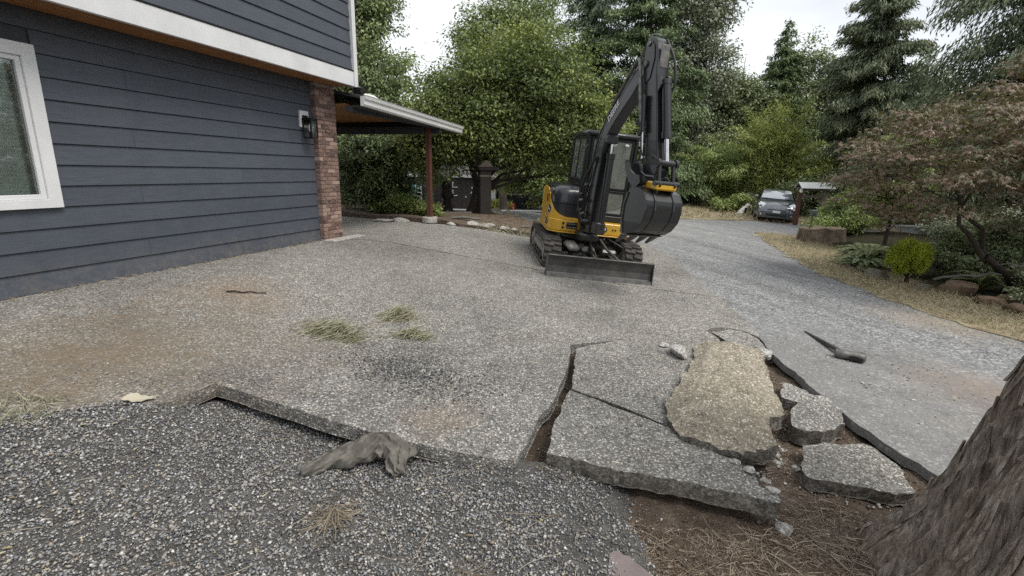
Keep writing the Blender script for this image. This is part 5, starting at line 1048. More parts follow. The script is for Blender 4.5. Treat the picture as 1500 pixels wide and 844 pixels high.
broadleaf('grove_tree', 'broad grey green tree between the pointed conifer and the dark spruce', 'tree', (22.0, 39, gz(22, 39)), .2, [(21.8, 39, 8.2, 2.6, 2, 2.8), (23.8, 39, 7.2, 2.4, 2, 2.6), (20.4, 39, 5.6, 2.4, 2, 2.4)], 34000, .22, LM['grove'], 'grey green grove behind the bamboo', .65, .7, .3, 30, 'palebark', edge=.4)
broadleaf('grove_tree', 'pale broadleaf tree in the gap between the dark spruce and the hanging cedar', 'tree', (24.5, 30, gz(24.5, 30)), .2, [(24.5, 30, 5.6, 2.4, 2, 2.2), (23, 30, 4.0, 2.0, 2, 1.8), (26.5, 30, 5.0, 2.4, 2, 2.4)], 22000, .2, LM['grove'], None, .55, .7, .3, 24, edge=.4)
for x, y, hh in ((17.3, 40, 10.9), (26.5, 40, 13.5)):
    dt = MB(); z = gz(x, y); dt.tube([(0, 0, -.2), (.1, 0, hh * .6), (.05, 0, hh)], [.12, .07, .015], 7)
    for q in range(10): a = rng.random() * 6.28; zz = hh * (.72 + .26 * rng.random()); dt.tube([(.05, 0, zz), (.05 + .5 * math.cos(a), .5 * math.sin(a), zz + .1)], [.02, .006], 4)
    o = dt.build('dead_snag', M['palebark'], None, smooth=True); o.location = (x, y, z); tag(o, 'bare dead treetop above the grove, ' + ('left of the pointed conifer' if x < 20 else 'beside the dark spruce'), 'dead tree')
conifer('spruce_tree', 'dark blue green spruce with long drooping boughs behind the bamboo', 'tree', (18.4, 27.0, gz(18.4, 27)), 13.2, 2.9, 100000, LM['spruce'], None, .20, .26, 5, .42, .24, .055, .7, .62, irr=.5)
conifer('cedar_tree', 'big cedar with hanging sprays at the top right of the view', 'tree', (18.6, 18.0, gz(18.6, 18)), 17, 4.15, 110000, LM['cedar'], None, .10, .26, 6, .55, .22, .048, 1.3, .55, irr=.5, upt=.15)
conifer('cedar_tree', 'second dark cedar beyond the red maple at the edge of view', 'tree', (20.5, 12.5, gz(20.5, 12.5)), 15, 4.2, 60000, LM['cedar'], None, .06, .3, 5, .5, .24, .055, 1.1, .55, irr=.45)
# ---- woodland edge between the excavator and the car, pale stems in front
for i, (x, y, w, h, mk, lb) in enumerate([(9.2, 33, 2.0, 2.6, 'wood', 'dark leafy undergrowth tree just right of the excavator bucket'), (12.0, 33.5, 2.2, 2.8, 'grove', 'grey green undergrowth tree behind the draped cover'), (14.6, 34.5, 2.0, 2.6, 'wood', 'dark woodland tree left of the bamboo'), (6.3, 31.5, 1.7, 2.2, 'wood', 'dark woodland tree hidden behind the excavator cab'), (3.6, 31, 1.9, 2.0, 'wood', 'dark hedge like tree between the cab and the spreading tree')]):
    z = gz(x, y); broadleaf('woodland_tree', lb, 'tree', (x, y, z), .09, [(x, y, z + h * .62, w * .8, 1.2, h * .6), (x + .6, y, z + h * 1.2, w * .65, 1, h * .5), (x - .5, y - .4, z + h * .3, w * .7, .9, h * .35)], 15000, .2, LM[mk], None, .45, .6, .4, 20)
for i in range(9):
    x = 9.4 + i * .5 + rng.random() * .3; y = 30.6 + rng.random() * .8; z = gz(x, y); o = MB().tube(wob_path((0, 0, -.1), ((rng.random() - .5) * .5, 0, 2.6 + 1.6 * rng.random()), 0, .1, 7), np.linspace(.05, .02, 7), 6).build('sapling_trunk', M['palebark'], None, smooth=True)
    o.location = (x, y, z); tag(o, 'thin pale bare sapling stem in front of the dark wood', 'sapling', 'pale sapling stems at the wood edge')
def mass(name, pts, n, L, mat):                             # far-off wood that reads as one mass
    V = []; P = []
    for x, y, z, rx, ry, rz, w in pts: m = int(n * w); d = unit(rng.normal(size=(m, 3))) * (rng.random(m) ** .4)[:, None]; q = d * (rx, ry, rz) * (1 + .5 * fbm(d * 2 + x, 1.2, 3))[:, None]; P.append(q + (x, y, z))
    P = np.concatenate(P); n = len(P); V = quads(P, rng.normal(size=(n, 3)) + (0, 0, -.3), rng.normal(size=(n, 3)) * .6 + (0, 0, 1), L * (.6 + .8 * rng.random(n)), L * .5, .15)
    return leafobj(name, V, mat, None, 'stuff')
mass('forest', [(x, 47 + 3 * math.sin(x), 2.6 + .8 * math.sin(x * 1.7), 3.4, 2.0, 4.0 + .6 * math.sin(x * 2.3), 1 / 21) for x in np.linspace(-24, 40, 21)], 62000, .42, LM['wood'])
mass('forest', [(22 + 2 * math.sin(k), y, 1.6, 2.6, 2.4, 2.6, 1 / 8) for k, y in enumerate(np.linspace(-2, 30, 8))], 24000, .3, LM['wood'])
mass('forest', [(-10 - 1.5 * k, 30 + k * .7, 1.2, 2.4, 2, 3.2, .25) for k in range(4)], 9000, .3, LM['wood'])
# ---- bamboo
def bamboo(label, x0, y0, w, h, n, culms, arch, mat):
    z0 = gz(x0, y0); root = thing('bamboo', label, 'bamboo', (x0, y0, z0)); cm = MB(); PP = []
    for i in range(culms):
        a = rng.random() * 6.283; b = np.array([(rng.random() - .5) * w * .7, (rng.random() - .5) * w * .5, 0]); H = h * (.55 + .45 * rng.random()); out = arch * (.3 + rng.random()); t = np.linspace(0, 1, 9)
        P = np.stack([b[0] + math.cos(a) * out * t ** 2.2, b[1] + math.sin(a) * out * t ** 2.2, H * (t - .28 * t ** 3.5 * out / max(arch, .1))], 1); PP.append(P); cm.tube(P, np.linspace(.016, .004, 9), 4, False)
    cm.build('culms', M['culm'], root); PP = np.array(PP); k = rng.integers(0, culms, n); u = (.22 + .777 * rng.random(n) ** .8) * 8; i = np.minimum(u.astype(int), 7); f = (u - i)[:, None]
    P = PP[k, i] * (1 - f) + PP[k, i + 1] * f; T = unit(PP[k, i + 1] - PP[k, i]); sp = rng.normal(size=(n, 3)) * (.2, .2, .08) * (.4 + rng.random(n))[:, None] * 1.25; P = P + sp; P[:, 2] -= np.linalg.norm(sp[:, :2], axis=1) * .35
    D = unit(sp * (2.5, 2.5, 0) + T * .3 - (0, 0, .45) + rng.normal(size=(n, 3)) * .25); leafobj('leaves', quads(P, D, unit(rng.normal(size=(n, 3)) * .4 + (0, 0, 1)), .22 * (.6 + .8 * rng.random(n)), .04 * (.7 + .6 * rng.random(n)), .1), mat, root); return root
M['culm'] = pm('bamboo_culm', (.22, .24, .08), (.15, .17, .06), .5)
bamboo('bright yellow green bamboo clump arching above the parked car', 15.0, 29.0, 3.2, 7.8, 23000, 60, 1.7, LM['bamboo'])
bamboo('darker bamboo thicket arching left of the bright clump', 12.6, 30.2, 3.6, 5.4, 22000, 60, 2.0, LM['shrub'])
bamboo('low bamboo spray overhanging the shelter roof', 16.6, 27.6, 2.2, 4.0, 15000, 36, 1.2, LM['bamboo'])
broadleaf('shrub', 'rounded bright green shrub at the left of the parked car', 'shrub', (11.9, 27.2, gz(11.9, 27.2)), .03, [(11.7, 27.2, gz(12, 27) + .45, 1.0, .6, .42), (12.5, 27.3, gz(12, 27) + .62, .6, .5, .42)], 5200, .12, LM['shrub'], None, .22, .7, .1, 12)
broadleaf('shrub', 'dark shrub filling the gap behind the car and shelter posts', 'shrub', (15.4, 26.2, gz(15.4, 26.2)), .05, [(15.2, 26.3, .5, 1.6, .7, 1.0), (17, 25, .7, 1.5, .8, 1.2)], 13000, .14, LM['wood'], None, .3, .6, .3, 14)
broadleaf('shrub', 'feathery light green bush right of the wooden shelter', 'shrub', (11.9, 17.4, gz(11.9, 17.4)), .05, [(11.6, 17.4, .25, .9, .7, .62), (12.6, 17.5, .6, .9, .7, .8), (10.9, 16.9, -.05, .6, .5, .4)], 15000, .12, LM['shrub'], None, .26, .45, .3, 14, wl=.3)
broadleaf('vine_maple', 'light green layered small tree between the spruce and the red maple', 'tree', (10.7, 14.0, gz(10.7, 14)), .06, [(10.3, 13.9, 2.2, .8, .7, .3), (11.0, 14.1, 2.6, .7, .7, .3), (10.4, 13.9, 1.5, .9, .7, .35), (11.4, 14, 1.8, 1.0, .7, .5), (10.8, 14.2, .9, 1.1, .7, .45)], 12000, .10, LM['shrub'], None, .26, .3, .3, 18)
# ---- red Japanese maple: several crooked stems, flat layered pads of small three-fingered leaves
def japanese_maple():
    base = np.array([9.5, 8.7, gz(9.5, 8.7) + .1]); root = thing('japanese_maple', 'wide layered Japanese maple with dull red and bronze leaves, right edge', 'tree', tuple(base))
    pads = []
    def shape(px):                                          # half-height of the dome towards its rim
        return px
    for i in range(400):
        a = rng.random() * 6.283; r = rng.random() ** .55; x, y = 3.4 * r * math.cos(a), 2.4 * r * math.sin(a); topz = 4.3 * (1 - .36 * r ** 2.2) + .35 * math.sin(x * 1.3) + (.6 * min(1, max(0, x + .8))); z = topz * (.22 + .78 * rng.random() ** .42)
        if z < .55 and r < .6: z += .8
        if (z < 1.6 and x < 1.2 and y < .6) or (x < -1.0 and y < .3 and z < 1.5) or (z < .9 and y < 0): continue
        pads.append((x, y, max(.25, z - .1 * r), (.24 + .30 * rng.random())))
    pads = np.array(pads); n = 36000; w = pads[:, 3] ** 2; k = rng.choice(len(pads), n, p=w / w.sum()); rr = pads[k, 3] * np.sqrt(rng.random(n)); th = rng.random(n) * 6.283
    P = pads[k, :3] + np.stack([rr * np.cos(th), rr * np.sin(th), -.55 * rr ** 1.6 + rng.normal(size=n) * .035], 1)
    ax = unit(np.stack([np.cos(th), np.sin(th), -.55 - .5 * rng.random(n)], 1) + rng.normal(size=(n, 3)) * .4); N = unit(np.array([0, 0, 1.]) + .4 * np.stack([np.cos(th), np.sin(th), 0 * th], 1) + rng.normal(size=(n, 3)) * .4); S = unit(np.cross(ax, N)); Vs = []
    for q in (-.75, 0, .75):
        D = unit(ax * math.cos(q) + S * math.sin(q)); L = .075 * (.8 if q else 1) * (.7 + .6 * rng.random(n)); Vs.append(quads(P + D * L[:, None] * .5, D, N, L, L * .36, .1).reshape(n, 4, 3))
    V = np.stack(Vs, 1).reshape(-1, 3); leafobj('crown', V, LM['red'], root)
    t = MB()
    for i in range(7):
        a = i * .9 + .3; b = np.array([.14 * math.cos(a), .14 * math.sin(a), -.15]); e = np.array([1.7 * math.cos(a), 1.2 * math.sin(a), 2.0 + .8 * rng.random()]); P0 = wob_path(b, e, -.06, .28, 9); r = np.linspace(.075, .02, 9); t.tube(P0, r, 8)
        for q in rng.choice(len(pads), 26, replace=False):
            dd = np.linalg.norm(P0 - pads[q, :3], axis=1); j = int(dd.argmin()); j = max(2, j - 1)
            if dd[j] < 1.6: t.tube(wob_path(P0[j], pads[q, :3], .03, .3, 6), np.linspace(r[j] * .5, .006, 6), 5)
    t.build('trunk', M['bark'], root, smooth=True)
japanese_maple()
# understory below the red maple
broadleaf('undergrowth_shrub', 'dark leafy undergrowth shrub below the red maple', 'shrub', (9.6, 10.2, gz(9.6, 10.2)), .03, [(9.8, 10.4, .05, .9, .6, .4), (11, 10.8, .3, 1.2, .7, .6), (8.9, 10.5, -.1, .5, .4, .3)], 11000, .085, LM['wood'], None, .2, .6, .2, 12)
broadleaf('undergrowth_shrub', 'variegated pale leaved shrub behind the red maple stems', 'shrub', (11.2, 12.0, gz(11.2, 12)), .03, [(11.0, 12.0, .35, .8, .5, .42), (12.2, 11.8, .45, .8, .5, .5)], 7000, .09, LM['poplar'], None, .2, .5, .2, 10)
broadleaf('undergrowth_shrub', 'low creeping green ground plant at the foot of the red maple', 'shrub', (9.1, 7.8, gz(9.1, 7.8)), .02, [(9.0, 7.9, -.22, .7, .4, .16), (9.8, 8.6, -.1, .8, .5, .25), (9.7, 7.2, -.15, .7, .4, .2)], 6000, .075, LM['grove'], None, .15, .6, 0, 8)
def fern(label, x, y, z, R, H, n, mat, grp=None):
    root = thing('sword_fern', label, 'fern', (x, y, z), 0, grp); VV = []; st = MB()
    for i in range(n):
        a = rng.random() * 6.283; L = R * (.7 + .5 * rng.random()); hh = H * (.45 + .75 * rng.random()); t = np.linspace(0, 1, 22); P = np.stack([math.cos(a) * L * t ** 1.15, math.sin(a) * L * t ** 1.15, hh * (2.3 * t - 1.75 * t ** 2)], 1); st.tube(P[::3], .006, 4, False)
        T = unit(np.gradient(P, axis=0)); S = unit(np.cross(T, (0, 0, 1.))); w = .115 * R / .5 * np.sin(np.pi * (t * .9 + .08)) ** .7
        for sg in (-1, 1): VV.append(quads(P[1:] + S[1:] * sg * w[1:, None] * .5, S[1:] * sg + T[1:] * .35 - (0, 0, .25), np.cross(S, T)[1:] * -1 + rng.normal(size=(21, 3)) * .15, w[1:] * 1.05, .03 * R / .5, .1))
    leafobj('fronds', np.concatenate(VV), mat, root); st.build('stalks', M['culm'], root); return root
fern('sword fern with arching green fronds beside the tree stump', 8.45, 11.5, gz(8.45, 11.5) + .02, .72, .62, 46, LM['fern'])
fern('smaller dark sword fern in front of the stump fern, drooping over the rocks', 8.0, 10.9, gz(8, 10.9) + .02, .5, .4, 30, LM['rhodo'])
fern('shaded fern under the red maple near its stems', 9.2, 9.3, gz(9.2, 9.3) + .05, .5, .4, 24, LM['fern'])
# dwarf conifer: tight ball of upright sprays on a short stem
x, y = 8.05, 9.75; z = gz(x, y); root = thing('dwarf_conifer', 'small round yellow green conifer bush at the edge of the bed', 'shrub', (x, y, z)); n = 15000; nc = 150
cd = unit(rng.normal(size=(nc, 3)) + (0, 0, .35)); cc = cd * (.30, .30, .25) * (.62 + .62 * rng.random(nc))[:, None] + (0, 0, .56); k = rng.integers(0, nc, n); o = rng.normal(size=(n, 3)) * (.032, .032, .055); P = cc[k] + o
leafobj('crown', quads(P, unit(cd[k] * .7 + (0, 0, .8) + rng.normal(size=(n, 3)) * .4), rng.normal(size=(n, 3)) + cd[k], .055, .016, .1), LM['dwarf'], root)
t = MB().tube([(0, 0, -.1), (.03, 0, .2), (0, 0, .5)], [.05, .04, .03], 7)
for q in range(14): t.tube(wob_path((.02, 0, .18), cc[rng.integers(0, nc)], 0, .2, 5), np.linspace(.018, .006, 5), 4)
t.build('trunk', M['bark'], root, smooth=True)
# day lilies by the far house, weeds
x, y = -1.3, 34.3; z = gz(x, y); root = thing('flower_clump', 'clump of yellow and orange flowers before the far porch', 'flowers', (x, y, z)); n = 700; a = rng.random(n) * 6.28; b = rng.normal(size=(n, 2)) * (.55, .2)
D = unit(np.stack([np.cos(a) * .5, np.sin(a) * .5, np.ones(n)], 1)); leafobj('foliage', quads(np.column_stack([b, .15 + .5 * rng.random(n)]), D, rng.normal(size=(n, 3)), .4, .07), LM['flower'], root)
# ---- old cedar trunk in the right foreground
def cedar_trunk():
    root = thing('cedar_tree', 'massive shaggy barked tree trunk flaring at its foot, right foreground', 'tree', (2.72, 1.70, -.30)); na, nz_ = 420, 300
    zz = np.concatenate([np.linspace(-.25, 1.35, 230), np.linspace(1.36, 7, nz_ - 230)]); a = np.linspace(0, 2 * np.pi, na, endpoint=False); Z, A = np.meshgrid(zz, a, indexing='ij')
    R = np.interp(Z, [-.3, 0, .1, .25, .45, .85, 1.1, 1.6, 7], [1.02, .86, .80, .735, .675, .585, .535, .48, .36])
    lob = sum(c * np.cos(m * (A - p)) for m, c, p in ((3, .05, .4), (5, .045, 2.2), (7, .025, 3.3))); R = R * (1 + lob * np.exp(-np.clip(Z, 0, 9) / .6)) 
    tw = A + .10 * Z + .05 * np.sin(Z * 2.1 + A)
    def nz(k, vz, oct=3, wx=.0): return fbm(np.stack([np.cos(tw) * k, np.sin(tw) * k, Z * vz + wx], -1), 1.0, oct)
    w1 = nz(4.5, 1.5) * .7
    rid = np.abs(fbm(np.stack([np.cos(tw + w1 * .05) * 15, np.sin(tw + w1 * .05) * 15, Z * .30], -1), 1.0, 2)); fis = np.clip(1 - rid / .10, 0, 1) ** .8
    rid2 = np.abs(fbm(np.stack([np.cos(tw + w1 * .07) * 30 + 9, np.sin(tw + w1 * .05) * 30, Z * .5], -1), 1.0, 2)); fis2 = np.clip(1 - rid2 / .10, 0, 1)
    R = R + .035 * nz(5, .7) * 2 - .095 * fis - .022 * fis2 + .006 * nz(60, 5, 2)
    plate = fbm(np.stack([np.cos(tw + w1 * .05) * 17, np.sin(tw + w1 * .05) * 17, Z * .35 + 40], -1), 1.0, 1); R = R + .035 * (np.clip(plate * 9, -.5, .5))
    V = np.stack([R * np.cos(A) + .02 * Z, R * np.sin(A) - .01 * Z, Z], -1).reshape(-1, 3); i, j = np.meshgrid(np.arange(nz_ - 1), np.arange(na), indexing='ij'); j2 = (j + 1) % na
    F = np.stack([i * na + j, i * na + j2, (i + 1) * na + j2, (i + 1) * na + j], -1).reshape(-1, 4)
    g = G('shaggy_cedar_bark'); v = g.obj(); p = g.n('ShaderNodeMapping', {'Vector': v, 'Scale': (30, 30, 1.6)}).outputs[0]; n1 = g.noise(p, 1.6, 8, .72, .6); n2 = g.noise(v, 3.2, 5)
    col = g.ramp(n1, [(.32, (.05, .039, .031)), (.45, (.18, .148, .119)), (.57, (.33, .285, .238)), (.70, (.54, .49, .42))]); col = g.mix(g.ramp(n2, [(.45, 0.), (.7, .45)]), col, (.20, .145, .105))
    mat = g.princ(col, .92, 0, g.bump(n1, .8, .012, g.bump(g.noise(g.n('ShaderNodeMapping', {'Vector': v, 'Scale': (90, 90, 9)}).outputs[0], 1.2, 5, .7), .5, .004)), .12)
    link('trunk', npmesh('trunk', V, F), mat, root)
    # loose fibrous strips standing off the bark
    st = MB(); Rz = R
    for q in range(260):
        ia = rng.integers(0, na); i0 = rng.integers(0, 190); L = rng.integers(25, 80); w = .005 + .011 * rng.random(); pts = []
        for s in range(6):
            ii = min(nz_ - 1, i0 + int(L * s / 5)); aa = a[ia] - .10 * (zz[ii] - zz[i0]) + .01 * math.sin(s); rr = np.interp(aa % 6.283, a, R[ii]) + .006 + (.010 * rng.random() if s in (0, 5) else .0); pts.append((rr, aa, zz[ii]))
        rings = [[((r_ + dr) * math.cos(A_ + da) + .02 * z_, (r_ + dr) * math.sin(A_ + da) - .01 * z_, z_) for dr, da in ((0, -w / r_), (.008, 0), (0, w / r_), (-.006, 0))] for r_, A_, z_ in pts]
        st.loft(rings)
    tag(st.build('bark_strips', mat, root), kind='stuff')
cedar_trunk()
# ---------------------------------------------------------------- car parked at the end of the drive
M['carpaint'] = pm('silver_grey_car_paint', (.15, .16, .178), (.13, .14, .155), .22, .5, 3, 0, 60, .5, .8)
M['carglass'] = pm('windscreen', (.42, .45, .48), (.36, .39, .42), .05, .75, 3, 0, 60, .9, 1.0)
M['tyre'] = pm('tyre_rubber', (.02, .02, .02), (.03, .03, .03), .85)
M['darkplastic'] = pm('dark_plastic', (.018, .018, .02), (.025, .025, .027), .5)
M['lens'] = pm('headlight_lens', (.72, .75, .78), (.55, .58, .6), .08, .3, 5, 0, 60, .8, 1)
car = thing('parked_car', 'silver grey hatchback parked facing the camera beside the shelter', 'car')
f = np.array([-.40, -.915]); rt = np.array([.915, -.40]); cx, cy = 12.1, 22.7
car.matrix_world = Matrix([[rt[0], -f[0], .06, cx], [rt[1], -f[1], 0, cy], [-.065, .02, 1, float(Hh(np.array([cx]), np.array([cy]))[0])], [0, 0, 0, 1]])
cs = [(0.0, .58, .26, .60), (.06, .72, .2, .70), (.22, .80, .18, .79), (.5, .845, .18, .89), (.95, .86, .18, 1.0), (1.6, .863, .18, 1.02), (3.2, .863, .18, 1.05), (4.0, .84, .2, 1.07), (4.35, .76, .25, 1.0), (4.45, .7, .4, .9)]
def ring(y, w, zb, zt):
    h = [(.90, zb), (1.0, zb + .14), (1.0, (zb + zt) / 2 + .05), (.965, zt - .12), (.86, zt - .03), (.5, zt + .005)]
    return [(w * a, y, z) for a, z in h] + [(0, y, zt + .015)] + [(-w * a, y, z) for a, z in h[::-1]]
MB().loft([ring(*c) for c in cs]).build('body', M['carpaint'], car, smooth=True, angle=45)
gs = [(.98, .72, .70, 1.02), (1.35, .75, .66, 1.24), (1.9, .76, .61, 1.43), (2.4, .76, .60, 1.485), (3.2, .76, .59, 1.45), (4.05, .74, .57, 1.12)]
def gring(y, wb, wt, zt): return [(wb, y, .99), (wt + (wb - wt) * .1, y, zt - .06), (wt * .86, y, zt - .005), (0, y, zt + .012), (-wt * .86, y, zt - .005), (-wt - (wb - wt) * .1, y, zt - .06), (-wb, y, .99)]
MB().loft([gring(*c) for c in gs]).build('cabin', M['carpaint'], car, smooth=True, angle=45)
def wsx(t, u): y = 1.0 + .92 * t; z = 1.03 + .40 * t - .04 * (2 * t - 1) ** 2 + .05; w = .68 - .10 * t; return (u * w, y - .02 - .06 * (1 - u * u), z + .012)
V = [wsx(t, u) for t in np.linspace(.02, .98, 7) for u in np.linspace(-1, 1, 11)]; F = [(i * 11 + j, i * 11 + j + 1, (i + 1) * 11 + j + 1, (i + 1) * 11 + j) for i in range(6) for j in range(10)]
MB().add(V, F).build('windscreen', M['carglass'], car, smooth=True, angle=80)
for s in (-1, 1):
    MB().add([(s * .775, 1.35, 1.06), (s * .70, 1.75, 1.33), (s * .66, 2.4, 1.42), (s * .66, 3.3, 1.38), (s * .755, 3.7, 1.10)], [(0, 1, 2, 3, 4)]).build('side_window', M['carglass'], car)
    MB().loft([[(s * .46, .055, .62), (s * .62, .04, .60), (s * .73, .12, .63), (s * .60, .08, .69)], [(s * .50, .28, .835), (s * .70, .26, .80), (s * .80, .42, .80), (s * .70, .48, .90)]]).build('headlight', M['lens'], car, smooth=True, angle=60)
    MB().box((s * .80, 1.28, 1.02), (s * 1.0, 1.42, 1.16), .04).build('wing_mirror', M['carpaint'], car, smooth=True, angle=50)
    MB().cyl((s * .62, .02, .36), (s * .62, .09, .36), .055, 14).build('fog_lamp', M['lens'], car)
    for y in (.88, 3.55):
        w = MB().cyl((s * .66, y, .30), (s * .875, y, .30), .315, 24).build('wheel', M['tyre'], car, bevel=.03); MB().cyl((s * .8, y, .30), (s * .882, y, .30), .20, 16).build('rim', M['chrome'], w, bevel=.01)
MB().box((-.42, -.03, .30), (.42, .05, .42), .03).build('lower_grille', M['darkplastic'], car, smooth=True); MB().box((-.40, -.012, .555), (.40, .05, .60), .015).build('upper_grille', M['darkplastic'], car)
MB().box((-.68, -.01, .44), (.68, .06, .52), .03).build('bumper', M['carpaint'], car, smooth=True)
MB().box((-.16, -.045, .44), (.16, -.03, .55), .005).build('licence_plate', M['white'], car)
MB().tube([(.075 * math.cos(t), -.005 + .02 * math.sin(t), .665 + .045 * math.sin(t)) for t in np.linspace(0, 6.283, 20)], .010, 6).build('emblem', M['chrome'], car, smooth=True)
MB().tube([(-.55, .97, 1.06), (.1, 1.02, 1.075)], .012, 5).tube([(-.02, .97, 1.06), (.58, 1.03, 1.07)], .012, 5).build('wiper', M['darkplastic'], car)
# ---------------------------------------------------------------- little roofed shelter of posts by the car
sx_, sy_ = 13.2, 21.9; sh_ = thing('shelter', 'small wooden post frame with little metal gable roof beside the car', 'shelter', (sx_, sy_, float(Hh(np.array([sx_]), np.array([sy_]))[0])), -.16)
for x, l in ((-.56, -.03), (.44, -.05)):
    for y in (-.12,): MB().loft([[(x + l + a, y + b, -.05) for a, b in ((-.075, -.075), (.075, -.075), (.075, .075), (-.075, .075))], [(x + a, y + b, 1.62) for a, b in ((-.075, -.075), (.075, -.075), (.075, .075), (-.075, .075))]]).build('post', M['redpost'] if x < 0 else M['graywood'], sh_)
MB().box((-.6, -.17, 1.22), (.5, -.08, 1.33), .01).build('cross_beam', M['graywood'], sh_); MB().box((-.7, -.15, 1.52), (.62, -.06, 1.62), .01).build('roof_beam', M['graywood'], sh_)
M['metalroof'] = pm('weathered_metal_roof', (.62, .63, .62), (.48, .49, .48), .5, .2, 5)
for s in (-1, 1): MB().prism([(-.12, 1.86), (-.12, 1.885), (-.12 + s * .42, 1.645), (-.12 + s * .42, 1.62)], -.70, .66, f=lambda w, p, q: (w, p, q)).build('roof_panel', M['metalroof'], sh_)
MB().prism([(-.12, 1.85), (-.46, 1.65), (.22, 1.65)], -.685, -.665, f=lambda w, p, q: (w, p, q)).build('gable_end', M['black'], sh_)
MB().lathe([(.03, 0), (.075, .05), (.07, .14), (.03, .2)], (-.60, -.28, 1.42), 12).build('lamp', M['white'], sh_, smooth=True)
# water tap on a stake
x, y = 9.6, 15.9; st = thing('garden_tap', 'thin metal stake with grey green box on top before the stump', 'tap', (x, y, gz(x, y)))
MB().tube([(0, 0, 0), (.10, 0, .95)], .022, 8).build('stake', M['steel'], st, smooth=True); MB().box((.02, -.08, .88), (.2, .08, 1.08), .02).build('box', pm('grey_green_box', (.10, .13, .12)), st); MB().tube([(.1, -.08, .98), (.1, -.16, .97), (.1, -.17, .90)], .018, 8).build('spout', M['steel'], st, smooth=True)
# tree stump
def stump():
    root = thing('tree_stump', 'broad low weathered tree stump at the verge behind the tap', 'stump', (10.05, 15.9, gz(10.05, 15.9))); na, nz_ = 90, 16; a = np.linspace(0, 2 * np.pi, na, endpoint=False); zz = np.linspace(-.1, .52, nz_); Z, A = np.meshgrid(zz, a, indexing='ij')
    R = .66 + .22 * np.exp(-(Z + .1) / .16) + .05 * np.cos(3 * A + 1) + .03 * np.cos(7 * A); R += .10 * fbm(np.stack([np.cos(A) * 9, np.sin(A) * 9, Z * .9], -1), 1, 3); Zt = Z + (.10 * fbm(np.stack([np.cos(A) * 3, np.sin(A) * 3, A * 0], -1), 1, 3)) * (Z > .4)
    V = np.stack([R * np.cos(A), R * np.sin(A) * .9, Zt], -1).reshape(-1, 3); F = [(i * na + j, i * na + (j + 1) % na, (i + 1) * na + (j + 1) % na, (i + 1) * na + j) for i in range(nz_ - 1) for j in range(na)] + [tuple(range((nz_ - 1) * na, nz_ * na))]
    m = barkmat('weathered_stump', (.06, .045, .035), (.20, .155, .115), (.36, .30, .235)); MB().add(V, F).build('stump', m, root)
stump()
# rocks along the bed
M['rock'] = pm('mossy_rock', (.17, .155, .125), (.085, .08, .06), .9, 0, 5, .8, 30); M['brownrock'] = pm('brown_earthy_rock', (.23, .165, .115), (.13, .09, .06), .92, 0, 5, .8, 30)
for i, (x, y, r, mk, lb) in enumerate([(7.62, 10.0, (.28, .22, .20), 'rock', 'mossy angular rock under the left side of the round bush'), (7.95, 9.2, (.18, .2, .10), 'rock', 'low dark rock in front of the round bush'), (8.5, 9.0, (.42, .3, .2), 'brownrock', 'brown rounded mound of earth right of the round bush'), (8.3, 8.2, (.24, .2, .14), 'brownrock', 'brown rock at the verge, middle one of the brown three'), (8.25, 7.65, (.2, .17, .12), 'brownrock', 'brown rock nearest the right edge of the verge'), (8.9, 8.3, (.4, .3, .15), 'brownrock', 'flat brown rock behind the row of verge rocks'), (8.25, 7.0, (.17, .14, .09), 'redstone', 'purplish flat stone at the far right of the verge')]):
    pebble_at('rock', lb, 'rock', x, y, r, M[mk], 60 + i, Hh, None, .3)
for i, (p0, p1) in enumerate([((8.6, 8.1, .1), (9.8, 7.3, .35)), ((8.3, 9.4, -.3), (8.9, 8.7, -.05)), ((9.0, 7.4, -.1), (8.7, 8.6, .15))]):
    o = MB().tube(wob_path(p0, p1, .05, .2, 7), np.linspace(.03, .012, 7), 7).build('dead_branch', M['palebark'], None, smooth=True); tag(o, ['pale fallen branch lying across the bed under the red maple', 'dark branch leaning beside the round bush', 'thin broken branch above the brown rocks'][i], 'branch')
# edging stones and planting-bed things under the spreading tree
for i, (x, y, r) in enumerate([(-3.16, 11.9, (.26, .14, .07)), (-2.72, 11.98, (.22, .13, .08)), (-1.47, 11.62, (.2, .12, .05)), (-1.0, 11.72, (.24, .13, .10)), (-.62, 11.78, (.22, .12, .09)), (-.25, 11.7, (.17, .12, .08)), (.02, 11.7, (.16, .11, .07)), (.55, 11.75, (.14, .1, .06))]):
    pebble_at('edging_stone', ['grey edging stone, leftmost of the row near the porch post', 'grey edging stone just left of the porch post foot', 'small flat edging stone right of the porch post', 'largest pale edging stone in front of the spreading tree', 'pale edging stone next to the largest one', 'rounded edging stone in the middle of the right group', 'small edging stone towards the excavator', 'last small edging stone before the excavator track'][i], 'stone', x, y, r, M['pale'], 80 + i, Hh, 'edging stones along the bed', .4)
for i, (x, y, r) in enumerate([(-.5, 14.4, (.22, .2, .2)), (-.2, 14.3, (.16, .15, .14)), (.06, 14.1, (.14, .13, .11)), (.3, 13.9, (.13, .12, .1)), (.75, 13.7, (.2, .14, .13))]):
    pebble_at('dark_stone', ['dark stone against the pillar, tallest of its row', 'dark stone second from the pillar', 'dark stone third from the pillar', 'small dark stone near the end of the row', 'square dark block at the end of the row'][i], 'stone', x, y, r, M['rock'], 95 + i, Hh, 'dark stones behind the bed', .5)
o = MB().box((-.5, -.06, 0), (.5, .06, .14), .01).build('timber_edging', M['graywood'], None); o.location = (-1.66, 13.6, gz(-1.66, 13.6) + .05); o.rotation_euler = (0, 0, .28); tag(o, 'grey timber board edging the bed behind the porch post', 'board')
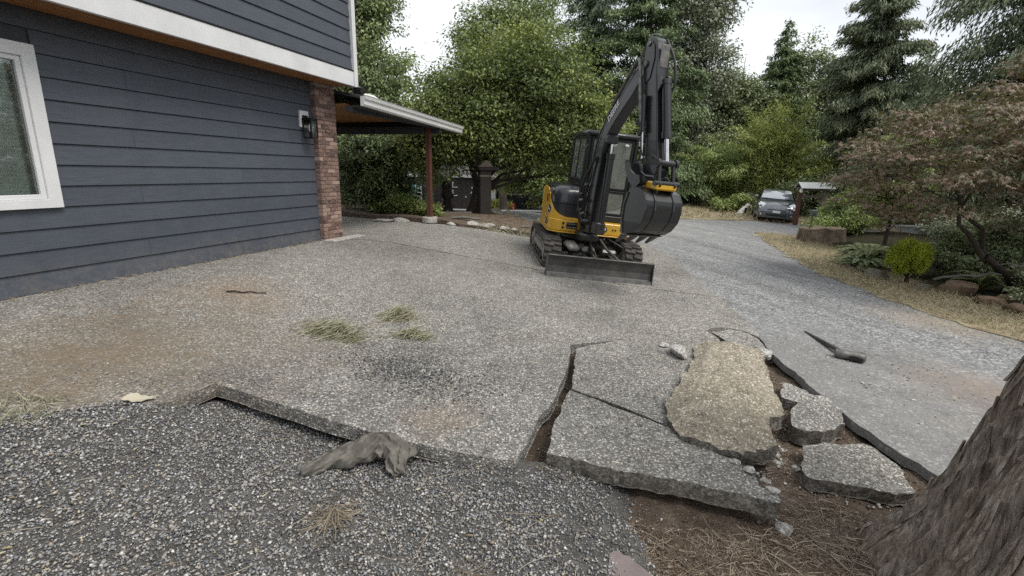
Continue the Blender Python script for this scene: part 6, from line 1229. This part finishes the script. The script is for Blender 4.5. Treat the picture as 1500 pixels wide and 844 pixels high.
o = MB().tube(wob_path((0, 0, 0), (.75, -.32, .02), .02, .1, 6), np.linspace(.04, .025, 6), 7).build('log', M['palebark'], None, smooth=True); o.location = (-1.55, 12.3, gz(-1.55, 12.3) + .14); tag(o, 'pale stick lying at the edge of the bed by the tree', 'stick')
o = MB().tube(wob_path((0, 0, 0), (1.3, .5, .03), .02, .1, 6), np.linspace(.035, .02, 6), 7).build('log', M['palebark'], None, smooth=True); o.location = (.2, 12.2, gz(.2, 12.2) + .13); tag(o, 'long thin stick on the dark soil left of the excavator', 'stick')
pl = thing('wooden_pillar', 'dark square wooden pillar with small pitched cap beside the tree trunk', 'pillar', (-.83, 13.9, gz(-.83, 13.9)), .3)
M['darkwood'] = pm('dark_weathered_wood', (.022, .019, .017), (.04, .034, .03), .85, 0, 6, .5, 40)
MB().box((-.16, -.16, 0), (.16, .16, 1.32), .02).build('shaft', M['darkwood'], pl); MB().box((-.17, -.17, 1.16), (.17, .17, 1.20), .008).build('band', M['graywood'], pl); MB().box((-.2, -.2, 1.325), (.38, .2, 1.42), .02).build('capital', M['darkwood'], pl)
MB().prism([(-.22, 1.425), (-.02, 1.60), (.03, 1.60), (.2, 1.425)], -.21, .21, f=lambda w, p, q: (p, w, q)).build('cap', M['graywood'], pl)
fg = thing('carved_stump', 'dark narrow carved stump flaring at the foot, left of the tree trunk', 'stump', (-2.0, 14.7, gz(-2, 14.7) + .05))
MB().loft([[(r * math.cos(t) + ox, r * .9 * math.sin(t), z) for t in np.linspace(0, 6.283, 14, endpoint=False)] for z, r, ox in [(-.05, .30, 0), (.06, .22, 0), (.2, .14, .01), (.42, .11, .02), (.5, .19, .03), (.58, .18, .02), (.64, .12, 0), (.72, .13, -.01), (.82, .14, -.01), (.92, .09, -.02), (.96, .03, -.02)]]).build('carving', M['darkwood'], fg, smooth=True, angle=60)
lt = thing('hanging_lantern', 'white lattice lantern hanging from the spreading tree', 'lantern', (-1.98, 14.3, 1.42)); fr = MB()
for i in range(8):
    a = i * .785; fr.tube([(.03 * math.cos(a), .03 * math.sin(a), .36), (.15 * math.cos(a), .15 * math.sin(a), .24), (.15 * math.cos(a), .15 * math.sin(a), .12), (.03 * math.cos(a), .03 * math.sin(a), 0)], .012, 5)
for zz in (.12, .18, .24): fr.tube([(.15 * math.cos(a), .15 * math.sin(a), zz) for a in np.linspace(0, 6.283, 17)], .010, 5)
fr.build('lattice', M['white'], lt); MB().tube([(0, 0, .36), (0, 0, .85)], .006, 5).build('cord', M['black'], lt)
# ---------------------------------------------------------------- far shed and house
M['shedwall'] = pm('brown_shed_board', (.082, .066, .062), (.066, .053, .05), .8, 0, 4, .3, 30, rv=.06)
M['whitewall'] = pm('white_painted_board', (.74, .74, .72), (.66, .66, .64), .6, 0, 3, .2, 30)
ys = 36.0; zs = gz(-5, 36)
shd = thing('shed', 'dark brown shed with white roof edge beyond the spreading tree', 'shed', (-4.9, ys, zs))
MB().box((-2.3, .05, -.2), (2.05, 4.5, 2.30)).build('wall', M['shedwall'], shd)
for i in range(14):
    MB().box((-2.3 + i * .31, 0, -.1), (-2.3 + i * .31 + .297, .046, 2.3), .004).build('plank', M['shedwall'], shd)
MB().box((-2.9, .6, -.2), (-2.32, 4.5, 2.25)).build('bay_shade', M['black'], shd); MB().box((-3.0, .2, -.1), (-2.9, .3, 2.25)).build('post', M['graywood'], shd)  # solid black block stands for the shade inside the open bay
MB().prism([(-.35, 2.305), (-.35, 2.44), (2.3, 3.1), (5, 2.44), (5, 2.305)], -3.1, 2.25, f=lambda w, p, q: (w, p, q)).build('roof', M['shingle'], shd); MB().box((-3.15, -.40, 2.28), (2.3, -.352, 2.46)).build('fascia_board', M['white'], shd)
MB().box((2.06, -.02, -.1), (2.5, .1, 2.3)).build('corner_board', M['white'], shd)
for z in (1.55, .95):
    MB().box((.42, -.06, z), (.50, -.02, z + .45)).build('bracket', M['white'], shd); MB().box((.50, -.06, z), (.80, -.02, z + .08)).build('bracket', M['white'], shd)
for x, z in ((1.75, 1.15), (1.8, 1.5), (1.35, .85)): MB().box((x, -.04, z), (x + .10, -.005, z + .12)).build('wall_plate', M['white'], shd)
hb = thing('garage', 'white house end with dark open porch and white downspout behind the pillar', 'house', (-.6, 36.2, gz(-.6, 36.2)))
MB().box((-1.9, 0, -.2), (-.75, 6, 2.6)).build('wall', M['whitewall'], hb); MB().box((-.748, 2.2, -.2), (2.0, 6, 2.6)).build('porch_wall', M['graytrim'], hb)
for k in range(12): MB().box((-1.9, -.02, k * .21), (-.75, -.003, k * .21 + .2)).build('plank', M['whitewall'], hb)
MB().prism([(-.5, 2.35), (-.5, 2.5), (3, 3.9), (6.5, 2.5), (6.5, 2.35)], -2.1, 2.0, f=lambda w, p, q: (w, p, q)).build('roof', M['shingle'], hb); MB().box((-2.1, -.62, 2.34), (.1, -.52, 2.52)).build('gutter', M['white'], hb)
MB().tube([(.0, -.56, 2.34), (-.02, -.5, 2.2), (-.28, -.1, 2.0), (-.28, -.1, 0)], .06, 8).build('downspout', M['white'], hb); MB().box((-.35, -.1, 0), (-.2, .05, 2.34)).build('porch_post', M['white'], hb); MB().box((-.2, -.05, 1.1), (1.9, .05, 1.2)).build('rail', M['graywood'], hb)
ld = thing('stepladder', 'white stepladder standing open before the brown shed', 'ladder', (-6.85, 35.3, gz(-6.85, 35.3)), .1)
for x in (-.25, .25):
    MB().loft([[(x + a, b, 0) for a, b in ((-.03, -.04), (.03, -.04), (.03, .04), (-.03, .04))], [(x * .75 + a, .35 + b, 1.65) for a, b in ((-.03, -.04), (.03, -.04), (.03, .04), (-.03, .04))]]).build('rail', M['white'], ld)
    MB().tube([(x, .8, 0), (x * .75, .42, 1.6)], .025, 6).build('leg', M['white'], ld)
for k in range(5): MB().box((-.24 + .012 * k, .06 * k + .0, .28 + .28 * k), (.24 - .012 * k, .06 * k + .1, .32 + .28 * k)).build('step', M['white'], ld)
M['teal'] = pm('green_bin_plastic', (.05, .17, .135), (.04, .14, .11), .5)
bn = thing('wheelie_bin', 'green wheeled rubbish bin in front of the brown shed', 'bin', (-5.95, 35.2, gz(-5.95, 35.2)))
MB().loft([[(s * a, s * b, z) for a, b in ((-.26, -.3), (.26, -.3), (.26, .3), (-.26, .3))] for z, s in ((.06, .82), (.98, 1.0))]).build('body', M['teal'], bn); MB().box((-.29, -.34, .985), (.29, .34, 1.06), .03).build('lid', M['teal'], bn)
for x in (-.24, .24): MB().cyl((x - .03, .26, .1), (x + .03, .26, .1), .1, 12).build('wheel', M['tyre'], bn)
o = MB().box((-.28, -.03, 0), (.28, .03, 1.75), .01).build('board', M['teal'], None); o.location = (-7.45, 35.5, gz(-7.45, 35.5)); o.rotation_euler = (-.2, .22, 0); tag(o, 'teal green board leaning left of the white stepladder', 'board')
o = MB().lathe([(.05, 0), (.2, .06), (.24, .25), (.2, .42), (.08, .5)], (0, 0, 0), 14).build('red_bucket', pm('red_plastic', (.4, .05, .04)), None, smooth=True); o.location = (-.1, 34.5, gz(-.1, 34.5)); tag(o, 'small red rounded container on the far gravel by the flowers', 'bucket')
# draped cover, boulder and dog on the far lawn
def draped():
    x, y = 12.9, 31.2; z = gz(x, y); na, nz_ = 56, 14; a = np.linspace(0, 2 * np.pi, na, endpoint=False); t = np.linspace(0, 1, nz_); T, A = np.meshgrid(t, a, indexing='ij')
    R = np.interp(T, [0, .5, .8, .93, 1], [.46, .42, .36, .22, .03]) * (1 + .10 * np.sin(A * 7 + 2) * (1 - T) + .07 * np.sin(A * 13) * (1 - T)); V = np.stack([R * np.cos(A), R * np.sin(A) * .8, .98 * T ** .8], -1).reshape(-1, 3); F = [(i * na + j, i * na + (j + 1) % na, (i + 1) * na + (j + 1) % na, (i + 1) * na + j) for i in range(nz_ - 1) for j in range(na)]
    o = MB().add(V, F).build('draped_cover', pm('dark_cover_cloth', (.03, .03, .04), (.045, .045, .055), .7), None, smooth=True, angle=60); o.location = (x, y, z); tag(o, 'dark cloth cover draped over something at the wood edge', 'cover')
draped()
pebble_at('boulder', 'pale tan boulder left of the dark draped cover', 'rock', 12.1, 31.0, (.34, .3, .28), pm('tan_boulder', (.42, .36, .28), (.3, .25, .19), .9, 0, 4, .5, 20), 120, Hh)
def dog():
    g = G('white_and_black_fur'); p = g.n('ShaderNodeSeparateXYZ', {'Vector': g.obj()}); k = g.math('MULTIPLY', g.math('GREATER_THAN', p.outputs[0], .08), g.math('MULTIPLY', g.math('LESS_THAN', p.outputs[2], .40), g.math('GREATER_THAN', p.outputs[2], .10))); k = g.math('MULTIPLY', k, g.math('LESS_THAN', p.outputs[0], .24))
    mat = g.princ(g.mix(k, (.72, .70, .66), (.018, .018, .018)), .9, 0, g.bump(g.noise(g.obj(), 60, 4), .5, .01), .1)
    V = [(-.16, 0, .15), (-.05, 0, .24), (.08, 0, .34), (.15, 0, .44), (.20, 0, .53), (.28, 0, .54), (.36, 0, .51), (.13, .07, .24), (.15, .075, .12), (.16, .075, .03), (.21, .075, .015), (.13, -.07, .24), (.15, -.075, .12), (.16, -.075, .03), (.21, -.075, .015),
         (-.10, .11, .12), (.02, .13, .13), (-.08, .13, .04), (.02, .13, .02), (-.10, -.11, .12), (.02, -.13, .13), (-.08, -.13, .04), (.02, -.13, .02), (-.25, .02, .07), (-.36, .05, .04), (.19, .055, .60), (.19, -.055, .60)]
    E_ = [(0, 1), (1, 2), (2, 3), (3, 4), (4, 5), (5, 6), (2, 7), (7, 8), (8, 9), (9, 10), (2, 11), (11, 12), (12, 13), (13, 14), (0, 15), (15, 16), (16, 17), (17, 18), (0, 19), (19, 20), (20, 21), (21, 22), (0, 23), (23, 24), (4, 25), (4, 26)]
    R = [.13, .125, .115, .075, .075, .06, .035, .045, .032, .028, .024, .045, .032, .028, .024, .08, .06, .035, .03, .08, .06, .035, .03, .025, .015, .022, .022]
    me = bpy.data.meshes.new('dog'); me.from_pydata(V, E_, []); me.materials.append(mat); o = link('dog', me, mat); o.modifiers.new('skin', 'SKIN'); o.modifiers.new('sub', 'SUBSURF').levels = 2; o.modifiers['sub'].render_levels = 2
    if not me.skin_vertices: 
        import bmesh; bm = bmesh.new(); bm.from_mesh(me); bm.verts.layers.skin.verify(); bm.to_mesh(me); bm.free()
    for i, r in enumerate(R): me.skin_vertices[0].data[i].radius = (r, r); 
    me.skin_vertices[0].data[0].use_root = True
    x, y = 12.05, 25.9; o.location = (x, y, gz(x, y) + .07); o.rotation_euler = (0, 0, -.35); tag(o, 'white and black dog sitting on the dry grass left of the car', 'dog')
dog()
# ---------------------------------------------------------------- things lying about
sl_ = thing('sledge_hammer', 'dark long handled hammer lying on the asphalt, handle pointing away', 'hammer', (3.60, 4.95, -.303)); sl_.rotation_euler = (0, .045, 0)
M['hammersteel'] = pm('worn_hammer_steel', (.20, .195, .185), (.10, .098, .092), .5, .5, 14, .3, 60)
MB().tube([(.02, 0, .056), (.042, .29, .046), (.064, .58, .036), (.085, .87, .027)], [.027, .025, .021, .013], 10).build('handle', M['exblack'], sl_, smooth=True, angle=60)
hd = np.array([.205, -.105]); hd /= np.linalg.norm(hd); hn = np.array([-hd[1], hd[0]])
rings = [[(hd[0] * s + hn[0] * r * math.cos(t), hd[1] * s + hn[1] * r * math.cos(t), 0.058 + r * .9 * math.sin(t)) for t in np.linspace(.39, 6.67, 12, endpoint=False)] for s, r in ((-.095, .03), (-.088, .048), (-.06, .058), (.02, .052), (.06, .054), (.12, .062), (.17, .062), (.185, .050), (.19, .03))]
MB().loft(rings).build('head', M['hammersteel'], sl_, smooth=True, angle=40)
MB().loft([[(hd[0] * s + hn[0] * (-.0608 if r else -.05), hd[1] * s + hn[1] * (-.0608 if r else -.05), .05 + zz) for s, zz in ((.05, -.022), (.15, -.022), (.165, 0), (.15, .022), (.05, .022), (.035, 0))] for r in (0, 1)]).build('recess_shade', M['decalblack'], sl_)  # flat black plate: the hollow's shade is put in as colour
# crumpled rag propped over the lifted slab edge
def rag():
    g = G('dirty_grey_cloth'); n = g.noise(g.obj(), 14, 6, .65); mat = g.princ(g.ramp(n, [(.3, (.095, .088, .078)), (.55, (.17, .16, .14)), (.75, (.27, .25, .22))]), .9, 0, g.bump(g.noise(g.obj(), 55, 5, .7), .35, .01), .15)
    # a sheet tented over a fold line: the crest leans on the slab edge, both flanks hang in wrinkles, front edge tucked in
    nu, nv = 80, 44; U, Vv = np.meshgrid(np.linspace(0, 1, nu), np.linspace(-1, 1, nv), indexing='ij')
    kx = [0, .12, .3, .5, .64, .74, .88, 1]; cx_ = np.interp(U, kx, [-1.15, -1.06, -.95, -.84, -.765, -.70, -.645, -.615]); cy_ = np.interp(U, kx, [2.37, 2.43, 2.50, 2.565, 2.60, 2.59, 2.53, 2.44]); cz_ = np.interp(U, kx, [-.02, .02, .055, .085, .105, .10, .05, -.035])
    half = np.interp(U, kx, [.05, .085, .10, .10, .07, .11, .12, .06]); drop = np.interp(U, kx, [.03, .07, .10, .12, .12, .14, .10, .02])
    tx, ty = np.gradient(cx_, axis=0), np.gradient(cy_, axis=0); L = np.hypot(tx, ty); sx2, sy2 = ty / L, -tx / L          # points towards the viewer
    prof = np.abs(Vv) ** 1.25; fold = .030 * np.sin(U * 17 + Vv * 2.5) * prof + .022 * np.sin(U * 31 - Vv * 3 + 1) * prof + .07 * fbm(np.stack([U * 1.1, Vv * .35, 0 * U], -1), 3.2, 3)
    X = cx_ + sx2 * (half * Vv + fold * .8); Y = cy_ + sy2 * (half * Vv + fold * .8); Zq = cz_ - drop * prof * np.where(Vv > 0, 1, .75) + .03 * np.abs(fbm(np.stack([U * 2, Vv, 0 * U + 4], -1), 4, 3)) - .02 + fold * .25
    tuck = np.clip((Vv - .55) / .45, 0, 1) ** 2; X -= sx2 * tuck * half * .55; Y -= sy2 * tuck * half * .55
    def crease(a, b, k):                                    # sharp-edged crumples: noise without smoothing between its knots
        p, q = np.floor(a).astype(int), np.floor(b).astype(int); fa, fb = a - p, b - q; t = lambda i, j: _perm[(p + i) % 64, (q + j) % 64, k]
        return np.where(fa + fb < 1, t(0, 0) + fa * (t(1, 0) - t(0, 0)) + fb * (t(0, 1) - t(0, 0)), t(1, 1) + (1 - fa) * (t(0, 1) - t(1, 1)) + (1 - fb) * (t(1, 0) - t(1, 1))) - .5
    cw_ = .055 * crease(U * 9 + Vv * 1.2, Vv * 2.6 + 5 - U * 2, 3) + .030 * crease(U * 19 - Vv * 2, Vv * 5 + 9 + U * 3, 8) + .012 * crease(U * 41, Vv * 11 + 20, 12)
    Zq += cw_ * .8; X += sx2 * cw_ * .7; Y += sy2 * cw_ * .7
    cut = .05 * np.sin(U * 9 + 1); Zq += np.where(Vv > .75, cut * (Vv - .75), 0); V = np.stack([X, Y, np.maximum(Zq, -.095)], -1)
    V[-9:, :, 2] -= np.linspace(0, .02, 9)[:, None]
    F = [(i * nv + j, i * nv + j + 1, (i + 1) * nv + j + 1, (i + 1) * nv + j) for i in range(nu - 1) for j in range(nv - 1)]
    o = MB().add(V.reshape(-1, 3), F).build('rag', mat, None, smooth=True, angle=28); s = o.modifiers.new('thick', 'SOLIDIFY'); s.thickness = .004; tag(o, 'crumpled dirty grey cloth draped against the lifted slab edge', 'rag')
rag()
def clippings(label, x, y, rx, ry, ang, n, h):
    root = thing('weed_clippings', label, 'clippings', (x, y, float(pad_z(np.array([x]), np.array([y]))[0])), ang)
    q = rng.normal(size=(n, 2)) * (rx * .45, ry * .45); r = np.hypot(q[:, 0] / rx, q[:, 1] / ry); z = h * np.clip(1 - r, 0, 1) * rng.random(n) - q[:, 0] * 0
    P = np.column_stack([q, z]); # follow the fall of the pad
    c, s = math.cos(ang), math.sin(ang); wx = x + q[:, 0] * c - q[:, 1] * s; wy = y + q[:, 0] * s + q[:, 1] * c; P[:, 2] += pad_z(wx, wy) - float(pad_z(np.array([x]), np.array([y]))[0])
    tag(strips('stems', P, rng.normal(size=n) * .5 + (rng.random(n) < .3) * 1.2, .05 + .14 * rng.random(n), .0055, M['cutgrass'], (rng.random(n) - .35) * .8, .7, parent=root), kind='stuff')
clippings('largest flattened heap of pale cut weeds, left one on the pebbled slab', -1.62, 4.25, .30, .17, -.3, 800, .11); clippings('upper heap of greenish cut weeds, right of the largest', -1.18, 4.86, .2, .12, .3, 420, .12); clippings('small heap of cut weeds nearest the cracked slab', -.93, 4.40, .17, .09, .0, 280, .09)
o = MB().tube([(-1.45, 4.42, pad_z(np.array([-1.45]), np.array([4.42]))[0] + .02), (-1.25, 4.55, pad_z(np.array([-1.25]), np.array([4.55]))[0] + .035), (-1.08, 4.72, pad_z(np.array([-1.08]), np.array([4.72]))[0] + .05), (-1.0, 4.92, pad_z(np.array([-1.0]), np.array([4.92]))[0] + .06)], .004, 5).build('weed_stalk', M['twig'], None, smooth=True); tag(o, 'long pale stalk joining the heaps of cut weeds', 'stalk')
def tuft(label, x, y, n, R, mat):
    root = thing('grass_tuft', label, 'grass tuft', (x, y, float(gravel_z(np.array([x]), np.array([y]))[0]) + .01)); a = rng.random(n) * 6.283; P = np.column_stack([.012 * np.cos(a), .012 * np.sin(a), np.zeros(n)]); L = R * (.25 + 1.1 * rng.random(n) ** 1.6); d = np.stack([np.cos(a), np.sin(a)], 1); P[:, :2] += d * L[:, None] * .5
    tag(strips('blades', P, a + math.pi + rng.normal(size=n) * .25, L, .0028, mat, rng.random(n) ** 1.8 * .8, .9, parent=root), kind='stuff')
tuft('dry straw coloured grass tuft in the gravel below the rag', -.85, 2.06, 170, .15, M['twig']); tuft('small wispy dry tuft in the gravel, left of the flat stone', -.18, 1.78, 45, .13, M['twig'])

o = MB().tube(wob_path((-3.02, 4.98, pad_z(np.array([-3.02]), np.array([4.98]))[0] + .012), (-2.66, 5.10, pad_z(np.array([-2.66]), np.array([5.10]))[0] + .012), 0, .12, 6), np.linspace(.010, .006, 6), 6).build('twig', M['darkwood'], None, smooth=True); tag(o, 'short dark twig lying on the rust stained part of the pad', 'twig')
z = float(pad_z(np.array([-2.33]), np.array([2.80]))[0]) + .015
lf = MB(); a = np.linspace(0, 1, 9); w = .045 * np.sin(np.pi * a ** .8) * (1 + .25 * np.sin(a * 22)); V = []
for t, ww in zip(a, w): V += [(-.09 + .18 * t, -ww, .018 * abs(ww) * 20 * (1 + math.sin(t * 9)) * .5), (-.09 + .18 * t, 0, .0), (-.09 + .18 * t, ww, .016 + .012 * math.sin(t * 7))]
o = lf.add(V, [(i * 3 + j, i * 3 + j + 1, i * 3 + j + 4, i * 3 + j + 3) for i in range(8) for j in (0, 1)]).build('fallen_leaf', pm('pale_dry_leaf', (.52, .48, .38), (.40, .36, .27), .8, 0, 20), None, smooth=True); o.location = (-2.33, 2.80, z); o.rotation_euler = (0, .08, .35); tag(o, 'single large pale dry leaf at the left edge of the slab', 'leaf')
